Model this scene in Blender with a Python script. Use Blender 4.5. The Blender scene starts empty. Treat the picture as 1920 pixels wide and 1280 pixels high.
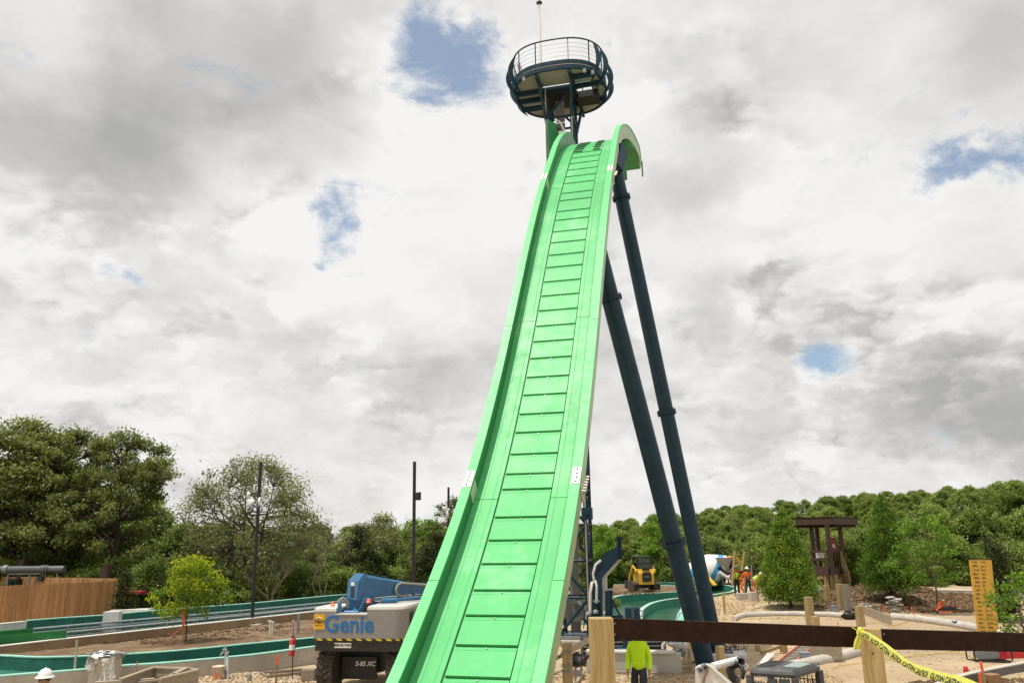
import bpy, bmesh, math, random
import numpy as np
from mathutils import Vector, Matrix, Euler
random.seed(7); RNG = np.random.default_rng(11)
SC = bpy.context.scene
COL = SC.collection
PI = math.pi
# ------------------------------------------------------------------ camera
CAM_H = 3.7; FPX = 1493.0; PITCH = math.radians(13.9); ROLL = math.radians(0.762)
_f = Vector((0, math.cos(PITCH), math.sin(PITCH))); _u = Vector((0, -math.sin(PITCH), math.cos(PITCH))); _x = Vector((1, 0, 0))
CR = _x*math.cos(ROLL) - _u*math.sin(ROLL); CU = _u*math.cos(ROLL) + _x*math.sin(ROLL)
CAMP = Vector((0, 0, CAM_H))
cam = bpy.data.cameras.new('camera'); cam_o = bpy.data.objects.new('camera', cam); COL.objects.link(cam_o)
cam.sensor_width = 36; cam.lens = FPX/1920*36; cam.clip_start = 0.1; cam.clip_end = 3000
m3 = Matrix((CR, CU, -_f)).transposed().to_4x4(); m3.translation = CAMP; cam_o.matrix_world = m3
SC.camera = cam_o
def ray(px, py):
    d = _f*FPX + CR*(px-960) + CU*(640-py); return d.normalized()
def G(px, py, z=0.0):
    """the point at height z seen at a pixel of the photograph"""
    d = ray(px, py); return CAMP + d*((z-CAM_H)/d.z)
def A(px, py, Y):
    """the point at distance Y seen at a pixel of the photograph"""
    d = ray(px, py); return CAMP + d*(Y/d.y)
# ------------------------------------------------------------------ sun, exposure
SUN_AZ = math.radians(-122); SUN_EL = math.radians(73)   # azimuth measured from +Y towards +X
sd = Vector((math.sin(SUN_AZ)*math.cos(SUN_EL), math.cos(SUN_AZ)*math.cos(SUN_EL), math.sin(SUN_EL)))
sun = bpy.data.lights.new('sun', 'SUN'); sun.energy = 3.2; sun.angle = math.radians(0.6); sun.color = (1, .955, .87)
sun_o = bpy.data.objects.new('sun', sun); COL.objects.link(sun_o); sun_o.rotation_euler = sd.to_track_quat('Z', 'Y').to_euler()
SC.view_settings.view_transform = 'Standard'; SC.view_settings.look = 'None'; SC.view_settings.exposure = 0.36; SC.view_settings.gamma = 1
SC.view_settings.use_curve_mapping = False
# ------------------------------------------------------------------ node helper
class NT:
    def __init__(s, tree): s.t = tree; s.n = tree.nodes; s.l = tree.links
    def new(s, typ, **kw):
        n = s.n.new(typ)
        for k, v in kw.items(): setattr(n, k, v)
        return n
    def put(s, inp, v):
        if isinstance(v, bpy.types.NodeSocket): s.l.new(v, inp)
        elif v is not None: inp.default_value = v
    def math(s, op, a, b=None, c=None, clamp=False):
        n = s.new('ShaderNodeMath', operation=op, use_clamp=clamp)
        s.put(n.inputs[0], a); s.put(n.inputs[1], b)
        if c is not None: s.put(n.inputs[2], c)
        return n.outputs[0]
    def vm(s, op, a, b=None, scale=None):
        n = s.new('ShaderNodeVectorMath', operation=op)
        s.put(n.inputs[0], a)
        if b is not None: s.put(n.inputs[1], b)
        if scale is not None: s.put(n.inputs['Scale'], scale)
        return n.outputs['Value'] if op in ('DOT_PRODUCT', 'LENGTH') else n.outputs[0]
    def noise(s, vec, scale, detail=4, rough=.55, dist=0., lac=2.0, col=False):
        n = s.new('ShaderNodeTexNoise'); s.put(n.inputs['Vector'], vec)
        s.put(n.inputs['Scale'], scale); n.inputs['Detail'].default_value = detail; n.inputs['Roughness'].default_value = rough
        n.inputs['Distortion'].default_value = dist; n.inputs['Lacunarity'].default_value = lac
        return n.outputs['Color' if col else 'Fac']
    def ramp(s, fac, stops, interp='LINEAR'):
        n = s.new('ShaderNodeValToRGB'); n.color_ramp.interpolation = interp; e = n.color_ramp.elements
        while len(e) < len(stops): e.new(.5)
        for el, (p, c) in zip(e, stops):
            el.position = p; el.color = (c[0], c[1], c[2], 1) if not isinstance(c, (int, float)) else (c, c, c, 1)
        s.put(n.inputs[0], fac); return n.outputs[0]
    def mr(s, v, a, b, c=0., d=1., smooth=False):
        n = s.new('ShaderNodeMapRange', interpolation_type='SMOOTHSTEP' if smooth else 'LINEAR')
        s.put(n.inputs['Value'], v)
        for k, x in zip(('From Min', 'From Max', 'To Min', 'To Max'), (a, b, c, d)): s.put(n.inputs[k], x)
        return n.outputs[0]
    def mix(s, f, a, b, blend='MIX'):
        n = s.new('ShaderNodeMix', data_type='RGBA', blend_type=blend)
        s.put(n.inputs[0], f); s.put(n.inputs[6], a); s.put(n.inputs[7], b)
        return n.outputs[2]
def c4(c): return (c[0], c[1], c[2], 1.0)
# ------------------------------------------------------------------ sky
world = bpy.data.worlds.new('World'); SC.world = world; world.use_nodes = True
def build_sky():
    t = NT(world.node_tree); t.n.clear()
    out = t.new('ShaderNodeOutputWorld'); bg = t.new('ShaderNodeBackground')
    tc = t.new('ShaderNodeTexCoord').outputs['Generated']
    d = t.vm('NORMALIZE', tc)
    sky = t.new('ShaderNodeTexSky', sky_type='NISHITA'); sky.sun_disc = False
    sky.sun_elevation = SUN_EL; sky.sun_rotation = SUN_AZ % (2*PI); sky.air_density = 1.0; sky.dust_density = 1.6; sky.ozone_density = 1.5
    sep = t.new('ShaderNodeSeparateXYZ'); t.put(sep.inputs[0], d)
    X, Y, Z = sep.outputs
    az = t.math('ARCTAN2', X, Y); el = t.math('ARCSINE', Z)
    # cloud-layer coordinates: the layer is flat overhead and crowds together towards the horizon
    den = t.math('ADD', t.math('MAXIMUM', Z, 0.0), 0.50)
    cx = t.math('DIVIDE', X, den); cy = t.math('DIVIDE', Y, den)
    cv = t.new('ShaderNodeCombineXYZ'); t.put(cv.inputs[0], cx); t.put(cv.inputs[1], cy); t.put(cv.inputs[2], t.math('MULTIPLY', Z, 1.1))
    P = cv.outputs[0]
    warp = t.vm('SCALE', t.vm('SUBTRACT', t.noise(P, 3.4, 4, .6, col=True), (.5, .5, .5)), scale=.30)
    Pw = t.vm('ADD', P, warp)
    # where the photograph has its dark bases, bright tops and blue gaps
    aev = t.new('ShaderNodeCombineXYZ'); t.put(aev.inputs[0], az); t.put(aev.inputs[1], el)
    w2 = t.vm('SCALE', t.vm('SUBTRACT', t.noise(d, 6.0, 6, .6, col=True), (.5, .5, .5)), scale=.22)
    AE = t.vm('ADD', aev.outputs[0], w2)
    w3 = t.vm('SCALE', t.vm('SUBTRACT', t.noise(d, 8.0, 6, .6, col=True), (.5, .5, .5)), scale=.16)
    AEh = t.vm('ADD', aev.outputs[0], w3)
    def ae(px, py):
        r = ray(px, py); return math.atan2(r.x, r.y), math.asin(r.z)
    def field(V, blobs):
        acc = None
        for px, py, rx, ry, val in blobs:
            a0, e0 = ae(px, py); ra = rx/FPX; re = ry/FPX
            q = t.vm('MULTIPLY', t.vm('SUBTRACT', V, (a0, e0, 0)), (1/ra, 1/re, 0))
            g = t.math('EXPONENT', t.math('MULTIPLY', t.vm('DOT_PRODUCT', q, q), -1.0))
            acc = t.math('MULTIPLY_ADD', g, val, acc if acc is not None else 0.0)
        return acc
    tone = field(AE, [(10, 270, 170, 150, -.36), (235, 330, 120, 260, -.30), (235, 60, 90, 150, -.14), (500, 230, 190, 170, -.34),
        (560, 40, 260, 110, -.20), (100, 150, 90, 110, .10), (500, 420, 190, 70, .16), (600, 600, 210, 55, -.17), (350, 690, 200, 70, -.10),
        (790, 700, 190, 60, -.26), (560, 810, 120, 40, -.10), (150, 660, 130, 80, .10), (770, 190, 70, 110, .20), (740, 520, 160, 90, .14), (900, 330, 90, 90, .12),
        (80, 880, 260, 60, -.08), (450, 940, 260, 50, -.08), (1380, 120, 300, 170, -.20), (1310, 360, 190, 90, -.26), (1380, 590, 260, 80, -.24),
        (1740, 690, 300, 85, -.46), (1880, 800, 190, 70, -.34), (1890, 90, 200, 150, -.22), (1200, 770, 150, 60, -.18), (1560, 310, 210, 110, .14), (1690, 90, 60, 50, .14),
        (1180, 200, 120, 90, .14), (1260, 470, 190, 60, .12), (1640, 480, 260, 90, .08), (1480, 830, 220, 50, -.10), (1300, 900, 260, 60, -.02), (1700, 880, 120, 30, .10)])
    hole = field(AEh, [(850, 118, 105, 88, 1.15), (800, 35, 50, 40, .5), (915, 60, 60, 40, .6), (650, 405, 66, 50, 1.1), (640, 480, 30, 26, .75), (690, 450, 24, 24, .5), (228, 478, 32, 22, .62), (283, 505, 18, 34, .62), (945, 322, 34, 18, .5),
        (1850, 290, 62, 44, 1.0), (1900, 235, 50, 40, .7), (1800, 335, 40, 22, .55), (1565, 668, 60, 40, 1.05), (1155, 82, 26, 24, .62), (1800, 832, 24, 18, .45), (210, 722, 60, 12, .35)])
    nb = t.noise(P, 1.7, 3, .5)
    # billows: fractal cells pushed about by noise, lit from above by comparing them with themselves further up
    def billow(V, sc, det):
        v = t.new('ShaderNodeTexVoronoi', feature='F1'); t.put(v.inputs['Vector'], V); v.inputs['Scale'].default_value = sc
        v.inputs['Detail'].default_value = det; v.inputs['Roughness'].default_value = .52; v.normalize = True; return v.outputs['Distance']
    nw = t.vm('SCALE', t.vm('SUBTRACT', t.noise(P, 5.0, 5, .6, col=True), (.5, .5, .5)), scale=.34)
    Pb = t.vm('ADD', P, nw)
    b1 = billow(Pb, 4.2, 2.5); b2 = billow(t.vm('ADD', Pb, (-.012, -.022, .040)), 4.2, 1.5)
    nm = t.noise(Pw, 2.6, 8, .55)
    # where the puffs stand out against the smooth grey sheet
    puff = t.mr(t.math('ADD', nm, t.math('MULTIPLY', tone, .10)), .44, .60, .12, 1.0, smooth=True)
    shade = t.math('ADD', t.math('MULTIPLY', t.math('SUBTRACT', b2, b1), 3.6), t.math('MULTIPLY', t.math('SUBTRACT', .36, b1), .75))
    b = t.math('ADD', .885, t.math('MULTIPLY', tone, 1.18))
    b = t.math('ADD', b, t.math('MULTIPLY', t.math('SUBTRACT', nb, .5), .30))
    b = t.math('ADD', b, t.math('MULTIPLY', t.math('SUBTRACT', nm, .5), .56))
    b = t.math('ADD', b, t.math('MULTIPLY', shade, t.math('MULTIPLY', puff, .98)))
    lowc = t.math('MULTIPLY', t.math('SUBTRACT', t.noise(t.vm('MULTIPLY', Pb, (1, 1, 1.6)), 7.5, 5, .55), .5), t.mr(Z, .02, .42, 1.05, 0.0)); b = t.math('ADD', b, lowc)
    b = t.math('ADD', b, t.mr(hole, .04, .60, 0, .11, smooth=True))
    # air between us and the far clouds evens them out
    haze = t.mr(Z, 0.0, .2, .2, 0.0)
    b = t.math('ADD', t.math('MULTIPLY', b, t.math('SUBTRACT', 1.0, haze)), t.math('MULTIPLY', haze, .78))
    b = t.mr(b, .26, 1.0, .47, .96)
    ccol = t.ramp(b, [(0.0, (.0, .0, .0)), (.40, (.385, .385, .385)), (.62, (.595, .588, .575)), (.80, (.80, .792, .77)), (1.0, (.965, .958, .94))])
    edge = t.math('ADD', t.math('MULTIPLY', hole, .92), t.math('MULTIPLY', t.math('SUBTRACT', t.noise(Pw, 8.0, 9, .70), .5), 2.9))
    # outside the part of the sky in view the layer breaks open here and there too
    stray = t.mr(t.noise(Pw, .9, 5, .5), .64, .72, 0, .0)
    mask = t.mr(t.math('MAXIMUM', edge, stray), .26, 1.20, 0, .95, smooth=True)
    blue = t.vm('SCALE', sky.outputs[0], scale=1.0)
    skyc = t.mix(1.0, blue, (.115, .142, .150, 1), 'MULTIPLY')
    veil = t.mix(.26, skyc, (.62, .62, .62, 1))
    col = t.mix(mask, ccol, veil)
    t.put(bg.inputs['Color'], col); bg.inputs['Strength'].default_value = .76
    t.l.new(bg.outputs[0], out.inputs[0])
    world.cycles.sampling_method = 'MANUAL'; world.cycles.sample_map_resolution = 512
build_sky()
# ------------------------------------------------------------------ objects and meshes
def tag(o, label=None, cat=None, group=None, kind=None):
    if label: o['label'] = label
    if cat: o['category'] = cat
    if group: o['group'] = group
    if kind: o['kind'] = kind
    return o
def thing(name, label, cat, loc=(0, 0, 0), rz=0.0, group=None):
    o = bpy.data.objects.new(name, None); COL.objects.link(o); o.location = loc; o.rotation_euler = (0, 0, rz); o.empty_display_size = .2
    return tag(o, label, cat, group)
def local_matrix(o):
    return o.matrix_parent_inverse @ Matrix.LocRotScale(o.location, o.rotation_euler, o.scale) if o.parent else Matrix.LocRotScale(o.location, o.rotation_euler, o.scale)
def world_matrix(o):
    m = local_matrix(o)
    return world_matrix(o.parent) @ m if o.parent else m
def link(name, me, mat, parent=None, local=False):
    o = bpy.data.objects.new(name, me); COL.objects.link(o)
    if mat is not None:
        me.materials.clear()
        for m in (mat if isinstance(mat, (list, tuple)) else [mat]): me.materials.append(m)
    if parent is not None:
        o.parent = parent
        if not local: o.matrix_parent_inverse = world_matrix(parent).inverted()
    return o
def copy_tree(o, parent=None, **kw):
    c = o.copy(); COL.objects.link(c); c.parent = parent
    for ch in list(CH.get(o.name, [])): CH.setdefault(c.name, []).append(copy_tree(ch, c))
    return c
CH = {}
def kids(root):
    CH.clear()
    for o in bpy.data.objects:
        if o.parent: CH.setdefault(o.parent.name, []).append(o)
def frame(a, b):
    d = (Vector(b)-Vector(a)); L = d.length; d.normalize()
    u = d.cross(Vector((0, 0, 1)))
    if u.length < 1e-4: u = Vector((1, 0, 0))
    u.normalize(); v = u.cross(d).normalized(); return d, u, v, L
class MB:
    def __init__(s): s.v = []; s.f = []; s.mi = []; s.sm = []; s.m = 0
    def add(s, vs, fs, smooth=False):
        k = len(s.v); s.v += [tuple(x) for x in vs]
        for f in fs: s.f.append([i+k for i in f]); s.mi.append(s.m); s.sm.append(smooth)
        return s
    def box(s, c, size, M=None, bev=0.0):
        x, y, z = size[0]/2, size[1]/2, size[2]/2; c = Vector(c)
        if bev <= 0:
            vs = [Vector((i*x, j*y, k*z)) for i in (-1, 1) for j in (-1, 1) for k in (-1, 1)]
            fs = [(0, 1, 3, 2), (4, 6, 7, 5), (0, 4, 5, 1), (2, 3, 7, 6), (0, 2, 6, 4), (1, 5, 7, 3)]
        else:
            b = min(bev, x*.9, y*.9, z*.9); bm = bmesh.new(); bmesh.ops.create_cube(bm, size=1)
            for v in bm.verts: v.co = Vector((v.co.x*2*x, v.co.y*2*y, v.co.z*2*z))
            bmesh.ops.bevel(bm, geom=bm.edges[:], offset=b, segments=2, affect='EDGES', profile=.7)
            bm.verts.index_update(); vs = [v.co.copy() for v in bm.verts]; fs = [[v.index for v in f.verts] for f in bm.faces]; bm.free()
        if M is not None: vs = [M @ v for v in vs]
        return s.add([v+c for v in vs], fs)
    def beam(s, a, b, w, h, roll=0.0):
        """a rectangular bar from a to b, w across, h in height"""
        d, u, v, L = frame(a, b); a = Vector(a); b = Vector(b)
        if roll: R_ = Matrix.Rotation(roll, 3, d); u = R_ @ u; v = R_ @ v
        vs = [p+u*(i*w/2)+v*(j*h/2) for p in (a, b) for i, j in ((-1, -1), (1, -1), (1, 1), (-1, 1))]
        return s.add(vs, [(0, 1, 2, 3), (7, 6, 5, 4), (0, 4, 5, 1), (1, 5, 6, 2), (2, 6, 7, 3), (3, 7, 4, 0)])
    def tube(s, a, b, r, r2=None, n=12, caps=True):
        r2 = r if r2 is None else r2; d, u, v, L = frame(a, b); a = Vector(a); b = Vector(b)
        vs = []; 
        for p, rr in ((a, r), (b, r2)):
            for i in range(n): t = 2*PI*i/n; vs.append(p+u*(rr*math.cos(t))+v*(rr*math.sin(t)))
        s.add(vs, [(i, i+n, (i+1) % n+n, (i+1) % n) for i in range(n)], True)
        if caps: s.add(vs[:n], [tuple(range(n))]); s.add(vs[n:], [tuple(range(n-1, -1, -1))])
        return s
    def path(s, pts, r, n=8, closed=False, rad=None):
        pts = [Vector(p) for p in pts]; N = len(pts); vs = []; up = None
        for i, p in enumerate(pts):
            a = pts[(i-1) % N] if (i > 0 or closed) else p; b = pts[(i+1) % N] if (i < N-1 or closed) else p
            d = (b-a).normalized()
            if up is None:
                up = Vector((0, 0, 1)) if abs(d.z) < .9 else Vector((1, 0, 0))
            u = d.cross(up); u.normalize(); v = u.cross(d).normalized(); up = v
            rr = rad[i] if rad is not None else r
            for k in range(n): t = 2*PI*k/n; vs.append(p+u*(rr*math.cos(t))+v*(rr*math.sin(t)))
        fs = []; m = N if closed else N-1
        for i in range(m):
            j = (i+1) % N
            for k in range(n): fs.append((i*n+k, i*n+(k+1) % n, j*n+(k+1) % n, j*n+k))
        s.add(vs, fs, True)
        if not closed: s.add(vs[:n], [tuple(range(n-1, -1, -1))]); s.add(vs[-n:], [tuple(range(n))])
        return s
    def prism(s, poly, h, M=None, c=(0, 0, 0)):
        """polygon in xy raised by h in z, then placed by M and c"""
        n = len(poly); c = Vector(c)
        vs = [Vector((x, y, 0)) for x, y in poly]+[Vector((x, y, h)) for x, y in poly]
        if M is not None: vs = [M @ v for v in vs]
        return s.add([v+c for v in vs], [tuple(range(n-1, -1, -1)), tuple(range(n, 2*n))]+[(i, (i+1) % n, (i+1) % n+n, i+n) for i in range(n)])
    def lathe(s, prof, c=(0, 0, 0), n=16, M=None, smooth=True):
        c = Vector(c); vs = []
        for r, z in prof:
            for i in range(n): t = 2*PI*i/n; v = Vector((r*math.cos(t), r*math.sin(t), z)); vs.append((M @ v if M is not None else v)+c)
        fs = [(i*n+k, i*n+(k+1) % n, (i+1)*n+(k+1) % n, (i+1)*n+k) for i in range(len(prof)-1) for k in range(n)]
        s.add(vs, fs, smooth)
        if prof[0][0] > 1e-5: s.add(vs[:n], [tuple(range(n-1, -1, -1))])
        if prof[-1][0] > 1e-5: s.add(vs[-n:], [tuple(range(n))])
        return s
    def ball(s, c, r, n=12, m=8, sc=(1, 1, 1), M=None):
        prof = [(math.sin(PI*i/m)*1.0+1e-6, -math.cos(PI*i/m)) for i in range(m+1)]; c = Vector(c)
        S = Matrix.Diagonal((r*sc[0], r*sc[1], r*sc[2]))
        if M is not None: S = M @ S
        return s.lathe(prof, c, n, S)
    def strip(s, A_, B_, smooth=False, closed=False):
        """a ribbon between two rows of points"""
        n = len(A_); vs = list(A_)+list(B_); m = n if closed else n-1
        return s.add(vs, [(i, (i+1) % n, (i+1) % n+n, i+n) for i in range(m)], smooth)
    def loft(s, rings, closed=True, caps=True, smooth=False):
        n = len(rings[0]); vs = [p for r in rings for p in r]; m = n if closed else n-1
        s.add(vs, [(i*n+k, i*n+(k+1) % n, (i+1)*n+(k+1) % n, (i+1)*n+k) for i in range(len(rings)-1) for k in range(m)], smooth)
        if caps and closed: s.add(rings[0], [tuple(range(n-1, -1, -1))]); s.add(rings[-1], [tuple(range(n))])
        return s
    def mesh(s, name='mesh'):
        me = bpy.data.meshes.new(name); me.from_pydata(s.v, [], s.f)
        me.polygons.foreach_set('material_index', s.mi); me.polygons.foreach_set('use_smooth', s.sm)
        bm = bmesh.new(); bm.from_mesh(me); bmesh.ops.recalc_face_normals(bm, faces=bm.faces[:]); bm.to_mesh(me); bm.free()
        me.update(); return me
    def build(s, name, mat, parent=None, local=False, label=None):
        o = link(name, s.mesh(name), mat, parent, local)
        if label: o['label'] = label
        return o
# ------------------------------------------------------------------ materials
MATS = {}
def mat(name, col, rough=.6, metal=0.0, var=.12, scale=4.0, bump=0.0, bscale=30.0, col2=None, fac=(.45, .65), dirt=0.0, dirtcol=(.16, .12, .08), spec=.5, stretch=None, coat=0.0, trans=0.0, alpha=1.0, world=False):
    if name in MATS: return MATS[name]
    m = bpy.data.materials.new(name); m.use_nodes = True; t = NT(m.node_tree); b = t.n['Principled BSDF']
    tc = t.new('ShaderNodeTexCoord').outputs['Object'] if not world else t.new('ShaderNodeNewGeometry').outputs['Position']
    if stretch: tc = t.vm('MULTIPLY', tc, stretch)
    n1 = t.noise(tc, scale, 5, .6)
    k = t.mr(n1, .3, .7, 1-var, 1+var)
    c = t.vm('SCALE', tuple(col), scale=k)
    if col2: c = t.mix(t.mr(t.noise(tc, scale*.6, 6, .62), fac[0], fac[1], 0, 1), c, c4(col2))
    if dirt > 0: c = t.mix(t.math('MULTIPLY', t.mr(t.noise(tc, scale*1.7, 7, .7), .48, .72, 0, 1), dirt), c, c4(dirtcol))
    t.put(b.inputs['Base Color'], c)
    t.put(b.inputs['Roughness'], t.mr(t.noise(tc, scale*2.3, 4, .6), .3, .7, max(.03, rough-.08), min(1, rough+.08)))
    b.inputs['Metallic'].default_value = metal; b.inputs['Specular IOR Level'].default_value = spec
    b.inputs['Coat Weight'].default_value = coat
    if bump > 0:
        bn = t.new('ShaderNodeBump'); bn.inputs['Strength'].default_value = 1.0; bn.inputs['Distance'].default_value = bump
        t.put(bn.inputs['Height'], t.noise(tc, bscale, 6, .65)); t.l.new(bn.outputs[0], b.inputs['Normal'])
    MATS[name] = m; return m
def wood(name, c1, c2, grain=(30, 30, 1.2), rough=.75, dirt=.15, axis=2):
    """sawn timber with grain along one object axis, a few knots and a shade of its own for every board"""
    if name in MATS: return MATS[name]
    m = bpy.data.materials.new(name); m.use_nodes = True; t = NT(m.node_tree); b = t.n['Principled BSDF']
    tc = t.new('ShaderNodeTexCoord').outputs['Object']
    g = list(grain)
    if axis == 0: g = [g[2], g[0], g[1]]
    if axis == 1: g = [g[0], g[2], g[1]]
    oi = t.new('ShaderNodeObjectInfo').outputs['Random']
    off = t.new('ShaderNodeCombineXYZ'); t.put(off.inputs[0], t.math('MULTIPLY', oi, 37.0)); t.put(off.inputs[1], t.math('MULTIPLY', oi, 91.0)); t.put(off.inputs[2], t.math('MULTIPLY', oi, 17.0))
    v = t.vm('ADD', t.vm('MULTIPLY', tc, tuple(g)), off.outputs[0])
    n = t.noise(v, 1.0, 6, .6, dist=.6)
    c = t.mix(t.mr(n, .34, .68, 0, 1), c4(c1), c4(c2))
    vk = t.new('ShaderNodeTexVoronoi'); t.put(vk.inputs['Vector'], t.vm('ADD', t.vm('MULTIPLY', tc, tuple(x*.12 if x > 5 else x*1.2 for x in g)), off.outputs[0])); vk.inputs['Scale'].default_value = 1.3
    knot = t.mr(vk.outputs['Distance'], .03, .13, .55, 0)
    c = t.mix(knot, c, c4([x*.35 for x in c1]))
    c = t.vm('SCALE', c, scale=t.mr(oi, 0, 1, .80, 1.16))
    c = t.mix(t.math('MULTIPLY', t.mr(t.noise(tc, 2.4, 6, .7), .5, .75, 0, 1), dirt), c, (.13, .10, .07, 1))
    t.put(b.inputs['Base Color'], c); b.inputs['Roughness'].default_value = rough; b.inputs['Specular IOR Level'].default_value = .25
    bn = t.new('ShaderNodeBump'); bn.inputs['Distance'].default_value = .004; t.put(bn.inputs['Height'], n); t.l.new(bn.outputs[0], b.inputs['Normal'])
    MATS[name] = m; return m
NAVY = mat('navy_paint', (.009, .034, .056), rough=.42, var=.2, scale=3, dirt=.10, dirtcol=(.07, .075, .07), spec=.25)
STEEL = mat('galvanised_steel', (.40, .42, .43), rough=.38, metal=.75, var=.18, scale=12, bump=.0006, bscale=60)
GREYM = mat('grey_metal', (.24, .25, .26), rough=.5, metal=.4, var=.15, scale=8)
BLACK = mat('black_paint', (.012, .012, .013), rough=.5, var=.2)
RUBBER = mat('rubber', (.035, .030, .026), rough=.85, var=.3, scale=9, dirt=.75, dirtcol=(.20, .145, .09), bump=.003, bscale=25)
WHITE = mat('white_paint', (.74, .73, .70), rough=.45, var=.06, dirt=.25, dirtcol=(.42, .36, .28))
CONC = mat('concrete', (.42, .385, .33), rough=.9, var=.16, scale=1.4, bump=.003, bscale=22, dirt=.5, dirtcol=(.27, .235, .185))
CONCL = mat('pale_concrete', (.56, .54, .50), rough=.9, var=.12, scale=3, bump=.002, bscale=40, dirt=.35, dirtcol=(.36, .32, .26))
TAN = mat('tan_coping_wall', (.29, .205, .115), rough=.92, var=.22, scale=1.0, bump=.003, bscale=18, col2=(.20, .135, .07), fac=(.42, .72), dirt=.3, dirtcol=(.35, .30, .22))
TEAL = mat('teal_plaster', (.010, .110, .075), rough=.62, var=.28, scale=2.2, bump=.003, bscale=14, dirt=.45, dirtcol=(.025, .19, .13))
TEALRIM = mat('teal_splashed_rim', (.24, .52, .42), rough=.8, var=.22, scale=9, dirt=.6, dirtcol=(.60, .60, .54))
WHITERIM = mat('pale_rim', (.66, .63, .57), rough=.85, var=.12, scale=8, dirt=.4, dirtcol=(.40, .34, .27))
PINE = wood('pressure_treated_pine', (.30, .20, .085), (.44, .33, .17))
PINEX = wood('pressure_treated_pine_across', (.34, .24, .12), (.46, .35, .20), axis=0)
OLDWOOD = wood('weathered_form_board', (.26, .21, .15), (.40, .34, .26), dirt=.4, axis=0)
CEDAR = wood('cedar_fence_board', (.27, .135, .052), (.44, .25, .115), grain=(22, 22, 1.1), dirt=.22)
BROWN = mat('brown_paint', (.026, .0115, .0065), rough=.7, var=.3, scale=14, bump=.0007, bscale=200, dirt=.2, dirtcol=(.045, .022, .013), spec=.12)
BROWN2 = mat('brown_timber', (.060, .030, .018), rough=.7, var=.2, scale=5)
# ------------------------------------------------------------------ the water slide
S_YAW = math.radians(14.13)
SL = Vector((math.cos(S_YAW), -math.sin(S_YAW), 0)); SD = Vector((math.sin(S_YAW), math.cos(S_YAW), 0)); SOX = -3.5505
SLOT_Y = [24.7, 24.31, 23.87, 23.45, 23.05, 22.54, 22.2, 21.74, 21.4, 20.99, 20.63, 20.25, 19.9, 19.51, 19.15, 18.79, 18.43, 18.08, 17.71, 17.31, 16.94, 16.55, 16.18, 15.75, 15.36, 15.06, 14.52, 14.08, 13.64, 13.16, 12.72, 12.23, 11.75, 11.26, 10.75, 10.2]
PF = [2.6e-06, 6.68e-05, -0.0003898, -0.0081034, 0.0277396, 1.3393465, 4.4720146]
def pz(y): return np.polyval(PF, y-18)
PATH = []                     # (Y along the slide, Z, slope angle) from the foot up and over the crest
def make_path():
    pts = []; a0 = math.atan(np.polyval(np.polyder(PF), 12.0-18)); y0 = 12.0; z0 = pz(12.0)
    # run-out below the measured part: the slope keeps easing
    y, z, a = y0, z0, a0; low = []
    while y > 5.0:
        y -= .12*math.cos(a); z -= .12*math.sin(a); a = max(a-.0088, math.radians(3)); low.append((y, z, a))
    pts += low[::-1]
    for y in np.arange(12.0, 24.5, .12): pts.append((y, pz(y), math.atan(np.polyval(np.polyder(PF), y-18))))
    y, z, a = 24.5, pz(24.5), math.radians(45.5)
    while a > math.radians(-36):
        Rr = 11.0 if a > math.radians(27) else 2.2
        d = .12/Rr if Rr > 5 else .07/Rr
        y += Rr*(math.sin(a)-math.sin(a-d)); z += Rr*(math.cos(a-d)-math.cos(a)); a -= d; pts.append((y, z, a))
    return pts
PATH = make_path()
_ar = np.array(PATH); _s = np.concatenate([[0], np.cumsum(np.hypot(np.diff(_ar[:, 0]), np.diff(_ar[:, 1])))])
S_END = _s[-1]
def s_of(y): return float(np.interp(y, _ar[:, 0], _s))
S_CREST = s_of(27.2)
def at_s(s, u, n):
    y = np.interp(s, _s, _ar[:, 0]); z = np.interp(s, _s, _ar[:, 1]); a = np.interp(s, _s, _ar[:, 2])
    if u > .9 and s > S_CREST-.6: u = u + .40*min(1, (s-S_CREST+.6)/2.6)**1.4
    if n > .3 and s > S_CREST-4: n = n + .13*min(1, (s-S_CREST+4)/3.5)
    if abs(u) > 1.06 and n < 0 and s > S_CREST-3: n = n + .10*min(1, (s-S_CREST+3)/3)
    return SL*(SOX+u) + SD*float(y-n*math.sin(a)) + Vector((0, 0, CAM_H+float(z)+n*math.cos(a)))
CLEAT = mat('dark_green_cleat', (.02, .12, .04), rough=.6)
def slide_mat(name, base, rough=.33, wear=.5):
    m = bpy.data.materials.new(name); m.use_nodes = True; t = NT(m.node_tree); b = t.n['Principled BSDF']
    tc = t.new('ShaderNodeTexCoord').outputs['Object']
    big = t.noise(tc, .55, 4, .6); fine = t.noise(tc, 3.0, 7, .68); run = t.noise(t.vm('MULTIPLY', tc, (5.5, 1.1, 1.1)), 2.0, 6, .6)
    c = t.vm('SCALE', base, scale=t.mr(big, .3, .7, .90, 1.08))
    chalk = t.math('MULTIPLY', t.mr(t.math('MULTIPLY', fine, t.mr(big, .42, .60, .50, 1.35)), .48, .74, 0, 1), wear*1.35)
    c = t.mix(chalk, c, (min(1, base[0]*1.7+.04), min(1, base[1]*1.05+.02), min(1, base[2]*1.4+.03), 1))
    c = t.mix(t.math('MULTIPLY', t.mr(run, .55, .8, 0, 1), wear*.55), c, (base[0]*1.35+.02, base[1]*1.0, base[2]*1.2, 1))
    t.put(b.inputs['Base Color'], c); t.put(b.inputs['Roughness'], t.mr(fine, .3, .7, rough-.04, rough+.20)); b.inputs['Specular IOR Level'].default_value = .24
    bn = t.new('ShaderNodeBump'); bn.inputs['Distance'].default_value = .004; t.put(bn.inputs['Height'], t.noise(tc, 2.2, 4, .6)); t.l.new(bn.outputs[0], b.inputs['Normal'])
    return m
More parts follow.
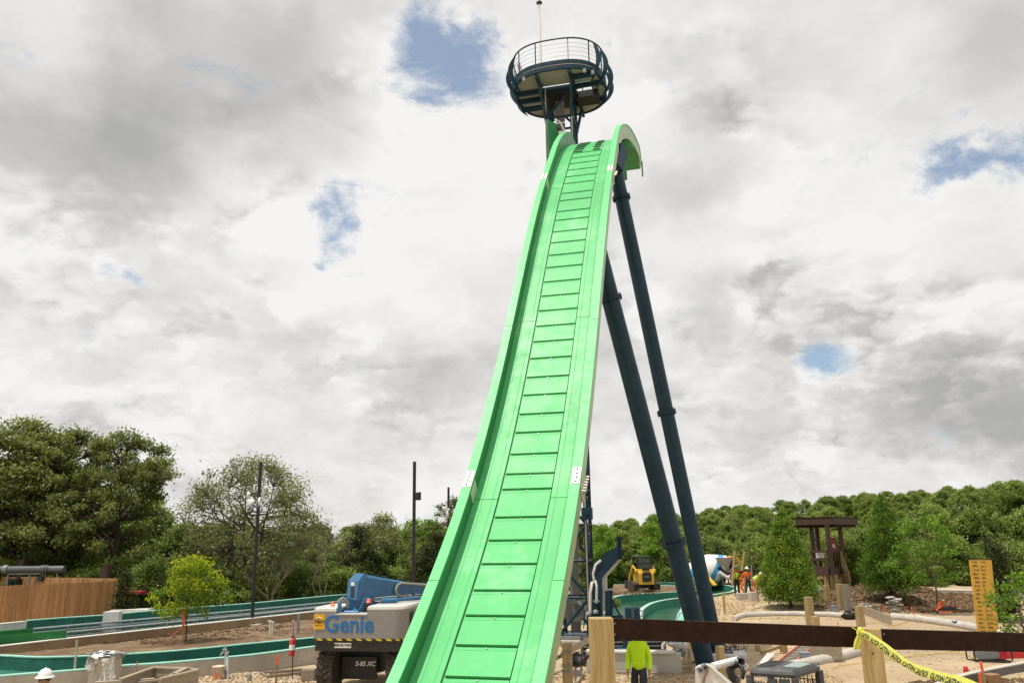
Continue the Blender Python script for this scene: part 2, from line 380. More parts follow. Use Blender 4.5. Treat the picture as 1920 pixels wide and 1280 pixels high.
GREEN = slide_mat('green_gelcoat', (.098, .480, .162))
GREENR = slide_mat('green_gelcoat_rim', (.135, .55, .205), wear=.15)
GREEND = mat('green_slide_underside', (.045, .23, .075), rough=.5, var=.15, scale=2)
SHELL = mat('raw_fibreglass', (.36, .50, .36), rough=.6, var=.10, scale=1.4, dirt=.25, dirtcol=(.45, .46, .40))
SHELLG = mat('olive_fibreglass', (.25, .38, .20), rough=.6, var=.18, scale=1.4, col2=(.36, .42, .25), fac=(.4, .7))
GREENSHADE = mat('green_gelcoat_wall_shaded', (.030, .185, .062), rough=.42, var=.1, scale=1.5)  # side wall gelcoat, darkened so its shade sits in the base colour
def build_slide():
    foot = at_s(0, 0, 0); root = thing('water_slide', 'tall steep bright green water slide chute that curves up over a crest in the middle', 'water slide', (foot.x, foot.y, 0))
    joints = [0.0, s_of(7.6), s_of(10.9), s_of(14.86), s_of(18.55), s_of(22.82), s_of(26.2), S_END]
    gap = .008
    def ring(s, prof): return [at_s(s, u, n) for u, n in prof]
    def sections(name, prof, m, step=.3, smooth=False, cuts=joints, g=gap, mats=None):
        for k in range(len(cuts)-1):
            s0, s1 = cuts[k]+g, cuts[k+1]-g; n = max(2, int((s1-s0)/step)+1)
            mb = MB(); mb.loft([ring(s0+(s1-s0)*i/(n-1), prof) for i in range(n)], True, True, smooth)
            mb.build(name, mats(k) if mats else m, root)
    for sg in (-1, 1):
        P_ = lambda l: [(sg*u, n) for u, n in l]
        # floor strip beside the centre lane with two low ridges
        fl = P_([(.515, 0), (.60, .0), (.606, .006), (.616, .006), (.622, 0), (.80, .0), (.806, .007), (.816, .007), (.822, 0), (.975, .012), (.975, -.05), (.515, -.05)])
        sections('floor_strip', fl, GREEN)
        # side wall, sloping a little outwards
        sections('side_wall', P_([(.977, .0), (.955, .340), (.985, .340), (1.03, -.05), (.977, -.05)]), GREENSHADE)
        rimcuts = [0.0, s_of(9.5), s_of(13.0), s_of(18.2), s_of(22.95), S_END]
        sections('rim', P_([(.945, .345), (.945, .372), (1.125, .372), (1.125, .325), (1.11, .325), (1.11, .345)]), GREENR, cuts=rimcuts)
        sections('outer_skin', P_([(1.088, .341), (1.106, .341), (1.09, -.12), (1.07, -.12)]), SHELL, mats=lambda k: SHELLG if k < 3 else SHELL)
    # underlay under the centre lane
    sections('lane_bed', [(-.53, -.045), (.53, -.045), (.53, -.065), (-.53, -.065)], GREEND)
    sections('lane_underside', [(-1.06, -.07), (1.06, -.07), (1.06, -.12), (-1.06, -.12)], GREEND)
    # centre lane panels: each is a shingle with a lip, an open slot below it, a bolted strip and a fine seam
    ss = sorted(s_of(y) for y in SLOT_Y)
    lane = (-.476, .497)
    def slab(name, s0, s1, n0, n1, m, u0=lane[0], u1=lane[1], th=.04):
        n = max(2, int((s1-s0)/.16)+1); rings = []
        for i in range(n):
            f = i/(n-1); s = s0+(s1-s0)*f; nn = n0+(n1-n0)*f
            rings.append([at_s(s, u0, nn), at_s(s, u1, nn), at_s(s, u1, nn-th), at_s(s, u0, nn-th)])
        return MB().loft(rings).build(name, m, root)
    bolt = MB().lathe([(.018, 0), (.018, .006), (.009, .010), (.009, .018)], n=8).mesh('bolt')
    allb = [0.02]+ss
    for k in range(len(allb)):
        s0 = allb[k]; s1 = allb[k+1] if k+1 < len(allb) else s_of(25.12)
        top = s1+.004; d = s1-s0
        wide = .047
        if k == 0: slab('lane_panel', s0, top, -.002, .0, GREEN); continue
        # strip just under the slot at s0: slot is [s0-.. s0], panel above starts at s0
        slab('lane_panel', s0+.0, s1-wide-.068, .004, -.004, GREEN)
        st = slab('slot_strip', s1-wide-.062, s1-wide, -.006, -.010, GREEN)
        b = link('bolt', bolt, STEEL, root); sm = s1-wide-.030
        N_ = (at_s(sm, 0, 1)-at_s(sm, 0, 0)).normalized(); X_ = SL; Y_ = N_.cross(X_)
        Mx = Matrix((X_, Y_, N_)).transposed().to_4x4(); Mx.translation = at_s(sm, .03, -.009)
        b.matrix_parent_inverse = world_matrix(root).inverted() @ Mx
    # crest: paired short slots left and right of a plain middle
    cs = s_of(25.12); step = .36
    slab('lane_panel', cs, cs+.10, .004, 0, GREEN)
    s = cs+.10
    for k in range(6):
        slab('lane_panel', s+.055, s+step, .004, 0, GREEN)
        slab('slot_filler', s, s+.055, .002, .002, GREEN)
        slab('crest_cleat', s-.02, s+.07, .040, .040, CLEAT, -.47, -.17+.02*k, .04); slab('crest_cleat', s-.02, s+.07, .040, .040, CLEAT, .20, .44, .04)
        s += step
    slab('lane_panel', s+.002, S_END-.02, 0, 0, GREEN)
    # bolted joint plates on the rims and walls
    for yj in (14.98, 22.97):
        sj = s_of(yj)
        for sg in (-1, 1):
            for nm, (u0, u1, n0) in {'joint_plate': (.955, 1.115, .373)}.items():
                mb = MB(); L_ = .23
                mb.loft([[at_s(sj+t, sg*u0, n0), at_s(sj+t, sg*u1, n0), at_s(sj+t, sg*u1, n0+.008), at_s(sj+t, sg*u0, n0+.008)] for t in (-L_, L_)])
                p = mb.build('joint_plate', STEELP, root)
                for q in range(4):
                    t = -L_*.75+q*L_*.5; N_ = (at_s(sj+t, 0, 1)-at_s(sj+t, 0, 0)).normalized()
                    c = at_s(sj+t, sg*1.045, n0+.006)
                    MB().tube(c, c+N_*.02, .016, n=6).build('plate_bolt', BLACK, p)
            mb = MB(); L_ = .20
            mb.loft([[at_s(sj-.12+t, sg*.972, .03), at_s(sj-.12+t, sg*.958, .30), at_s(sj-.12+t, sg*.948, .30), at_s(sj-.12+t, sg*.962, .03)] for t in (-L_, L_)])
            mb.build('inner_plate', STEELP, root)
        # clamps on the outside of the right-hand rim
        mb = MB()
        for q in range(6):
            c = at_s(sj-.28+q*.10, 1.14, .24-.02*q); mb.tube(c, c+SL*.09, .022, n=6)
        mb.loft([[at_s(sj+t, 1.10, .33), at_s(sj+t, 1.10, -.1), at_s(sj+t, 1.13, -.1), at_s(sj+t, 1.13, .33)] for t in (-.2, -.13)])
        mb.build('joint_clamp', STEELP, root)
    # bracing under the crest: ribs, the dark bracket and the loose end flange
    mb = MB()
    for yy in (24.9, 25.8, 26.8, 27.8):
        s = s_of(yy); mb.loft([[at_s(s+t, -1.0, -.12), at_s(s+t, 1.02, -.12), at_s(s+t, .8, -.26), at_s(s+t, -.9, -.26)] for t in (-.05, .05)])
    for u in (-.6, .35):
        ks = np.linspace(s_of(24.2), s_of(27.6), 14)
        mb.loft([[at_s(k, u-.05, -.12), at_s(k, u+.05, -.12), at_s(k, u+.05, -.34), at_s(k, u-.05, -.34)] for k in ks])
    mb.build('crest_rib', GREEND, root)
    mb = MB(); e = at_s(S_END, 1.13, .3); mb.beam(e+Vector((0, 0, .15)), e-Vector((0, 0, .5)), .05, .05)
    e2 = at_s(s_of(27.2), 1.0, -.35); mb.beam(e2, e2-Vector((0, 0, 1.3)), .16, .05); mb.beam(e2-SL*.3, e2+SL*.35+Vector((0, 0, .05)), .1, .22)
    mb.build('end_flange', GREEND, root)
    return root
STEELP = mat('zinc_plate', (.60, .56, .50), rough=.5, metal=.3, var=.12, scale=14)
build_slide()
# ------------------------------------------------------------------ raking supports
def support(top, base, r, flanges, label, loc_z=0.0):
    top = Vector(top); base = Vector(base)
    root = thing('slide_support', label, 'support column', base, 0, 'raking columns under the slide')
    MB().tube(base+(top-base).normalized()*.05, top, r, n=28).build('tube', NAVY, root)
    d = (top-base).normalized()
    for f in flanges:
        c = base+(top-base)*f; mb = MB()
        mb.tube(c-d*.055, c-d*.004, r*1.32, n=28).tube(c+d*.004, c+d*.055, r*1.32, n=28)
        fl = mb.build('flange', NAVY, root)
        _, u, v, _ = frame(base, top); mb = MB()
        for k in range(16):
            t = 2*PI*k/16; q = c+u*(r*1.19*math.cos(t))+v*(r*1.19*math.sin(t)); mb.tube(q-d*.10, q+d*.10, .016, n=6)
        mb.build('flange_bolt', BLACK, fl)
    return root
def frac_at(a, b, py):
    """fraction along a-b seen at image row py"""
    lo, hi = 0.0, 1.0
    for _ in range(40):
        m = (lo+hi)/2; p = Vector(a)+(Vector(b)-Vector(a))*m - CAMP; y = 640-FPX*p.dot(CU)/p.dot(_f)
        if y > py: lo = m
        else: hi = m
    return lo
TA_top = A(1104, 405, at_s(s_of(20.9), .3, -.45).y + .55); TA_base = G(1326, 1258, .0)
sA = support(TA_top, TA_base, .265, [frac_at(TA_base, TA_top, 1018), frac_at(TA_base, TA_top, 560)], 'nearer dark blue raking steel column, the left one of the two under the slide')
TB_base = G(1344, 1219, .25); TB_top = A(1154, 318, at_s(s_of(25.4), .9, -.3).y)
sB = support(TB_top, TB_base, .235, [frac_at(TB_base, TB_top, 773), frac_at(TB_base, TB_top, 371)], 'farther dark blue raking steel column, the right one that reaches up to the crest')
mb = MB(); mb.box(TB_base+Vector((0, 0, -.02)), (.95, .95, .05), Matrix.Rotation(-.2, 3, 'Z'))
bp = mb.build('base_plate', NAVY, sB); mb = MB()
for i, j in ((-1, -1), (1, -1), (1, 1), (-1, 1)): mb.tube(TB_base+Vector((i*.38, j*.38, 0)), TB_base+Vector((i*.38, j*.38, .14)), .035, n=8)
mb.build('anchor_bolt', STEEL, bp)
MB().box(TB_base+Vector((0, 0, .13-.25)), (1.7, 1.5, .2), Matrix.Rotation(-.2, 3, 'Z'), .02).build('footing', CONCL, sB)
mb = MB(); hc = TB_top
mb.beam(hc+Vector((-.1, -.35, -.15)), hc+SL*.15+Vector((0, 0, .75)), .5, .45); mb.box(hc+Vector((0, .25, .60)), (.60, .7, .42), Matrix.Rotation(-S_YAW, 3, 'Z'), .02)
mb.build('head_bracket', NAVY, sB)
# ------------------------------------------------------------------ lift tower with its round platform
TCX, TCY = 2.22, 30.45
RT = Matrix.Rotation(-S_YAW, 3, 'Z')
def tw(a, b, z): v = RT @ Vector((a, b, 0)); return Vector((TCX+v.x, TCY+v.y, z))
DECK_Z = A(1048, 170, TCY).z
def build_tower():
    root = thing('lift_tower', 'dark blue lattice lift tower behind the slide that carries a round lookout platform', 'tower', (TCX, TCY, 0))
    h = .52; z0, z1 = .35, DECK_Z-.25
    for i, j in ((-1, -1), (1, -1), (1, 1), (-1, 1)):
        MB().beam(tw(i*h, j*h, z0), tw(i*h, j*h, z1), .13, .13).build('column', NAVY, root)
    nb = 17; dz = (z1-z0)/nb
    for face in range(4):
        c = [(-1, -1), (1, -1), (1, 1), (-1, 1)]; a = c[face]; b = c[(face+1) % 4]
        for k in range(nb):
            za, zb = z0+k*dz, z0+(k+1)*dz
            if k % 2: a_, b_ = b, a
            else: a_, b_ = a, b
            MB().tube(tw(a_[0]*h, a_[1]*h, za+.05), tw(b_[0]*h, b_[1]*h, zb-.05), .052, n=8).build('brace', NAVY, root)
            MB().tube(tw(a[0]*h, a[1]*h, za), tw(b[0]*h, b[1]*h, za), .052, n=8).build('crossbar', NAVY, root)
    for i in (-1, 1):
        MB().beam(tw(i*(h+.02), -h-.13, z0+.3), tw(i*(h+.02), -h-.13, z1), .055, .10).build('guide_rail', GUIDE, root)
        for k in range(0, nb, 2): MB().box(tw(i*(h+.02), -h-.07, z0+k*dz+.4), (.12, .12, .10), RT).build('rail_clip', NAVY, root)
    # cable ladder of grey perforated plates up the middle
    for k in range(nb):
        za = z0+k*dz+.06
        MB().box(tw(-.05, .05, za+dz/2-.03), (.36, .06, dz-.06), RT).build('cable_tray', MESHG, root)
    # base frame and sheave
    mb = MB(); mb.box(tw(0, 0, .28), (1.35, 1.35, .12), RT, .01); mb.build('base_frame', GREYM, root)
    MB().box(tw(0, 0, .06), (1.9, 1.9, .30), RT, .02).build('footing', CONC, root)
    mb = MB(); c = tw(-.05, -.2, 1.15); ax = RT @ Vector((0, 1, 0)); Mx = Matrix((RT @ Vector((1, 0, 0)), Vector((0, 0, 1)), ax)).transposed()
    mb.lathe([(.28, -.06), (.42, -.06), (.42, -.04), (.37, 0), (.42, .04), (.42, .06), (.28, .06), (.28, -.06)], c, 28, Mx); mb.build('sheave', GREYM, root)
    mb = MB(); mb.path([tw(.35+.06*math.sin(k), -h-.2, .6+k*.28) for k in range(12)], .02, 6); mb.path([tw(-.6, -h-.1, .5), tw(-.72, -h-.05, 1.6), tw(-.62, -h-.02, 2.8)], .035, 6); mb.build('cable', BLACK, root)
    mb = MB(); mb.box(tw(.62, -.72, 4.55), (.38, .28, .42), RT, .02).tube(tw(.62, -.95, 4.6), tw(.62, -.8, 4.6), .09, n=12); mb.build('motor_bracket', NAVY, root)
    return root
GUIDE = mat('worn_guide_rail', (.36, .32, .26), rough=.45, metal=.3, var=.12)
def mesh_mat():
    m = bpy.data.materials.new('perforated_plate'); m.use_nodes = True; t = NT(m.node_tree); b = t.n['Principled BSDF']
    tc = t.new('ShaderNodeTexCoord').outputs['Object']
    br = t.new('ShaderNodeTexBrick'); sp = t.new('ShaderNodeSeparateXYZ'); t.put(sp.inputs[0], tc)
    cb = t.new('ShaderNodeCombineXYZ'); t.put(cb.inputs[0], t.math('ADD', sp.outputs[0], sp.outputs[1])); t.put(cb.inputs[1], sp.outputs[2])
    t.put(br.inputs['Vector'], cb.outputs[0]); br.inputs['Scale'].default_value = 9; br.offset = 0
    br.inputs['Color1'].default_value = (.29, .28, .26, 1); br.inputs['Color2'].default_value = (.23, .225, .21, 1); br.inputs['Mortar'].default_value = (.09, .085, .08, 1); br.inputs['Mortar Size'].default_value = .05
    br.inputs['Brick Width'].default_value = .5; br.inputs['Row Height'].default_value = .35
    t.put(b.inputs['Base Color'], br.outputs[0]); b.inputs['Roughness'].default_value = .7; return m
MESHG = mesh_mat()
TOWER = build_tower()
def sq(t, R_, e=2.6):
    """rounded-square outline"""
    c, s = math.cos(t), math.sin(t); return (R_*math.copysign(abs(c)**(2/e), c), R_*math.copysign(abs(s)**(2/e), s))
SOFF = mat('grey_soffit_panel', (.29, .30, .29), rough=.8, var=.10, scale=2.2, col2=(.15, .14, .10), fac=(.55, .68))
def build_platform(root):
    Rd = 1.93; N = 56; Z = DECK_Z; ring = [sq(2*PI*k/N, Rd) for k in range(N)]
    def loop(Rr, z, e=2.6, n=N): return [tw(*sq(2*PI*k/n, Rr, e), z) for k in range(n)]
    # deck edge beams: two bands with a pale seam between
    def band(Ro, Ri, za, zb, name, m):
        mb = MB(); a, b, c, d = loop(Ro, za), loop(Ro, zb), loop(Ri, zb), loop(Ri, za)
        for p, q in ((a, b), (b, c), (c, d), (d, a)): mb.strip(p, q, True, True)
        return mb.build(name, m, root)
    band(Rd, Rd-.08, Z-.20, Z-.02, 'edge_beam', NAVY); band(Rd+.01, Rd-.06, Z+.03, Z+.20, 'toe_board', NAVY); band(Rd-.02, Rd-.1, Z-.017, Z+.027, 'deck_edge', CONCL)
    # deck in panels round the tower opening, soffit panels below; right-hand middle bay left open
    bays = [(-1.8, -.70, .60, 1.8), (-.68, .68, .60, 1.8), (.70, 1.8, .90, 1.8), (-1.8, -.72, -.55, .55), (-1.8, -.72, -1.8, -.65), (-.65, .65, -1.8, -.72), (.72, 1.8, -1.8, -.65), (1.35, 1.8, -.55, .82)]
    def clip(x0, x1, y0, y1, Rr):
        out = []; n = 6
        ed = [(x0+(x1-x0)*k/n, y0) for k in range(n)]+[(x1, y0+(y1-y0)*k/n) for k in range(n)]+[(x1-(x1-x0)*k/n, y1) for k in range(n)]+[(x0, y1-(y1-y0)*k/n) for k in range(n)]
        for x, y in ed:
            g = (abs(x/Rr)**2.6+abs(y/Rr)**2.6)**(1/2.6)
            if g > 1: x, y = x/g, y/g
            out.append((x, y))
        return out
    for x0, x1, y0, y1 in bays:
        pl = clip(x0, x1, y0, y1, Rd-.1)
        for nm, za, zb, m in (('deck_panel', Z-.016, Z+.026, GREYM), ('soffit_panel', Z-.16, Z-.13, SOFF)):
            mb = MB(); mb.loft([[tw(x, y, za) for x, y in pl], [tw(x, y, zb) for x, y in pl]]); mb.build(nm, m, root)
    # beams
    for a, b in (((-1.84, .68), (1.84, .68)), ((-1.84, -.60), (1.84, -.60)), ((-.68, -1.84), (-.68, 1.84)), ((.68, -1.84), (.68, 1.84)), ((-.68, 0), (-1.84, 0)), ((.66, -1.3), (1.6, -1.3))):
        MB().beam(tw(*a, Z-.27), tw(*b, Z-.27), .11, .20).build('deck_beam', NAVY, root)
    mb = MB(); mb.box(tw(0, .05, Z-.30), (1.3, 1.32, .34), RT).box(tw(1.1, .35, Z-.32), (1.0, .75, .30), RT); mb.build('machine_housing', BLACK, root)
    for i in (-1, 1):
        for j in (-1, 1): MB().beam(tw(i*.52, j*.52, Z-1.9), tw(i*.66, j*1.35, Z-.35), .10, .10).build('knee_brace', NAVY, root)
    # railing
    top = MB(); top.path(loop(Rd+.02, Z+1.16, 2.6, 64), .032, 8, closed=True); rail = top.build('top_rail', NAVY, root)
    for k in range(1, 5): MB().path(loop(Rd-.02, Z+.2+k*.19, 2.6, 64), .007, 5, closed=True).build('wire', STEEL, root)
    for k in range(12):
        t = 2*PI*(k+.5)/12; x, y = sq(t, Rd-.02); p = tw(x, y, 0); MB().beam(Vector((p.x, p.y, Z+.15)), Vector((p.x, p.y, Z+1.14)), .045, .045).build('rail_post', NAVY if k % 3 else STEEL, root)
    # curved outriggers hugging the sides
    for t0 in (-.62, -.32, 0.02, .34, PI-.34, PI-.02, PI+.32, PI+.62):
        x, y = sq(t0, 1.0); pts = []
        for k in range(13):
            f = k/12; rr = Rd+.02+.22*math.sin(PI*f)-.22*f**4; pts.append((rr, Z+1.14-1.66*f))
        mb = MB(); rings = []; tang = Vector((-y, x)).normalized()
        for k, (rr, z) in enumerate(pts):
            w = .05+.15*math.sin(PI*k/12)
            q = [(x*(rr+dw)+tang.x*dt, y*(rr+dw)+tang.y*dt) for dw, dt in ((-w/2, -.03), (w/2, -.03), (w/2, .03), (-w/2, .03))]
            rings.append([tw(a, b, z) for a, b in q])
        mb.loft(rings); mb.build('outrigger', NAVY, root)
    # flood-light bank and control boxes at the left edge
    mb = MB(); c = tw(-1.55, -.75, Z+.75)
    for k in range(6): mb.box(tw(-1.62+.03*k, -.85+.08*k, Z+1.0-.13*k), (.16, .10, .10), RT, .01)
    mb.box(tw(-1.15, -.9, Z+.42), (.5, .2, .3), RT, .02); mb.build('control_box', WHITE, root)
    mb = MB()
    for k in range(6): mb.box(tw(-1.58+.03*k, -.93+.08*k, Z+1.0-.13*k), (.05, .03, .05), RT)
    mb.build('indicator', mat('red_lens', (.45, .03, .02), rough=.3), root)
    mb = MB(); pb = tw(-.8, .2, 0); pb = A(1014, 126, tw(-.8, 0, 0).y); top_ = A(1010.5, 8, pb.y)
    mb.path([Vector((pb.x, pb.y, Z)), Vector((pb.x, pb.y, (Z+top_.z)/2)), Vector((pb.x, pb.y, top_.z))], .06, 10, rad=[.085, .055, .035]); ms = mb.build('mast', WHITE, root)
    MB().lathe([(.05, 0), (.13, .03), (.13, .08), (.04, .12), (.03, .2)], Vector((pb.x, pb.y, top_.z)), 12).build('mast_head', BLACK, ms)
    for x, y in ((-1.2, -1.75), (1.3, -1.7), (1.6, -1.5)): MB().box(tw(x, y, Z-.33), (.12, .1, .16), RT, .01).build('lamp_housing', GREYM, root)
build_platform(TOWER)
# green side plate of the lift cradle, raised to the top beside the crest
root = thing('lift_cradle', 'green upright side plates of the boat lift cradle raised behind the left of the crest', 'lift cradle', tw(-.7, -.9, DECK_Z-4.5))
a = A(1028, 225, TCY-.95); b = A(1046, 225, TCY-1.0)
GREENP = mat('green_lift_plate', (.03, .24, .085), rough=.45, var=.12)
mb = MB(); zt, zb = a.z, A(1027, 293, TCY-.95).z
mb.loft([[Vector((a.x, a.y, zt)), Vector((a.x+.34, a.y+.3, zt)), Vector((a.x+.34, a.y+.34, zt)), Vector((a.x, a.y+.04, zt))], [Vector((a.x, a.y, zb)), Vector((a.x+.5, a.y+.5, zb+.75)), Vector((a.x+.5, a.y+.54, zb+.75)), Vector((a.x, a.y+.04, zb))]]); mb.build('side_plate', GREENP, root)
MB().beam(Vector((a.x-.03, a.y-.02, zt)), Vector((a.x-.03, a.y-.02, zb)), .06, .06).build('plate_edge', GREENP, root)
mb = MB(); mb.path([Vector((a.x+.30, a.y-.05, zt-.02)), Vector((a.x+.48, a.y, zt-.10)), Vector((a.x+.66, a.y, zt-.55)), Vector((a.x+.72, a.y, zt-1.1))], .03, 6); mb.build('hose', WHITE, root)
mb = MB(); mb.box(Vector((a.x+.52, a.y+.05, zt-.62)), (.22, .15, .22), None, .02); mb.build('latch', STEELP, root)
# ------------------------------------------------------------------ ground
def smooth(pts, n=6, closed=False):
    pts = [Vector(p) for p in pts]; N = len(pts); out = []
    rng = range(N) if closed else range(N-1)
    for i in rng:
        p0 = pts[(i-1) % N] if (i > 0 or closed) else pts[0]; p1 = pts[i]; p2 = pts[(i+1) % N]; p3 = pts[(i+2) % N] if (i < N-2 or closed) else pts[-1]
        for k in range(n):
            t = k/n; out.append(.5*((2*p1)+(p2-p0)*t+(2*p0-5*p1+4*p2-p3)*t*t+(3*p1-p0-3*p2+p3)*t*t*t))
    if not closed: out.append(pts[-1])
    return out
def Gs(l, z=0.0): return [G(x, y, z) for x, y in l]
def inpoly(X, Y, poly):
    ins = np.zeros(X.shape, bool); n = len(poly)
    for i in range(n):
        x1, y1 = poly[i][0], poly[i][1]; x2, y2 = poly[(i+1) % n][0], poly[(i+1) % n][1]
        c = ((y1 > Y) != (y2 > Y)) & (X < (x2-x1)*(Y-y1)/((y2-y1) or 1e-9)+x1); ins ^= c
    return ins
def vnoise(X, Y, s, seed=0):
    """cheap smooth value noise for the terrain"""
    r = np.random.default_rng(seed); T = r.random((256, 256)); x = X/s+1000; y = Y/s+1000
    xi = np.floor(x).astype(int); yi = np.floor(y).astype(int); fx = x-xi; fy = y-yi; fx = fx*fx*(3-2*fx); fy = fy*fy*(3-2*fy)
    g = lambda a, b: T[a % 256, b % 256]
    return (g(xi, yi)*(1-fx)+g(xi+1, yi)*fx)*(1-fy)+(g(xi, yi+1)*(1-fx)+g(xi+1, yi+1)*fx)*fy - .5
# the lazy-river basin in the middle distance (rim lines read off the photograph)
RIM_Z = .12
isl_near = [(1144, 1125), (1150, 1120.5), (1158, 1117), (1178, 1114), (1228, 1111), (1273, 1108.5), (1302, 1107), (1322, 1104.5)]
isl_far = [(1326, 1101.5), (1318, 1099.5), (1300, 1098.3), (1271, 1097.3), (1228, 1095.6), (1186, 1094.6), (1150, 1095)]
out_far = [(1110, 1090.5), (1157, 1089.8), (1186, 1089.5), (1228, 1090.5), (1271, 1091.5), (1325, 1093.5), (1348, 1094.5), (1369, 1098), (1379, 1102.5), (1369, 1108), (1345, 1112), (1326, 1114.5), (1302, 1117), (1276, 1119.5), (1256, 1121.5), (1235, 1125), (1217, 1130), (1203, 1138), (1196, 1146), (1196, 1158)]
isl_near_p = smooth(Gs(isl_near, RIM_Z), 5); isl_far_p = smooth(Gs(isl_far, RIM_Z), 5); out_p = smooth(Gs(out_far, RIM_Z), 6)
basin = [G(1090, 1089, 0), G(1157, 1088.5, 0)] + [Vector(p) for p in smooth(Gs(out_far[2:13], 0), 5)] + [G(1290, 1130, 0), G(1300, 1150, 0), G(1300, 1172, 0), G(1150, 1172, 0), G(1050, 1172, 0), G(1050, 1120, 0)]
def hill(X, Y):
    a = np.clip((X-14)/42, 0, 1.6)*np.clip((Y-46)/30, 0, 1)*4.0
    b = np.clip((-X-30)/40, 0, 1)*np.clip((Y-60)/60, 0, 1)*1.5
    c = np.clip((Y-95)/120, 0, 1)*2.0
    return a+b+c
mound = [(20.6, 46.5, 2.6, .55), (18.6, 44.5, 3.0, .35), (23.5, 50, 5, .5), (13.9, 42.6, 1.6, .16), (15.5, 46, 3.0, .18), (11.5, 58.0, 1.6, .55), (10.2, 50.5, 1.6, .3)]
def gz(X, Y):
    X = np.asarray(X, float); Y = np.asarray(Y, float)
    z = hill(X, Y)+vnoise(X, Y, 3.1, 1)*.10*np.clip((Y-15)/20, .3, 1)+vnoise(X, Y, .9, 2)*.05+vnoise(X, Y, 20, 3)*.2*np.clip((Y-50)/30, 0, 1)
    for mx, my, r, h in mound: z = z+h*np.exp(-((X-mx)**2+(Y-my)**2)/r**2)*(1+.5*vnoise(X, Y, .8, 5))
    road = np.clip(1-np.abs(Y-(33+.1*X))/9, 0, 1)*np.clip((X-8)/3, 0, 1); z = z*(1-.8*np.clip(road*2, 0, 1))
    z = np.where(inpoly(X, Y, basin), -.75, z)
    return z
def build_ground():
    xs = np.concatenate([np.arange(-900, -60, 40), np.arange(-60, -20, 1.5), np.arange(-20, 32, .28), np.arange(32, 90, 1.5), np.arange(90, 901, 45)])
    ys = np.concatenate([np.arange(-60, 6, 3), np.arange(6, 62, .28), np.arange(62, 140, 2.0), np.arange(140, 2000, 60)])
    X, Y = np.meshgrid(xs, ys); Z = gz(X, Y); nx, ny = len(xs), len(ys)
    # zones: r = brown topsoil, g = compacted mud road, b = green growth
    r_ = np.clip(np.exp(-(((X-20.5)/7)**2+((Y-44.5)/5)**2))*1.6-.2+vnoise(X, Y, 1.5, 7)*.8, 0, 1)*(Y > 36.5)
    g_ = np.clip(1.4-np.abs(Y-(31.5+.02*X))/7, 0, 1)*np.clip((X-9)/2.5, 0, 1)
    b_ = np.clip((Y-(54+12*((X > 4) & (X < 22))+4*np.sin(X*.13)+vnoise(X, Y, 6, 9)*8))/5, 0, 1); b_ = np.maximum(b_, np.clip((-X-12)/3, 0, 1)*np.clip((Y-37)/3, 0, 1)); b_ = np.maximum(b_, np.clip((-X-2)/3, 0, 1)*np.clip((Y-43)/3, 0, 1)); b_ = np.maximum(b_, np.clip((X-27)/3, 0, 1)*np.clip((Y-47)/3, 0, 1))
    me = bpy.data.meshes.new('ground'); v = np.stack([X, Y, Z], -1).reshape(-1, 3)
    i = np.arange(ny-1)[:, None]*nx+np.arange(nx-1)[None]; f = np.stack([i, i+1, i+nx+1, i+nx], -1).reshape(-1, 4)
    me.vertices.add(len(v)); me.vertices.foreach_set('co', v.ravel()); me.loops.add(f.size); me.loops.foreach_set('vertex_index', f.ravel().astype(np.int32))
    me.polygons.add(len(f)); me.polygons.foreach_set('loop_start', np.arange(0, f.size, 4, dtype=np.int32)); me.polygons.foreach_set('loop_total', np.full(len(f), 4, np.int32)); me.polygons.foreach_set('use_smooth', np.ones(len(f), bool))
    me.update(); ca = me.color_attributes.new('zone', 'FLOAT_COLOR', 'POINT'); col = np.stack([r_, g_, b_, np.ones_like(r_)], -1).reshape(-1); ca.data.foreach_set('color', col.astype(np.float32))
    m = bpy.data.materials.new('site_ground'); m.use_nodes = True; t = NT(m.node_tree); b = t.n['Principled BSDF']
    P = t.new('ShaderNodeNewGeometry').outputs['Position']; at = t.new('ShaderNodeAttribute', attribute_name='zone'); zs = t.new('ShaderNodeSeparateColor'); t.put(zs.inputs[0], at.outputs['Color'])
    n1 = t.noise(P, .5, 8, .65); n2 = t.noise(P, 4.0, 8, .7); n3 = t.noise(P, 22, 5, .7)
    sand = t.mix(t.mr(n1, .38, .64, 0, 1), (.44, .325, .195, 1), (.55, .425, .275, 1)); sand = t.mix(t.mr(n2, .50, .72, 0, .62), sand, (.28, .185, .10, 1)); sand = t.mix(t.mr(n3, .58, .75, 0, .5), sand, (.62, .54, .42, 1))
    soil = t.mix(t.mr(n2, .35, .65, 0, 1), (.115, .072, .042, 1), (.21, .145, .09, 1))
    tread = t.noise(t.vm('MULTIPLY', P, (.35, 2.6, 1)), 1.6, 7, .7)
    mud = t.mix(t.mr(tread, .38, .66, 0, 1), (.46, .36, .24, 1), (.36, .265, .17, 1)); mud = t.mix(t.mr(n3, .6, .8, 0, .35), mud, (.24, .17, .11, 1))
    veg = t.mix(t.mr(n2, .35, .65, 0, 1), (.045, .075, .018, 1), (.12, .15, .045, 1)); veg = t.mix(t.mr(n1, .5, .66, 0, .7), veg, (.24, .19, .11, 1))
    e = lambda s_: t.mr(t.math('ADD', s_, t.math('MULTIPLY', t.math('SUBTRACT', n2, .5), .8)), .35, .65, 0, 1)
    c = t.mix(e(zs.outputs[1]), sand, mud); c = t.mix(e(zs.outputs[0]), c, soil); c = t.mix(e(zs.outputs[2]), c, veg)
    t.put(b.inputs['Base Color'], c); b.inputs['Roughness'].default_value = .95; b.inputs['Specular IOR Level'].default_value = .15
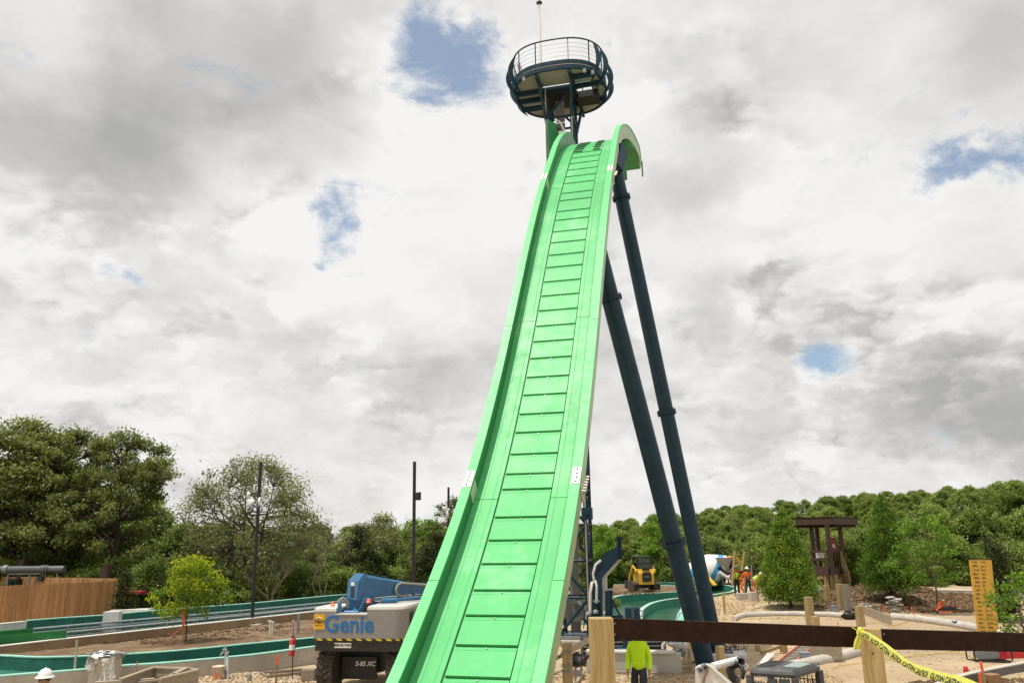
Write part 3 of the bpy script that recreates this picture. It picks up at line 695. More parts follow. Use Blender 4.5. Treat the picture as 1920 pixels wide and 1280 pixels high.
    bn = t.new('ShaderNodeBump'); bn.inputs['Distance'].default_value = .10; t.put(bn.inputs['Height'], t.math('ADD', t.math('MULTIPLY', n2, .8), t.math('MULTIPLY', n3, .35))); t.l.new(bn.outputs[0], b.inputs['Normal'])
    tag(link('ground', me, m), kind='structure')
build_ground()
SOIL = mat('brown_topsoil', (.155, .100, .060), rough=.97, var=.28, scale=1.6, bump=.04, bscale=7, col2=(.25, .18, .115), fac=(.46, .66), dirt=.5, dirtcol=(.07, .045, .028), spec=.1)
def sheet(name, rowA, rowB, m, n=7, wob=.04, seed=3, kind='structure', parent=None):
    """a surface between two lines, with small bumps"""
    N = len(rowA); r = random.Random(seed); rows = []
    for j in range(n+1):
        f = j/n; rows.append([Vector(a).lerp(Vector(b), f)+Vector((0, 0, (r.random()-.5)*wob if 0 < j < n else 0)) for a, b in zip(rowA, rowB)])
    mb = MB(); k = N
    mb.add([p for row in rows for p in row], [(j*k+i, j*k+i+1, (j+1)*k+i+1, (j+1)*k+i) for j in range(n) for i in range(k-1)], True)
    o = mb.build(name, m, parent)
    if parent is None: tag(o, kind=kind)
    return o
def resample(pts, n):
    pts = [Vector(p) for p in pts]; d = [0]
    for a, b in zip(pts, pts[1:]): d.append(d[-1]+(b-a).length)
    out = []
    for k in range(n):
        t = d[-1]*k/(n-1); i = max(j for j in range(len(d)) if d[j] <= t+1e-9); i = min(i, len(pts)-2); f = (t-d[i])/max(1e-9, d[i+1]-d[i]); out.append(pts[i].lerp(pts[i+1], f))
    return out
def offset(pts, d):
    out = []
    for i, p in enumerate(pts):
        a = pts[max(0, i-1)]; b = pts[min(len(pts)-1, i+1)]; t = Vector((b.x-a.x, b.y-a.y, 0)).normalized(); out.append(Vector(p)+Vector((-t.y, t.x, 0))*d)
    return out
def wall(name, label, cat, pts, z0, th, m_front, m_rim, rim=.05, m_back=None, group=None, side=1):
    """a wall whose visible top edge follows pts; it has thickness th away from the viewer side"""
    p0 = pts[len(pts)//2]; root = thing(name, label, cat, (p0.x, p0.y, z0), 0, group)
    A_ = [Vector(p) for p in pts]; B_ = offset(A_, th*side)
    zf = lambda P_, z: [Vector((p.x, p.y, z)) for p in P_]
    up = lambda P_, d: [Vector((p.x, p.y, p.z+d)) for p in P_]
    mb = MB(); rings = [[Vector((a.x, a.y, z0)), Vector((a.x, a.y, a.z-rim)), Vector((b.x, b.y, a.z-rim)), Vector((b.x, b.y, z0))] for a, b in zip(A_, B_)]
    mb.loft(rings); mb.build('wall_body', m_front, root)
    A2 = offset(A_, -.012*side); B2 = offset(A_, (th+.012)*side)
    mb = MB(); mb.loft([[Vector((a.x, a.y, a.z-rim+.001)), Vector((a.x, a.y, a.z)), Vector((b.x, b.y, a.z)), Vector((b.x, b.y, a.z-rim+.001))] for a, b in zip(A2, B2)]); mb.build('rim', m_rim, root)
    return root
# near flume trough on the left: concrete outer wall, teal far wall, teal floor
nearA = smooth(Gs([(-260, 1293), (-120, 1277), (0, 1266), (60, 1261), (109, 1257.5), (169, 1252.5), (225, 1247), (312, 1241), (375, 1235.5), (475, 1226), (590, 1211), (700, 1199), (830, 1186)], .5), 5)
farA = smooth(Gs([(-260, 1240), (-120, 1229), (-50, 1227), (0, 1227.5), (62, 1230.6), (125, 1229.7), (203, 1226.6), (312, 1220), (375, 1214.5), (475, 1204.7), (587, 1194.4), (700, 1184), (830, 1172)], .5), 5)
NB = len(nearA); farA = resample(farA, NB)
wall('flume_wall', 'low pale concrete flume wall with teal splashed top edge, nearest on the left', 'flume wall', nearA, -.2, .20, CONC, TEALRIM, .035)
wall('flume_wall', 'dark teal plastered flume wall in front of the brown planting bed', 'flume wall', farA, -.2, .18, TEAL, TEALRIM, .03)
flr = [Vector((p.x, p.y, .1)) for p in offset(nearA, .2)]; sheet('flume_floor', flr, [Vector((p.x, p.y, .1)) for p in farA], TEAL, 2, 0)
# tan retaining wall, brown bed between
tanW = smooth(Gs([(-260, 1236), (-120, 1222.5), (0, 1210), (94, 1199.3), (203, 1187.5), (312, 1175.5), (469, 1158.5), (584, 1146), (700, 1134), (830, 1122)], .62), 6)
tanW = resample(tanW, NB)
bedN = [Vector((p.x, p.y, .46)) for p in offset(farA, .17)]; bedF = [Vector((p.x, p.y, .30)) for p in offset(tanW, .02)]
bedM = [a.lerp(b, .25) for a, b in zip(bedN, bedF)]
for p in bedM: p.z = .38
sheet('planting_bed', bedN, bedF, SOIL, 14, .09, 5)
wall('retaining_wall', 'low tan retaining wall with pale rim behind the brown planting bed', 'retaining wall', tanW, 0, .22, TAN, WHITERIM, .03)
# the launch trough behind it
tealF = smooth(Gs([(52, 1162), (125, 1156.5), (200, 1151.5), (312, 1141.6), (469, 1130), (594, 1118), (660, 1112.5), (760, 1105), (860, 1098)], .95), 5)
wall('flume_wall', 'long teal flume wall behind the steel launch rails', 'flume wall', tealF, 0, .2, TEAL, TEALRIM, .03)
wall('flume_wall', 'short bare grey concrete end of the wall under the cedar fence', 'flume wall', smooth(Gs([(-260, 1192), (-100, 1178.5), (0, 1168.5), (50, 1163.5)], .93), 4), 0, .2, CONCL, WHITERIM, .03)
c = G(214, 1149, 1.0); t_ = thing('concrete_pier', 'square grey concrete pier at the right end of the cedar fence', 'pier', (c.x, c.y, 0), .1)
MB().box(Vector((c.x, c.y-.1, .52)), (.60, .40, 1.12), Matrix.Rotation(.1, 3, 'Z'), .012).build('pier_block', CONCL, t_)
tn = resample(tanW, 60); tf = resample(tealF, 60)
sheet('launch_floor', [Vector((p.x, p.y, .12)) for p in offset(tn, .22)], [Vector((p.x, p.y, .12)) for p in resample(smooth(Gs([(-260, 1192), (-100, 1178.5), (0, 1168.5), (50, 1163.5)], .93), 4)+tealF, 60)], TEAL, 2, 0)
def rails(name, label, px, z):
    pts = smooth(Gs(px, z), 10); root = thing(name, label, 'launch rail', pts[0].xyz, 0, 'launch rails')
    for dz, r in ((0, .045), (-.13, .035), (-.22, .045)): MB().path([p+Vector((0, 0, dz)) for p in pts], r, 8).build('rail_tube', STEEL, root)
    q = offset(pts, .18); MB().path([p+Vector((0, 0, -.02)) for p in q], .04, 8).build('rail_tube', STEEL, root)
    L_ = resample(pts, int((pts[-1]-pts[0]).length/1.15)); Q = offset(L_, .18)
    br = None
    for a, b in zip(L_, Q):
        mb = MB(); mb.beam(a+Vector((0, -.06, .0)), a+Vector((0, -.06, -.26)), .10, .02); mb.beam(a+Vector((0, 0, -.12)), b+Vector((0, 0, -.08)), .06, .06); mb.beam(a+Vector((0, .05, -.2)), Vector((a.x, a.y+.05, .1)), .05, .05)
        mb.build('rail_bracket', GREYM, root)
    return pts
r1 = rails('launch_rail', 'nearer galvanised launch rail behind the tan retaining wall', [(125, 1185), (312, 1167), (469, 1151.5), (594, 1138.5), (700, 1128), (830, 1116)], .72)
r2 = rails('launch_rail', 'farther galvanised launch rail below the long teal wall', [(62, 1178.5), (312, 1156.5), (469, 1143), (594, 1131), (700, 1121), (830, 1110)], .72)
GREENF = mat('bright_green_flume', (.012, .165, .035), rough=.4, var=.12)
root = thing('green_flume', 'bright green flume section at the left end of the launch rails', 'flume', G(60, 1190, .5))
for nm, px, zt, zb in (('near_side', [(-260, 1217), (-100, 1201.5), (0, 1191), (60, 1186.5), (125, 1181.5)], .86, .42), ('far_side', [(-260, 1203), (-100, 1190.5), (0, 1182.5), (62, 1176.8)], .86, .45)):
    P_ = smooth(Gs(px, zt), 5); mb = MB(); Q = offset(P_, .06)
    mb.loft([[Vector((a.x, a.y, zb)), Vector((a.x, a.y, zt)), Vector((b.x, b.y, zt)), Vector((b.x, b.y, zb))] for a, b in zip(P_, Q)]); mb.build('flume_side', GREENF, root)
# lazy river: rim walls, water, soil island
WATER = bpy.data.materials.new('pool_water'); WATER.use_nodes = True
def water_mat():
    t = NT(WATER.node_tree); b = t.n['Principled BSDF']; P = t.new('ShaderNodeNewGeometry').outputs['Position']
    n = t.noise(t.vm('MULTIPLY', P, (1, .6, 1)), .8, 5, .6)
    c = t.mix(t.mr(n, .35, .65, 0, 1), (.010, .070, .050, 1), (.030, .105, .055, 1)); t.put(b.inputs['Base Color'], c); b.inputs['Roughness'].default_value = .16; b.inputs['Specular IOR Level'].default_value = .16
    bn = t.new('ShaderNodeBump'); bn.inputs['Distance'].default_value = .012; t.put(bn.inputs['Height'], t.noise(t.vm('MULTIPLY', P, (1, 2.2, 1)), 2.2, 4, .6)); t.l.new(bn.outputs[0], b.inputs['Normal'])
water_mat()
wpoly = [G(1080, 1086, -.30), G(1240, 1087, -.3), G(1345, 1092, -.3), G(1390, 1101, -.3), G(1380, 1112, -.3), G(1300, 1126, -.3), G(1300, 1176, -.3), G(1050, 1178, -.3)]
mb = MB(); mb.add([Vector((p.x, p.y, -.32)) for p in wpoly], [tuple(range(len(wpoly)))]); tag(mb.build('water', WATER), kind='structure')
AQUA = mat('sea_green_plaster', (.030, .215, .150), rough=.7, var=.2, scale=1.5, dirt=.35, dirtcol=(.05, .26, .19))
AQUAW = mat('pale_green_rim', (.33, .52, .43), rough=.8, var=.16, scale=5, dirt=.5, dirtcol=(.45, .47, .38))
wall('river_wall', 'sea green inner wall round the brown soil island of the lazy river', 'river wall', isl_near_p, -.8, .22, AQUA, AQUAW, .03)
wall('river_wall', 'far green river wall that bends round behind the raking columns', 'river wall', out_p, -.8, .20, AQUA, AQUAW, .035)
wall('river_wall', 'low green wall on the far side of the soil island', 'river wall', isl_far_p, -.8, .2, AQUA, AQUAW, .03, side=1)
isl = [Vector((p.x, p.y, RIM_Z-.03)) for p in offset(isl_near_p, .2)]; isb = resample([Vector((p.x, p.y, RIM_Z-.03)) for p in reversed(offset(isl_far_p, .2))], len(isl))
sheet('soil_island', isl, isb, SOIL, 10, .10, 8)
pp = smooth(Gs([(1282, 1127), (1284, 1138), (1292, 1150), (1300, 1164)], .05), 4); qq = smooth(Gs([(1276, 1140), (1270, 1150), (1268, 1160), (1262, 1172)], -.28), 4)
mb = MB(); mb.strip([Vector((p.x+.15, p.y, .06)) for p in pp], pp); mb.strip(pp, qq); o = mb.build('beach_slope', mat('pale_aqua_slope', (.20, .52, .40), rough=.6, var=.12)); tag(o, kind='structure')
P_ = smooth([G(1268, 1164, -.2), G(1273, 1152, .1), G(1279, 1144, .3), G(1281, 1143, .2)], 5); tag(MB().path(P_, .05, 8).build('drain_hose', WHITE), 'white hose bent over the edge of the green pool', 'hose')
# ------------------------------------------------------------------ trees and bushes
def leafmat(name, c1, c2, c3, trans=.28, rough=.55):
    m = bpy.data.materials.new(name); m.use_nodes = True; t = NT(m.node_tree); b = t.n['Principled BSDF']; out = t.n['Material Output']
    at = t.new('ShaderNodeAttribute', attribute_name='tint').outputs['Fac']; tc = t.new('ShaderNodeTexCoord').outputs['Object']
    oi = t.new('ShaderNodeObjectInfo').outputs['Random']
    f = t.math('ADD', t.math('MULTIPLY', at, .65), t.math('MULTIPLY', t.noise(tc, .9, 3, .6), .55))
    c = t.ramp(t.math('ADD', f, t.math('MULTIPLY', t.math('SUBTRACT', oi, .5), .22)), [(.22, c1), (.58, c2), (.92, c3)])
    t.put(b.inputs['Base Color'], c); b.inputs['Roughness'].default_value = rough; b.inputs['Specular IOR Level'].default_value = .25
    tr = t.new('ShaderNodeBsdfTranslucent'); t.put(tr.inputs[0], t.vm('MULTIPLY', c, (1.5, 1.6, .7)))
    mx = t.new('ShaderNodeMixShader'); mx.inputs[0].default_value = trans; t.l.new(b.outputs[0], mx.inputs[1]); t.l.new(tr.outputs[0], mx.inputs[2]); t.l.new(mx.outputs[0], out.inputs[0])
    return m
L_OAK = leafmat('oak_leaves', (.062, .082, .024), (.165, .195, .060), (.31, .33, .12))
L_DRY = leafmat('sparse_leaves', (.10, .115, .050), (.20, .225, .095), (.33, .35, .17))
L_MID = leafmat('woodland_leaves', (.075, .112, .024), (.19, .245, .056), (.34, .39, .12))
L_OLV = leafmat('olive_woodland_leaves', (.070, .085, .025), (.165, .185, .060), (.29, .30, .12))
L_DRY2 = leafmat('dull_woodland_leaves', (.050, .075, .026), (.115, .150, .050), (.21, .25, .10))
L_FRE = leafmat('light_woodland_leaves', (.075, .12, .018), (.19, .26, .045), (.34, .42, .09))
L_BRIGHT = leafmat('fresh_leaves', (.058, .125, .012), (.145, .265, .026), (.30, .39, .055), trans=.34)
L_CYP = leafmat('cypress_needles', (.040, .092, .010), (.125, .225, .022), (.32, .33, .045), trans=.3)
L_YEL = leafmat('yellow_green_leaves', (.10, .18, .012), (.33, .38, .022), (.72, .62, .05), trans=.4)
L_CED = leafmat('cedar_foliage', (.016, .024, .008), (.040, .052, .014), (.085, .092, .026))
BARK = mat('grey_bark', (.115, .095, .075), rough=.95, var=.35, scale=6, bump=.012, bscale=14, spec=.1)
BARKD = mat('dark_bark', (.050, .038, .030), rough=.95, var=.3, scale=6, spec=.1)
BARE = mat('bare_twigs', (.22, .18, .14), rough=.95, var=.3, scale=5, spec=.1)
def leaf_mesh(C, S, tint, up=.35, asp=.62, rng=RNG):
    n = len(C); N = rng.normal(size=(n, 3)); N[:, 2] = np.abs(N[:, 2])+up; N /= np.linalg.norm(N, axis=1)[:, None]
    T = rng.normal(size=(n, 3)); T -= N*(T*N).sum(1)[:, None]; T /= np.linalg.norm(T, axis=1)[:, None]; B = np.cross(N, T)
    S = np.asarray(S)[:, None]; T = T*S; B = B*S*asp
    V = np.stack([C-T, C-B*.9+T*.15, C+T, C+B*.9+T*.15], 1).reshape(-1, 3)
    me = bpy.data.meshes.new('leaves'); me.vertices.add(4*n); me.vertices.foreach_set('co', V.astype(np.float32).ravel())
    me.loops.add(4*n); me.loops.foreach_set('vertex_index', np.arange(4*n, dtype=np.int32)); me.polygons.add(n)
    me.polygons.foreach_set('loop_start', np.arange(0, 4*n, 4, dtype=np.int32)); me.polygons.foreach_set('loop_total', np.full(n, 4, np.int32)); me.update()
    a = me.attributes.new('tint', 'FLOAT', 'POINT'); a.data.foreach_set('value', np.repeat(tint, 4).astype(np.float32)); return me
def wiggle(a, b, n, amp, r):
    a, b = Vector(a), Vector(b); L = (b-a).length; pts = [a]
    for k in range(1, n): f = k/n; pts.append(a.lerp(b, f)+Vector((r.uniform(-1, 1), r.uniform(-1, 1), r.uniform(-.5, .9)))*(amp*L*math.sin(PI*f)))
    return pts+[b]
def grow(seed, H, R, clear=.22, clumps=60, per=320, leaf=.13, cr=(.13, .24), trunk=.22, flat=.55, shape='dome', fill=.5, gap=.0, limbs=7, lean=(0, 0), droop=0.0, multi=1):
    """a tree: trunk and limbs as tubes, crown as leaf clumps hung on the limb ends; height H, crown radius R"""
    r = random.Random(seed); g = np.random.default_rng(seed); z0 = H*clear; hc = H-z0; cl = []
    tries = 0
    while len(cl) < clumps and tries < clumps*30:
        tries += 1; a = r.uniform(0, 2*PI); f = r.random()
        if shape == 'dome':
            z = f**.85; prof = math.sqrt(max(0, 1-(max(0, z-.30)/.70)**2))*(.62+.38*min(1, z/.28)); rad = R*prof*(r.uniform(fill, 1)**.6)*r.uniform(.82, 1.05)*(1+.20*math.sin(3*a+seed)+.14*math.sin(5*a+z*6+seed*2))
        elif shape == 'cone':
            z = f**1.25; prof = (1-z)**.72*(.72+.28*min(1, z/.12)); rad = R*prof*(r.uniform(fill, 1)**.5)
        elif shape == 'column': z = f; prof = math.sin(PI*min(1, z*.9+.08))**.4; rad = R*prof*r.uniform(.3, 1)
        else: z = f; prof = math.sqrt(max(0, 1-(z*1.0)**2)); rad = R*prof*r.uniform(.2, 1)
        p = np.array([math.cos(a)*rad+lean[0]*z, math.sin(a)*rad+lean[1]*z, z0+hc*z*.97])
        s = R*r.uniform(*cr)*(1 if shape != 'cone' else (.55+.7*(1-z)))
        if any(np.linalg.norm(p-q[0]) < (s+q[1])*(.42+gap) for q in cl): continue
        cl.append((p, s))
    Cs, Ss, Ts = [], [], []
    for p, s in cl:
        n = int(per*(s/(R*sum(cr)/2))**2*r.uniform(.7, 1.2)); d = g.normal(size=(n, 3)); d /= np.linalg.norm(d, axis=1)[:, None]
        rr = g.random(n)**.42; wob = 1+.35*np.sin(d[:, 0]*5+seed)*np.cos(d[:, 1]*4+p[0])
        q = d*(rr*wob)[:, None]*s*np.array([1.12, 1.12, flat])
        if droop: q[:, 2] -= droop*np.hypot(q[:, 0]+p[0]*.2, q[:, 1]+p[1]*.2)
        q += g.normal(size=(n, 3))*s*.20*(1+.8*(g.random((n, 1)) < .12))
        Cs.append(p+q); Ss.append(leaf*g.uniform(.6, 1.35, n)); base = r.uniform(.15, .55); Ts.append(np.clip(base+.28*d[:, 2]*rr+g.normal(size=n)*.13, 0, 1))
    crown = leaf_mesh(np.concatenate(Cs), np.concatenate(Ss), np.concatenate(Ts), rng=g)
    mb = MB(); stems = []
    for k in range(multi):
        bx, by = (r.uniform(-.3, .3), r.uniform(-.3, .3)) if multi > 1 else (0, 0); tx, ty = (bx*6, by*6) if multi > 1 else (0, 0)
        tp = Vector((tx+lean[0]*.6, ty+lean[1]*.6, H*(.80 if shape != 'cone' else .93))); tr = wiggle((bx, by, -.3), tp, 8, .035, r); k_ = trunk/multi**.5
        mb.path(tr, k_, 7, rad=[k_*(1.15-.98*i/8) for i in range(9)]); stems.append(tr)
    ends = []
    for k in range(limbs):
        tr = stems[k % len(stems)]; a = 2*PI*(k+r.random()*.6)/limbs; i = 3+int(4*k/limbs) if shape != 'cone' else 1+k % 7
        s0 = tr[min(i, 7)]; zt = z0+hc*r.uniform(.25, .75); e = Vector((math.cos(a)*R*.62, math.sin(a)*R*.62, max(zt, s0.z+.2)))
        if shape == 'cone': e = Vector((math.cos(a)*R*.5*(1-s0.z/H), math.sin(a)*R*.5*(1-s0.z/H), s0.z+.25))
        w = wiggle(s0, e, 5, .10, r); mb.path(w, .1, 5, rad=[trunk*.42*(1-.75*j/5) for j in range(6)]); ends += w[2:]
    for tr in stems: ends += tr[4:]
    for p, s in cl:
        P_ = Vector(p); q = min(ends, key=lambda e: (e-P_).length+max(0, e.z-P_.z)*1.5)
        w = wiggle(q, P_, 4, .10, r); tt = trunk*.15+.008; mb.path(w, .03, 4, rad=[tt*(1-.8*j/4) for j in range(5)])
        for _ in range(3):
            e = P_+Vector((r.gauss(0, 1), r.gauss(0, 1), r.gauss(.2, .6)))*s*.6; mb.path([w[2], w[2].lerp(e, .5)+Vector((0, 0, s*.1)), e], .01, 3, rad=[tt*.5, tt*.3, .006])
    return mb.mesh('trunk'), crown
VAR = {}
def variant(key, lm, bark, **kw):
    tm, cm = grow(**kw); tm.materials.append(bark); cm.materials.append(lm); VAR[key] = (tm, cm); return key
def plant(key, name, label, x, y, sc=1.0, rz=0.0, cat='tree', group=None, z=None, sz=None, sx=None):
    tm, cm = VAR[key]; z = float(gz(x, y))-.05 if z is None else z
    o = thing(name, label, cat, (x, y, z), rz, group); o.scale = (sx or sc, sx or sc, sz or sc)
    for n, me in (('trunk', tm), ('crown', cm)):
        c = bpy.data.objects.new(n, me); COL.objects.link(c); c.parent = o
    return o
variant('oak1', L_OAK, BARKD, seed=21, H=11.2, R=4.6, clear=.20, clumps=105, per=330, leaf=.105, cr=(.12, .20), trunk=.34, limbs=10, fill=.35, gap=.0)
variant('oak2', L_OAK, BARKD, seed=22, H=11.0, R=4.2, clear=.24, clumps=88, per=300, leaf=.105, cr=(.12, .20), trunk=.32, limbs=9, fill=.35, gap=.04)
variant('oak3', L_OAK, BARKD, seed=33, H=10.6, R=4.3, clear=.22, clumps=84, per=300, leaf=.10, cr=(.10, .19), trunk=.30, limbs=10, fill=.3, gap=.08, flat=.45)
variant('sparse', L_DRY, BARK, seed=24, H=9.4, R=4.9, clear=.16, clumps=170, per=135, leaf=.085, cr=(.10, .18), trunk=.24, limbs=12, fill=.3, flat=.8, multi=3)
for k in range(4): variant('wood%d' % k, L_MID, BARKD, seed=40+k, H=7.0, R=2.9, clear=.10, clumps=105, per=150, leaf=.115, cr=(.10, .21), flat=.8, trunk=.17, limbs=6, fill=.4, multi=1+k % 2)
for k in range(3): variant('bush%d' % k, L_MID, BARK, seed=50+k, H=3.2, R=2.0, clear=.02, clumps=30, per=260, leaf=.085, cr=(.22, .36), trunk=.07, limbs=5, fill=.2, shape='round', multi=3)
variant('willow', L_DRY, BARK, seed=61, H=6.6, R=3.0, clear=.12, clumps=60, per=170, leaf=.10, cr=(.14, .24), trunk=.13, limbs=9, fill=.3, multi=3, flat=.9)
for k in range(4):
    lm = (L_OLV, L_DRY2, L_MID, L_FRE)[k]; tm_, cm_ = VAR['wood%d' % k]; c2 = cm_.copy(); c2.materials.clear(); c2.materials.append(lm); VAR['wood%d' % (k+4)] = (tm_, c2)
variant('fresh', L_BRIGHT, BARK, seed=62, H=5.6, R=2.2, clear=.08, clumps=44, per=230, leaf=.10, cr=(.2, .32), trunk=.10, limbs=6, fill=.3)
variant('cedar', L_CED, BARKD, seed=63, H=4.6, R=2.4, clear=.04, clumps=60, per=260, leaf=.075, cr=(.16, .26), trunk=.12, limbs=7, fill=.3, shape='cone', flat=1.0)
variant('cypress1', L_CYP, BARKD, seed=71, H=5.1, R=1.80, clear=.13, clumps=150, per=240, leaf=.052, cr=(.17, .26), trunk=.085, limbs=14, fill=.45, shape='cone', flat=.55, droop=.25)
variant('cypress2', L_CYP, BARKD, seed=72, H=5.6, R=1.9, clear=.14, clumps=140, per=230, leaf=.054, cr=(.18, .28), trunk=.12, limbs=14, fill=.4, shape='cone', flat=.6, droop=.2)
variant('young', L_BRIGHT, BARK, seed=73, H=4.4, R=1.5, clear=.28, clumps=50, per=60, leaf=.07, cr=(.16, .3), trunk=.045, limbs=8, fill=.3, gap=.08)
variant('maple', L_YEL, BARK, seed=74, H=2.95, R=1.30, clear=.30, clumps=56, per=95, leaf=.060, cr=(.18, .30), trunk=.035, limbs=8, fill=.25, gap=.02)
variant('column', L_CED, BARKD, seed=75, H=3.0, R=.5, clear=.03, clumps=30, per=170, leaf=.05, cr=(.4, .7), trunk=.05, limbs=6, shape='column', flat=1.3)
variant('sapling', L_BRIGHT, BARK, seed=76, H=2.6, R=1.1, clear=.1, clumps=34, per=50, leaf=.065, cr=(.2, .34), trunk=.03, limbs=7, fill=.2, gap=.05)
def bare(seed, H, R):
    r = random.Random(seed); mb = MB()
    def br(p, d, L, rad, lv):
        q = p+d*L; m = p.lerp(q, .5)+Vector((r.uniform(-1, 1), r.uniform(-1, 1), 0))*L*.12; mb.path([p, m, q], rad, 4, rad=[rad, rad*.8, rad*.6])
        if lv:
            for _ in range(r.choice((2, 3, 3))):
                nd = (d+Vector((r.uniform(-1, 1), r.uniform(-1, 1), r.uniform(-.25, .7)))*.75).normalized(); br(q, nd, L*r.uniform(.6, .85), rad*.55, lv-1)
    for k in range(3): br(Vector((k*.12, 0, 0)), Vector((r.uniform(-.4, .4), r.uniform(-.3, .3), 1)).normalized(), H*.30, .055, 5)
    return mb.mesh('branches')
def at_px(px, Y): return A(px, 1000, Y).x
# big oaks on the left
plant('oak1', 'oak_tree', 'broad dark green oak cut by the left edge of the picture, behind the grey pipe', at_px(20, 47), 47, .98, .3)
plant('oak2', 'oak_tree', 'tall dark oak with dense crown rising behind the middle of the cedar fence', at_px(118, 49), 49, .97, 1.2)
plant('oak3', 'oak_tree', 'airy oak with layered open branches at the right end of the left tree group', at_px(214, 46.5), 46.5, .96, 2.2, sx=.80)
plant('sparse', 'pale_tree', 'wide rounded pale green tree with thin foliage behind the leaning black pole', at_px(470, 47), 47, .90, .4)
plant('oak2', 'oak_tree', 'oak in deep shade standing behind the two leftmost oaks', at_px(75, 58), 58, .92, 4.2)
plant('wood1', 'woodland_tree', 'narrow green tree in the gap between the airy oak and the pale tree', at_px(345, 52), 52, .70, 1)
plant('willow', 'willowy_tree', 'light olive tree with fine twigs just left of the tallest black pole', at_px(722, 58), 58, .82, 1)
plant('willow', 'willowy_tree', 'light olive twiggy tree lower and left of its neighbour, above the blue boom', at_px(668, 66), 66, .74, 3)
plant('fresh', 'woodland_tree', 'yellow green leafy tree right behind the tallest black pole', at_px(775, 62), 62, .92, 2)
plant('fresh', 'woodland_tree', 'yellow green leafy tree between the tallest black pole and the slide', at_px(812, 64), 64, .92, 4)
plant('oak3', 'oak_tree', 'dark leafy tree touching the left edge of the slide by the third pole', at_px(858, 52), 52, .60, 1.0)
plant('cedar', 'cedar_tree', 'olive brown cedar of rounded cone shape behind the blue boom lift', at_px(676, 50), 50, 1.02, 0)
plant('cedar', 'cedar_tree', 'dark cedar right of the tallest black pole, against the slide', at_px(815, 50), 50, .95, 2)
for k, (px, Y, h, lab) in enumerate([(604, 46, 5.0, 'leafless grey brown tree standing left of the round cedar'), (512, 44.5, 4.4, 'pale bare branched dead tree under the wide pale tree')]):
    x = at_px(px, Y); root = thing('dead_tree', lab, 'tree', (x, Y, float(gz(x, Y))), k)
    link('branches', bare(90+k, h*(1 if k == 0 else .72), 2), BARE, root, True)
G_EDGE = 'trees and bushes along the edge of the woodland'
rr = random.Random(5)
WHERE = [(130, 'at the far left edge'), (225, 'behind the cedar fence'), (345, 'behind the young maple'), (430, 'left of the leaning pole'), (560, 'under the wide pale tree'), (650, 'left of the boom lift'), (770, 'above the boom lift'), (1060, 'beside the slide'), (1180, 'right of the lift tower'), (1275, 'behind the yellow loader'), (1360, 'behind the raking columns'), (1440, 'behind the workers'), (1530, 'left of the brown hut'), (1620, 'right of the brown hut'), (1720, 'behind the taller cypress'), (1810, 'left of the yellow board'), (1890, 'above the yellow board'), (9999, 'at the far right edge')]
side_words = lambda px: next(w for x, w in WHERE if px < x)
edge_labels = set()
def edge(key, px, Y, sc, sz=None, row='front row'):
    x = at_px(px, Y); kind = 'low green bush' if key.startswith('bush') else 'mid green tree'
    plant(key, 'bush' if key.startswith('bush') else 'woodland_tree', kind+' in the '+row+' of woodland '+side_words(px), x, Y, sc, rr.uniform(0, 6), 'bush' if key.startswith('bush') else 'tree', kind.replace('bush', 'bushe').replace('tree', 'tree')+'s of the '+row+' '+side_words(px), sx=sc*rr.uniform(.72, 1.25), sz=sc*rr.uniform(.9, 1.12))
# undergrowth left of the slide
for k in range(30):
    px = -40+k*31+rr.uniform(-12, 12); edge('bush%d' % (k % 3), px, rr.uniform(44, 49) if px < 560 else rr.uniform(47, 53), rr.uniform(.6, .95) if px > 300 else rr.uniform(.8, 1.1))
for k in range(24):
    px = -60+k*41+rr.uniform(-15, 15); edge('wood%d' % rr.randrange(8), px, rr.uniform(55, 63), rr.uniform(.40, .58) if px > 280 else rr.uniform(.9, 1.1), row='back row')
# woodland edge on the right
def top_row(px): return np.interp(px, [1050, 1130, 1200, 1300, 1380, 1440, 1500, 1560, 1650, 1730, 1800, 1850, 1920, 2100], [992, 985, 980, 979, 980, 974, 967, 961, 956, 938, 926, 910, 890, 858])
def fit_scale(px, Y, row, h=7.0):
    x = at_px(px, Y); top = A(px, row, Y).z; return max(.45, min(1.6, (top-float(gz(x, Y)))/h))
for k in range(26):
    px = 1075+k*38+rr.uniform(-12, 12); Y = rr.uniform(71, 76) if px < 1420 else rr.uniform(62, 67) if px < 1560 else rr.uniform(54, 60)
    row = top_row(px)+rr.uniform(22, 60); edge('wood%d' % rr.randrange(8), px, Y, fit_scale(px, Y, row))
for k in range(30):
    px = 1060+k*33+rr.uniform(-12, 12); Y = rr.uniform(80, 86); edge('wood%d' % rr.randrange(8), px, Y, fit_scale(px, Y, top_row(px)+rr.uniform(4, 30)), row='middle row')
for k in range(30):
    px = 1060+k*33+rr.uniform(-12, 12); Y = rr.uniform(88, 100); edge('wood%d' % rr.randrange(8), px, Y, fit_scale(px, Y, top_row(px)+rr.uniform(-6, 14)), row='topmost row')
for k in range(30):
    px = 1080+k*32+rr.uniform(-10, 10); Y = rr.uniform(68.5, 71) if px < 1420 else rr.uniform(60, 64) if px < 1560 else rr.uniform(50.5, 54); edge('bush%d' % (k % 3), px, Y, rr.uniform(.7, 1.15))
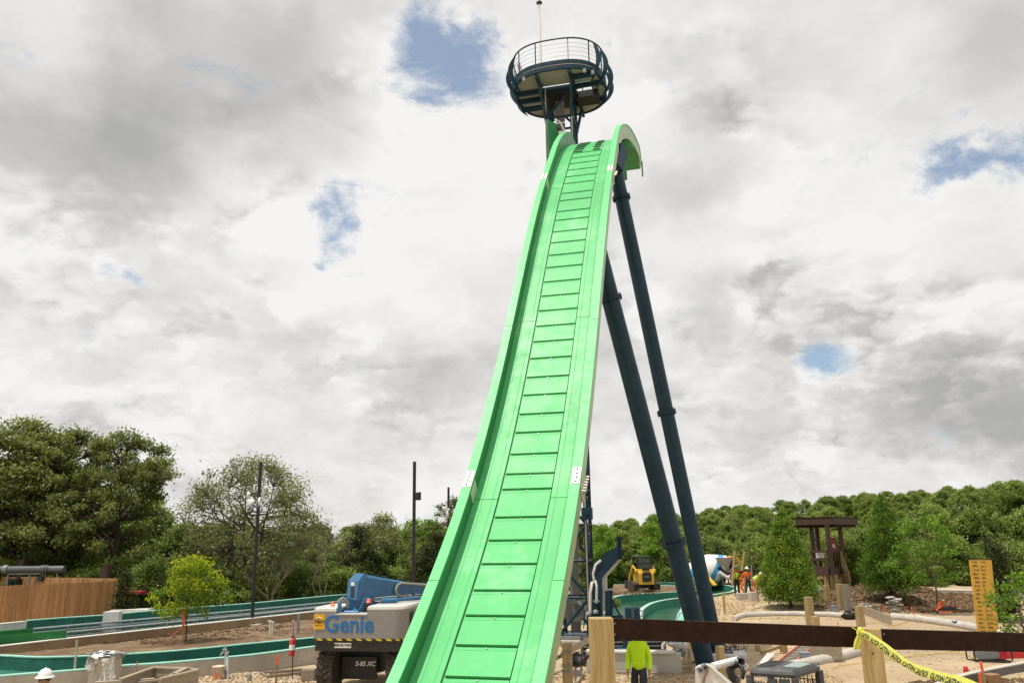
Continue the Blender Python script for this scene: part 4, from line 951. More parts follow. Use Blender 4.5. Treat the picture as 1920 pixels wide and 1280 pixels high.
# landscaping trees on the site
plant('cypress1', 'bald_cypress', 'feathery cone shaped cypress on its own soil ring in front of the brown hut', G(1482, 1141, .1).x, G(1482, 1141, .1).y, 1.0, .5, z=.05, sx=.84)
plant('cypress2', 'bald_cypress', 'taller darker cypress on the soil mound right of the brown hut', G(1674, 1128, .3).x, G(1674, 1128, .3).y, 1.0, 1.5, z=.3, sx=.74)
plant('young', 'young_tree', 'thin young tree with loose leaves beside the yellow printed board', G(1757, 1146, .1).x, G(1757, 1146, .1).y, 1.02, 1.5, z=.1)
plant('fresh', 'young_tree', 'bright green bushy tree seen just right of the lift tower', at_px(1128, 69), 69, .98, 1, sx=.72)
plant('fresh', 'young_tree', 'bright green bushy tree between the yellow loader and the raking columns', at_px(1238, 70), 70, 1.0, 3, sx=.76)
plant('column', 'column_shrub', 'small dark columnar shrub in front of the mixer drum', at_px(1341, 64.5), 64.5, 1.30, 1, cat='shrub', sx=.85)
plant('column', 'column_shrub', 'dark narrow shrub just right of the yellow printed board', G(1884, 1166, 0).x, G(1884, 1166, 0).y, 1.15, 2, cat='shrub', sx=1.1)
plant('column', 'column_shrub', 'small dark conifer at the right end of the cedar fence', at_px(241, 39), 39, .72, 3, cat='shrub', z=.4, sx=.9)
plant('sapling', 'sapling', 'light green broad leaved sapling cut by the right edge of the picture', G(1918, 1215, 0).x+.1, G(1918, 1215, 0).y, .95, 2, z=.0)
plant('bush1', 'bush', 'green bush beside the river wall left of the yellow loader', at_px(1140, 51), 51, .34, 2, cat='bush')
mp = G(346, 1203, .38); plant('maple', 'maple_sapling', 'yellow green young maple staked in the brown planting bed', mp.x, mp.y, .97, 1.0, z=.36, sx=.84)
# the far woodland reads as one mass: crowns of the same trees set on the hills by geometry nodes
def far_wood():
    rng = np.random.default_rng(3); pts = []
    for _ in range(420):
        Y = rng.uniform(112, 230); px = rng.uniform(-300, 2300)
        x = at_px(px, Y); lim = 975 if px > 1000 else 997
        pts.append((x, Y, float(gz(x, Y))-.3))
    me = bpy.data.meshes.new('far_woodland'); me.from_pydata(pts, [], [])
    o = bpy.data.objects.new('far_woodland', me); COL.objects.link(o); tag(o, kind='stuff')
    src = next(x for x in bpy.data.objects if x.name.startswith('crown') and x.data == VAR['wood0'][1])
    ng = bpy.data.node_groups.new('woodland_scatter', 'GeometryNodeTree'); ng.interface.new_socket('Geometry', in_out='INPUT', socket_type='NodeSocketGeometry'); ng.interface.new_socket('Geometry', in_out='OUTPUT', socket_type='NodeSocketGeometry')
    N = ng.nodes; L = ng.links; gi = N.new('NodeGroupInput'); go = N.new('NodeGroupOutput'); ip = N.new('GeometryNodeInstanceOnPoints'); oi = N.new('GeometryNodeObjectInfo'); oi.inputs['Object'].default_value = src; oi.inputs['As Instance'].default_value = True; oi.transform_space = 'ORIGINAL'
    rv = N.new('FunctionNodeRandomValue'); rv.data_type = 'FLOAT_VECTOR'; rv.inputs[1].default_value = (0, 0, 6.28); rv.inputs[0].default_value = (0, 0, 0)
    rs = N.new('FunctionNodeRandomValue'); rs.data_type = 'FLOAT'; rs.inputs[2].default_value = .55; rs.inputs[3].default_value = .85; rs.inputs['Seed'].default_value = 4
    L.new(gi.outputs[0], ip.inputs['Points']); L.new(oi.outputs['Geometry'], ip.inputs['Instance']); L.new(rv.outputs[0], ip.inputs['Rotation']); L.new(rs.outputs[1], ip.inputs['Scale']); L.new(ip.outputs[0], go.inputs[0])
    md = o.modifiers.new('scatter', 'NODES'); md.node_group = ng
far_wood()
# ------------------------------------------------------------------ left side: fence, pipe, poles, small site things
def row_pts(pxs, z): return [G(x, y, z) for x, y in pxs]
def board_fence(label, pts, ztop, zbot, bw=.14):
    root = thing('cedar_fence', label, 'fence', (pts[0].x, pts[0].y, zbot)); L_ = (pts[-1]-pts[0]).length; n = int(L_/bw); r = random.Random(4)
    d = (pts[-1]-pts[0]).normalized(); d.z = 0; nrm = Vector((d.y, -d.x, 0))
    if nrm.y > 0: nrm = -nrm
    me = None
    for k in range(n):
        w = bw*.965; h = ztop-zbot
        if me is None:
            mb = MB(); mb.prism([(-w/2, 0), (w/2, 0), (w/2, h-.03), (w/2-.025, h), (-w/2+.025, h), (-w/2, h-.03)], .02, Matrix(((1, 0, 0), (0, 0, 1), (0, 1, 0)))); me = mb.mesh('board'); me.materials.append(CEDAR)
        o = bpy.data.objects.new('board', me); COL.objects.link(o); o.parent = root
        p = pts[0]+d*(bw*(k+.5))+nrm*(.004+r.uniform(0, .012)); o.location = (p.x-root.location.x, p.y-root.location.y, r.uniform(-.015, .015)); o.rotation_euler = (0, 0, math.atan2(d.y, d.x)+r.uniform(-.03, .03))
    mb = MB()
    for z in (zbot+.3, (zbot+ztop)/2, ztop-.25): mb.beam(Vector((pts[0].x, pts[0].y, z))-nrm*.04, Vector((pts[-1].x, pts[-1].y, z))-nrm*.04, .05, .09)
    mb.build('fence_rail', PINEX, root); return root
fz = 2.0
f0, f1 = G(-60, 1100.5, fz), G(222, 1087.5, fz); board_fence('long cedar board fence on the far left, facing the camera', [f0, f1], fz, .35)
f2 = A(87, 1081.5, 42.5); f3 = A(-10, 1079, 45.0); f2.z = f3.z = fz+.12; g1 = Vector((f1.x+.02, f1.y+.12, fz)); board_fence('rear cedar board fence seen above the long front fence', [f3, g1], fz+.08, .35)
for px, yt, Y, lab, w in ((199, 1058, 42.5, 'square brown timber post standing up behind the right end of the cedar fence', .36), (43, 1049, 44, 'square brown timber post behind the grey pipe', .28)):
    p = A(px, yt, Y); root = thing('timber_post', lab, 'post', (p.x, p.y, .3)); MB().box(Vector((p.x, p.y, (p.z+.3)/2)), (w, w, p.z-.3), None, .01).build('post_shaft', BROWN2, root); MB().box(Vector((p.x, p.y, p.z+.015)), (w+.06, w+.06, .03)).build('post_cap', BROWN2, root)
# grey pipe on stands
PVC = mat('grey_pvc', (.085, .088, .095), rough=.38, var=.1, scale=3)
Yp = 43.0; a = A(-120, 1068, Yp); b = A(117, 1066.5, Yp); root = thing('grey_pipe', 'thick grey plastic pipe on steel stands above the cedar fence', 'pipe', (b.x, b.y, .3))
MB().tube(a, b, .18, n=20).build('pipe_run', PVC, root); d = (b-a).normalized()
for px, w, r in ((10, .05, .23), (14, .04, .23), (80, .05, .235), (84, .05, .235), (89, .05, .235), (112, .26, .20)):
    c = A(px, 1067, Yp); MB().tube(c-d*w, c+d*w, r, n=20).build('coupling', PVC if r != .23 else GREYM, root)
for px in (16, 56, 81, 108):
    c = A(px, 1073, Yp); MB().box(Vector((c.x, c.y, (c.z+.3)/2)), (.06, .06, c.z-.3)).build('stand', GREYM, root)
c = A(60, 1076, Yp); MB().beam(A(14, 1075.5, Yp), A(84, 1074.5, Yp), .06, .06).build('stand_rail', GREYM, root)
c = A(76, 1084, Yp-.2); MB().tube(c+Vector((0, -.1, 0)), c+Vector((0, .1, 0)), .13, n=14).build('valve_wheel', BLACK, root)
c = A(28, 1084, Yp+.5); root = thing('pump_unit', 'dark pump housing under the grey pipe behind the fence', 'pump', (c.x, c.y, .3)); MB().box(Vector((c.x, c.y, 1.15)), (.5, .5, 1.7), None, .04).build('housing', BLACK, root); MB().tube(Vector((c.x-.1, c.y-.3, 1.75)), Vector((c.x+.1, c.y-.3, 1.75)), .12, n=12).build('motor', NAVY, root)
# trailer and pale slabs in the gap beyond the fence
Yt = 43.0; root = thing('flatbed_trailer', 'red topped black flatbed trailer in the gap right of the cedar fence', 'trailer', (A(248, 1135, Yt).x, Yt, .5)); RED = mat('dull_red', (.30, .03, .03), rough=.6)
MB().beam(A(222, 1108, Yt), A(270, 1110, Yt), .8, .12).build('deck', RED, root); MB().beam(A(222, 1113, Yt), A(274, 1114, Yt), .5, .07).build('chassis', BLACK, root)
for px in (223, 266, 273): p = A(px, 1114, Yt); MB().beam(p, Vector((p.x, p.y, .4)), .10, .06).build('leg', BLACK, root)
for px in (228, 238): p = A(px, 1131, Yt); MB().tube(p+Vector((0, -.1, 0)), p+Vector((0, .1, 0)), .3, n=14).build('wheel', RUBBER, root)
p = G(248, 1142, .75); tag(MB().box(Vector((p.x, p.y, .66)), (1.7, .8, .22), Matrix.Rotation(.05, 3, 'Z'), .02).build('slab_stack', CONCL), 'pale stack of slabs on the ground beyond the concrete pier', 'slabs')
# black poles
def light_pole(label, px0, y0, px1, y1, Y, r, zb, fixtures):
    b = A(px0, y0, Y); t = A(px1, y1, Y); b.z = min(b.z, zb); root = thing('black_pole', label, 'pole', (b.x, b.y, b.z)); MB().tube(b, t, r, n=4 if False else 10).build('shaft', BLACK, root); return root, b, t
WRAP = mat('white_plastic_wrap', (.78, .78, .77), rough=.35, var=.08, scale=9, bump=.02, bscale=9)
def crumple(c, s, seed, n=9, m=6):
    r = random.Random(seed); mb = MB(); mb.ball(c, 1.0, n, m, s); mb.v = [tuple(Vector(v)+Vector((r.gauss(0, 1)*s[0], r.gauss(0, 1)*s[1], r.gauss(0, 1)*s[2]))*.24) for v in mb.v]; return mb
root, b, t = light_pole('slim black pole leaning slightly right in the brown bed, with two white wrapped lamps', 472, 1171, 489, 867, 35.3, .075, .34, None)
MB().box(b+Vector((0, 0, -.02)), (.75, .6, .14), None, .03).build('pole_base', CONC, root); MB().box(b+Vector((0, 0, .07)), (.28, .28, .04)).build('base_plate', BLACK, root)
for px, y, s, k in ((467, 928, (.10, .10, .12), 1), (470, 941, (.17, .10, .16), 2), (486, 940, (.07, .07, .18), 3)): crumple(A(px, y, 35.2), s, k).build('wrapped_lamp', WRAP, root)
MB().beam(A(468, 926, 35.25), A(486, 925, 35.3), .05, .05).build('lamp_arm', BLACK, root)
root, b, t = light_pole('tallest straight black pole above the blue boom, with a small black camera box', 775.5, 1120, 777.3, 865, 32.0, .066, -.1, None)
MB().box(A(783, 930, 31.95), (.12, .14, .30), None, .02).build('camera_box', BLACK, root); MB().tube(A(787, 922, 31.9), A(787, 937, 31.9), .055, n=10).build('camera', BLACK, root); MB().beam(A(777, 924, 31.95), A(787, 924, 31.95), .04, .04).build('arm', BLACK, root)
root, b, t = light_pole('shortest black pole half hidden by the left edge of the slide, with white wrapped lamps', 840, 1060, 841, 913, 44.0, .062, 0, None)
for px, y, s, k in ((833, 953, (.14, .14, .12), 4), (838, 960, (.12, .12, .26), 5)): crumple(A(px, y, 43.9), s, k).build('wrapped_lamp', WRAP, root)
# pale building beyond the trees
c = A(735, 1040, 75); root = thing('far_building', 'long pale roofed building glimpsed through the trees above the blue boom', 'building', (c.x, 75, 0)); MB().box(Vector((c.x+1, 76, .8)), (9, 4, 2.2)).build('wall', mat('grey_siding', (.16, .15, .13), rough=.8), root); mb = MB(); zt = A(735, 1033, 75).z; mb.loft([[Vector((c.x-4, 73.5, zt-.75)), Vector((c.x+6, 73.5, zt-.75)), Vector((c.x+6, 76, zt)), Vector((c.x-4, 76, zt))], [Vector((c.x-4, 73.5, zt-.85)), Vector((c.x+6, 73.5, zt-.85)), Vector((c.x+6, 76, zt-.1)), Vector((c.x-4, 76, zt-.1))]]); mb.build('roof', WHITE, root)
# maple stake and straps
STK = mat('fluorescent_orange_paint', (.90, .12, .03), rough=.5)
p = mp; root = thing('tree_stake', 'wood stake with bright orange ribbon tied to the young maple', 'stake', (p.x-.02, p.y-.12, .36)); MB().beam(Vector((p.x-.02, p.y-.12, .36)), Vector((p.x-.02, p.y-.12, 1.0)), .03, .03).build('stake_shaft', PINE, root)
mb = MB(); x, y = p.x-.02, p.y-.15
for k in range(5): mb.add([Vector((x-.05+.012*k, y-.01*k, 1.55-.12*k)), Vector((x+.05, y-.02, 1.50-.11*k)), Vector((x+.07-.02*k, y-.04, 1.28-.12*k)), Vector((x-.06, y-.03, 1.32-.12*k))], [(0, 1, 2, 3)])
mb.add([Vector((x, y, .95)), Vector((x+.03, y, .95)), Vector((x-.27, y-.2, .62)), Vector((x-.30, y-.2, .64))], [(0, 1, 2, 3)]); mb.build('ribbon', STK, root)
# debris and mulch ring of the maple: darker soil
def clods(name, label, c, rx, ry, n, s, m, seed, z=None, kind='stuff'):
    r = np.random.default_rng(seed); vs = []; fs = []
    base = np.array([(1, 1, 1), (-1, -1, 1), (-1, 1, -1), (1, -1, -1), (0, 0, 1.4), (1.2, 0, -.3), (-1.1, .3, 0)], float)
    tri = [(0, 4, 5), (0, 2, 4), (1, 4, 6), (1, 5, 4), (2, 6, 4), (3, 5, 1), (0, 5, 2), (3, 2, 5), (1, 6, 3), (2, 3, 6)]
    A2 = r.random(n)*2*PI; Rr = np.sqrt(r.random(n)); X = c[0]+np.cos(A2)*Rr*rx; Y = c[1]+np.sin(A2)*Rr*ry; Z = gz(X, Y) if z is None else np.full(n, z)
    V = base[None]*(s*r.uniform(.3, 1.0, n)**1.6)[:, None, None]*r.uniform(.6, 1.3, (n, 1, 3)); q = r.random(n)*6.28; ca, sa = np.cos(q)[:, None], np.sin(q)[:, None]
    V = np.stack([V[..., 0]*ca-V[..., 1]*sa, V[..., 0]*sa+V[..., 1]*ca, V[..., 2]*.6], -1)+np.stack([X, Y, Z+s*.15], -1)[:, None]
    F = (np.array(tri)[None]+(np.arange(n)*7)[:, None, None]).reshape(-1, 3)
    me = bpy.data.meshes.new(name); V = V.reshape(-1, 3); me.vertices.add(len(V)); me.vertices.foreach_set('co', V.astype(np.float32).ravel()); me.loops.add(F.size); me.loops.foreach_set('vertex_index', F.ravel().astype(np.int32)); me.polygons.add(len(F)); me.polygons.foreach_set('loop_start', np.arange(0, F.size, 3, dtype=np.int32)); me.polygons.foreach_set('loop_total', np.full(len(F), 3, np.int32)); me.update()
    o = link(name, me, m); o['kind'] = kind; return o
STONE = mat('limestone_rubble', (.46, .36, .235), rough=.95, var=.35, scale=1.2, dirt=.5, dirtcol=(.34, .24, .14), spec=.1)
CLOD = mat('earth_clods', (.15, .095, .055), rough=.98, var=.4, scale=1.2, spec=.05)
SANDC = mat('sandy_clods', (.42, .30, .175), rough=.98, var=.35, scale=1.0, spec=.05)
clods('mulch', '', (mp.x+.2, mp.y), 1.7, .9, 900, .055, CLOD, 1, z=.345)
clods('soil_clods', '', (-11, 32), 9, 2.6, 1500, .045, CLOD, 2, z=.36)
g = G(470, 1272, 0); clods('limestone_rubble', '', (g.x+.3, g.y), 2.4, 1.0, 1500, .060, STONE, 3)
g = G(540, 1262, 0); clods('limestone_rubble', '', (g.x, g.y), 2.0, .9, 700, .06, STONE, 4)
clods('site_stones', '', (6, 24), 9, 9, 2400, .034, STONE, 5); clods('site_stones', '', (15, 44), 8, 5, 1700, .055, STONE, 6); clods('site_clods', '', (13, 42.5), 8, 5, 1500, .06, SANDC, 7)
clods('soil_clods', '', (20.5, 44), 5.5, 4.0, 3500, .10, CLOD, 8); clods('site_clods', '', (4.6, 22.6), 4, 2.5, 2200, .05, SANDC, 9); clods('site_clods', '', (12.5, 50.5), 4.5, 5, 800, .055, SANDC, 10)
clods('site_stones', '', (15, 30), 7, 5, 1500, .03, SANDC, 12)
clods('island_clods', '', (6.6, 55.0), 2.6, 1.6, 350, .06, CLOD, 13, z=.13)
# objects in front of the near flume wall
def stake(label, px0, y0, px1, y1, z0, w, mtop, mbody, top=.35, name='survey_stake', Y=None):
    b = G(px0, y0, z0) if Y is None else A(px0, y0, Y); t = A(px1, y1, b.y-.02); root = thing(name, label, 'stake', b)
    mid = b.lerp(t, 1-top); MB().beam(b-(t-b).normalized()*.1, mid, w, w*.6).build('stake_shaft', mbody, root)
    if top > 0: MB().beam(mid, t, w*1.08, w*.7).build('painted_top', mtop, root)
    return root
stake('orange topped survey stake beside the wrapped pier in front of the flume wall', 257, 1281, 257.5, 1240, 0, .05, STK, PINE, .22)
stake('thin survey stake with pink orange tip between the bucket and the extinguisher', 517, 1288, 520.5, 1228, 0, .05, STK, PINE, .28)
b = G(137, 1292, 0); t = A(144.5, 1199, b.y+.3); tag(MB().tube(b, t, .028, n=8).build('leaning_pipe', mat('weathered_conduit', (.30, .26, .20), rough=.7, var=.2, dirt=.5)), 'weathered conduit leaning against the low concrete flume wall', 'pipe')
# wrapped pier
c = G(197, 1292, 0); c.y -= .1; root = thing('wrapped_pier', 'concrete block pier with white bag and torn clear plastic over its top', 'pier', (c.x, c.y, 0)); zt = A(195, 1232, c.y).z
MB().box(Vector((c.x, c.y, zt/2)), (.62, .5, zt), None, .02).build('pier_block', CONC, root); MB().box(Vector((c.x, c.y, zt+.01)), (.70, .56, .05), None, .02).build('cap_board', OLDWOOD, root)
crumple(Vector((c.x-.02, c.y, zt+.07)), (.43, .33, .075), 9, 16, 8).build('plastic_bag', WRAP, root)
FILM = bpy.data.materials.new('clear_film'); FILM.use_nodes = True
def film():
    t = NT(FILM.node_tree); b = t.n['Principled BSDF']; out = t.n['Material Output']; tp = t.new('ShaderNodeBsdfTransparent'); mx = t.new('ShaderNodeMixShader'); tc = t.new('ShaderNodeTexCoord').outputs['Object']
    b.inputs['Base Color'].default_value = (.75, .75, .72, 1); b.inputs['Roughness'].default_value = .25; t.put(mx.inputs[0], t.mr(t.noise(tc, 9, 6, .7), .35, .65, .15, .9)); t.l.new(tp.outputs[0], mx.inputs[1]); t.l.new(b.outputs[0], mx.inputs[2]); t.l.new(mx.outputs[0], out.inputs[0])
film()
def drape(c, w, h, seed, n=9, m=7):
    r = random.Random(seed); rows = []
    for j in range(m): rows.append([Vector((c.x-w/2+w*i/(n-1)+r.gauss(0, .012)+.03*math.sin(i*2+j*.7), c.y-.03*j/m+.045*math.sin(i*1.9+seed)+r.gauss(0, .01), c.z-h*j/(m-1)*(.6+.4*math.sin(i*.9+seed)**2))) for i in range(n)])
    mb = MB(); mb.loft(rows, closed=False, caps=False); return mb
drape(Vector((c.x-.26, c.y-.28, zt+.03)), .22, .42, 2).build('clear_film', FILM, root); drape(Vector((c.x+.20, c.y-.29, zt+.03)), .34, .72, 5).build('clear_film', FILM, root); drape(Vector((c.x, c.y-.275, zt+.03)), .5, .2, 7).build('clear_film', FILM, root)
# wooden form box
c0 = G(288, 1296, 0); Yb = 18.6; root = thing('form_box', 'open rough timber form box with loose planks on top', 'timber form', (A(330, 1290, Yb).x, Yb, 0))
P1 = A(289, 1252, Yb+.9); P2 = A(322, 1251, Yb+1.3); P3 = A(371, 1257, Yb-.1); P4 = A(300, 1274, Yb-.9)
for a, b, h in ((P1, P2.lerp(P3, .6), .75), (P3, P4, .75), (P2.lerp(P3, .6), P3, .75), (P1, P1+Vector((0, -1.6, -.0)), .5)):
    for q in range(4): MB().beam(a-Vector((0, 0, .09+.19*q)), Vector((b.x, b.y, b.z))-Vector((0, 0, .09+.19*q)), .04, .18).build('form_board', OLDWOOD, root)
    MB().beam(a+Vector((0, 0, .02)), b+Vector((0, 0, .02)), .09, .04).build('top_plate', OLDWOOD, root)
for (x0, y0), (x1, y1), dz in (((328, 1262), (350, 1251), .05), ((322, 1266), (338, 1257), .03), ((178, 1279), (290, 1272), -.02), ((225, 1282), (300, 1274), 0)):
    MB().beam(A(x0, y0, Yb-.2), A(x1, y1, Yb+.2), .14, .04).build('loose_plank', OLDWOOD, root)
for q in range(3): p = P3+Vector((-.03-.09*q, -.07*q, -.4)); MB().box(p, (.09, .05, .8)).build('upright', OLDWOOD, root)
# bucket, props, extinguisher, lumber
c = G(408, 1275.5, 0); root = thing('bucket', 'dirty white bucket with orange paint running down it', 'bucket', c)
BK = mat('paint_spilt_bucket', (.62, .58, .50), rough=.5, col2=(.85, .22, .05), fac=(.48, .56), scale=5, dirt=.3)
MB().lathe([(.135, 0), (.165, .36), (.175, .36), (.175, .39), (.15, .39), (.125, .04)], c, 20).build('pail', BK, root); MB().path([c+Vector((.17*math.cos(t), -.1*math.sin(t)-.05, .30-.12*math.sin(t))) for t in np.linspace(0, PI, 9)], .006, 5).build('bail', GREYM, root)
c = G(425, 1274, 0); root = thing('prop_bundle', 'bundle of steel form props and clamps leaning on the flume wall', 'steel props', c)
for k, (px0, px1, yt) in enumerate(((421, 423, 1207), (424, 424.5, 1215), (427, 425, 1219), (431, 427, 1222))): MB().tube(G(px0, 1274, 0)+Vector((0, -.05*k, 0)), A(px1, yt, c.y+.3), .018, n=7).build('prop', STEEL, root)
for px, y in ((416, 1224), (423, 1221), (426, 1224), (421, 1218)): MB().box(A(px, y, c.y+.22), (.12, .05, .05), Matrix.Rotation(.3*px, 3, 'Y'), .008).build('clamp', STEEL, root)
c = G(548, 1275, 0); REDG = mat('extinguisher_red', (.48, .02, .025), rough=.3, coat=.3); root = thing('fire_extinguisher', 'red fire extinguisher with white label hung on a rusty post before the flume wall', 'fire extinguisher', c)
pt = A(549.5, 1190, c.y); MB().tube(c, pt, .016, n=8).build('stand_post', mat('rusty_post', (.12, .045, .025), rough=.9), root)
e = A(547, 1229, c.y-.1); MB().lathe([(.01, 0), (.075, .01), (.08, .04), (.08, .38), (.055, .45), (.025, .47)], e, 18).build('cylinder', REDG, root)
MB().lathe([(.0812, .16), (.0812, .30)], e, 18).build('paper_label', WHITE, root); MB().box(e+Vector((0, 0, .50)), (.05, .05, .07), None, .01).build('valve', BLACK, root); MB().beam(e+Vector((-.03, 0, .53)), e+Vector((.12, 0, .57)), .025, .02).build('handle', GREYM, root); MB().path([e+Vector((.03, -.02, .50)), e+Vector((.11, -.03, .42)), e+Vector((.10, -.03, .2))], .012, 6).build('hose', BLACK, root)
MB().path([c+Vector((.42*math.cos(t)+.05, .22*math.sin(t), .02)) for t in np.linspace(0, 2*PI, 20)[:-1]], .018, 6, closed=True).build('foot_ring', GREYM, root)
root = thing('ground_form', 'low rectangular timber ground form beside the boom lift wheel', 'timber form', G(540, 1262, 0))
for a, b in (((488, 1263), (566, 1256)), ((503, 1269), (588, 1260)), ((488, 1263), (503, 1269)), ((566, 1256), (588, 1259))): MB().beam(G(a[0], a[1], .06), G(b[0], b[1], .06), .045, .12).build('form_board', OLDWOOD, root)
c = G(580, 1254, .3); tag(MB().box(Vector((c.x, c.y, .17)), (.36, .3, .3), None, .02).build('plywood_box', OLDWOOD), 'small plywood box beside the muddy left rear tyre', 'box')
c = G(468, 1263, .2); tag(MB().lathe([(.07, 0), (.06, .15), (.04, .22), (.015, .24)], Vector((c.x, c.y, 0)), 8).build('pipe_stub', GREYM), 'short grey stub leaning at the foot of the flume wall', 'pipe stub')
for k, (px, y0, y1, lab) in enumerate(((506, 1191, 1164, 'left one of two white valve risers'), (510.5, 1190, 1166, 'right one of two white valve risers'))):
    c = G(px, y0, .36); t = A(px, y1, c.y); root = thing('valve_riser', lab+' in the brown bed', 'pipe', c, 0, 'white valve risers'); MB().tube(c, t, .022, n=8).build('riser', WHITE, root); MB().box(t, (.14, .06, .06), None, .015).build('valve_head', WHITE, root)
c = G(559.5, 1192, .36); root = thing('grey_post', 'grey steel post in the brown bed left of the boom lift', 'post', c); MB().box(c.lerp(A(559.5, 1150, c.y), .5), (.09, .07, (A(559.5, 1150, c.y)-c).length), None, .006).build('post_shaft', GREYM, root)
c = G(550, 1195, .36); t = A(549.5, 1163, c.y); root = thing('marker_board', 'small faded pink and white marker board on a dark stick', 'marker', c); MB().beam(c, t, .025, .025).build('stick', BLACK, root); MB().box(c.lerp(t, .68), (.10, .02, .42)).build('board', mat('faded_pink', (.62, .36, .33), rough=.8, var=.2, scale=8), root)
for k, (px, y0, y1) in enumerate(((396, 1131, 1105), (414, 1129, 1110), (419, 1129, 1108))):
    c = A(px, y0, 41); tag(MB().tube(c, A(px+(4 if k == 2 else 0), y1, 41), .05, n=8).build('fence_post', GREYM), 'short grey post beyond the teal wall, %s of three' % ('leftmost', 'middle', 'rightmost leaning')[k], 'post', 'short grey posts beyond the teal wall')
# ------------------------------------------------------------------ boom lift
BL = Matrix.Translation((-4.02, 21.35, 0)) @ Matrix.Rotation(math.radians(-9), 4, 'Z')
BLUE = mat('boom_blue', (.016, .115, .25), rough=.38, var=.12, scale=3, dirt=.2, dirtcol=(.10, .13, .15), coat=.2)
LGREY = mat('machine_grey', (.215, .205, .195), rough=.48, var=.08, scale=2, dirt=.35, dirtcol=(.30, .26, .21))
LTOP = mat('machine_pale_grey', (.56, .54, .51), rough=.45, var=.08, scale=2, dirt=.3, dirtcol=(.42, .36, .29))
DARK = mat('machine_black', (.018, .017, .016), rough=.6, var=.3, dirt=.5, dirtcol=(.075, .055, .04))
def hazard():
    m = bpy.data.materials.new('hazard_stripes'); m.use_nodes = True; t = NT(m.node_tree); b = t.n['Principled BSDF']; tc = t.new('ShaderNodeTexCoord').outputs['Object']; s = t.new('ShaderNodeSeparateXYZ'); t.put(s.inputs[0], tc)
    f = t.math('FRACT', t.math('MULTIPLY', t.math('ADD', t.math('ADD', s.outputs[0], s.outputs[1]), s.outputs[2]), 4.6)); t.put(b.inputs['Base Color'], t.mix(t.math('GREATER_THAN', f, .52), (.02, .02, .018, 1), (.55, .42, .02, 1))); b.inputs['Roughness'].default_value = .5; return m
HAZ = hazard()
def text(name, s, size, mtl, M, parent, ext=.002, off=0.0, shear=0.0, sx=1.0, spacing=1.0, label=None):
    cu = bpy.data.curves.new(name, 'FONT'); cu.body = s; cu.size = size; cu.extrude = ext; cu.offset = off; cu.shear = shear; cu.align_x = 'CENTER'; cu.align_y = 'CENTER'; cu.space_character = spacing; cu.resolution_u = 3
    tmp = bpy.data.objects.new('tmp', cu); me = bpy.data.meshes.new_from_object(tmp); bpy.data.objects.remove(tmp); bpy.data.curves.remove(cu); me.materials.clear(); me.materials.append(mtl)
    o = bpy.data.objects.new(name, me); COL.objects.link(o); o.parent = parent; o.matrix_parent_inverse = world_matrix(parent).inverted() @ M @ Matrix.Diagonal((sx, 1, 1, 1))
    if label: o['label'] = label
    return o
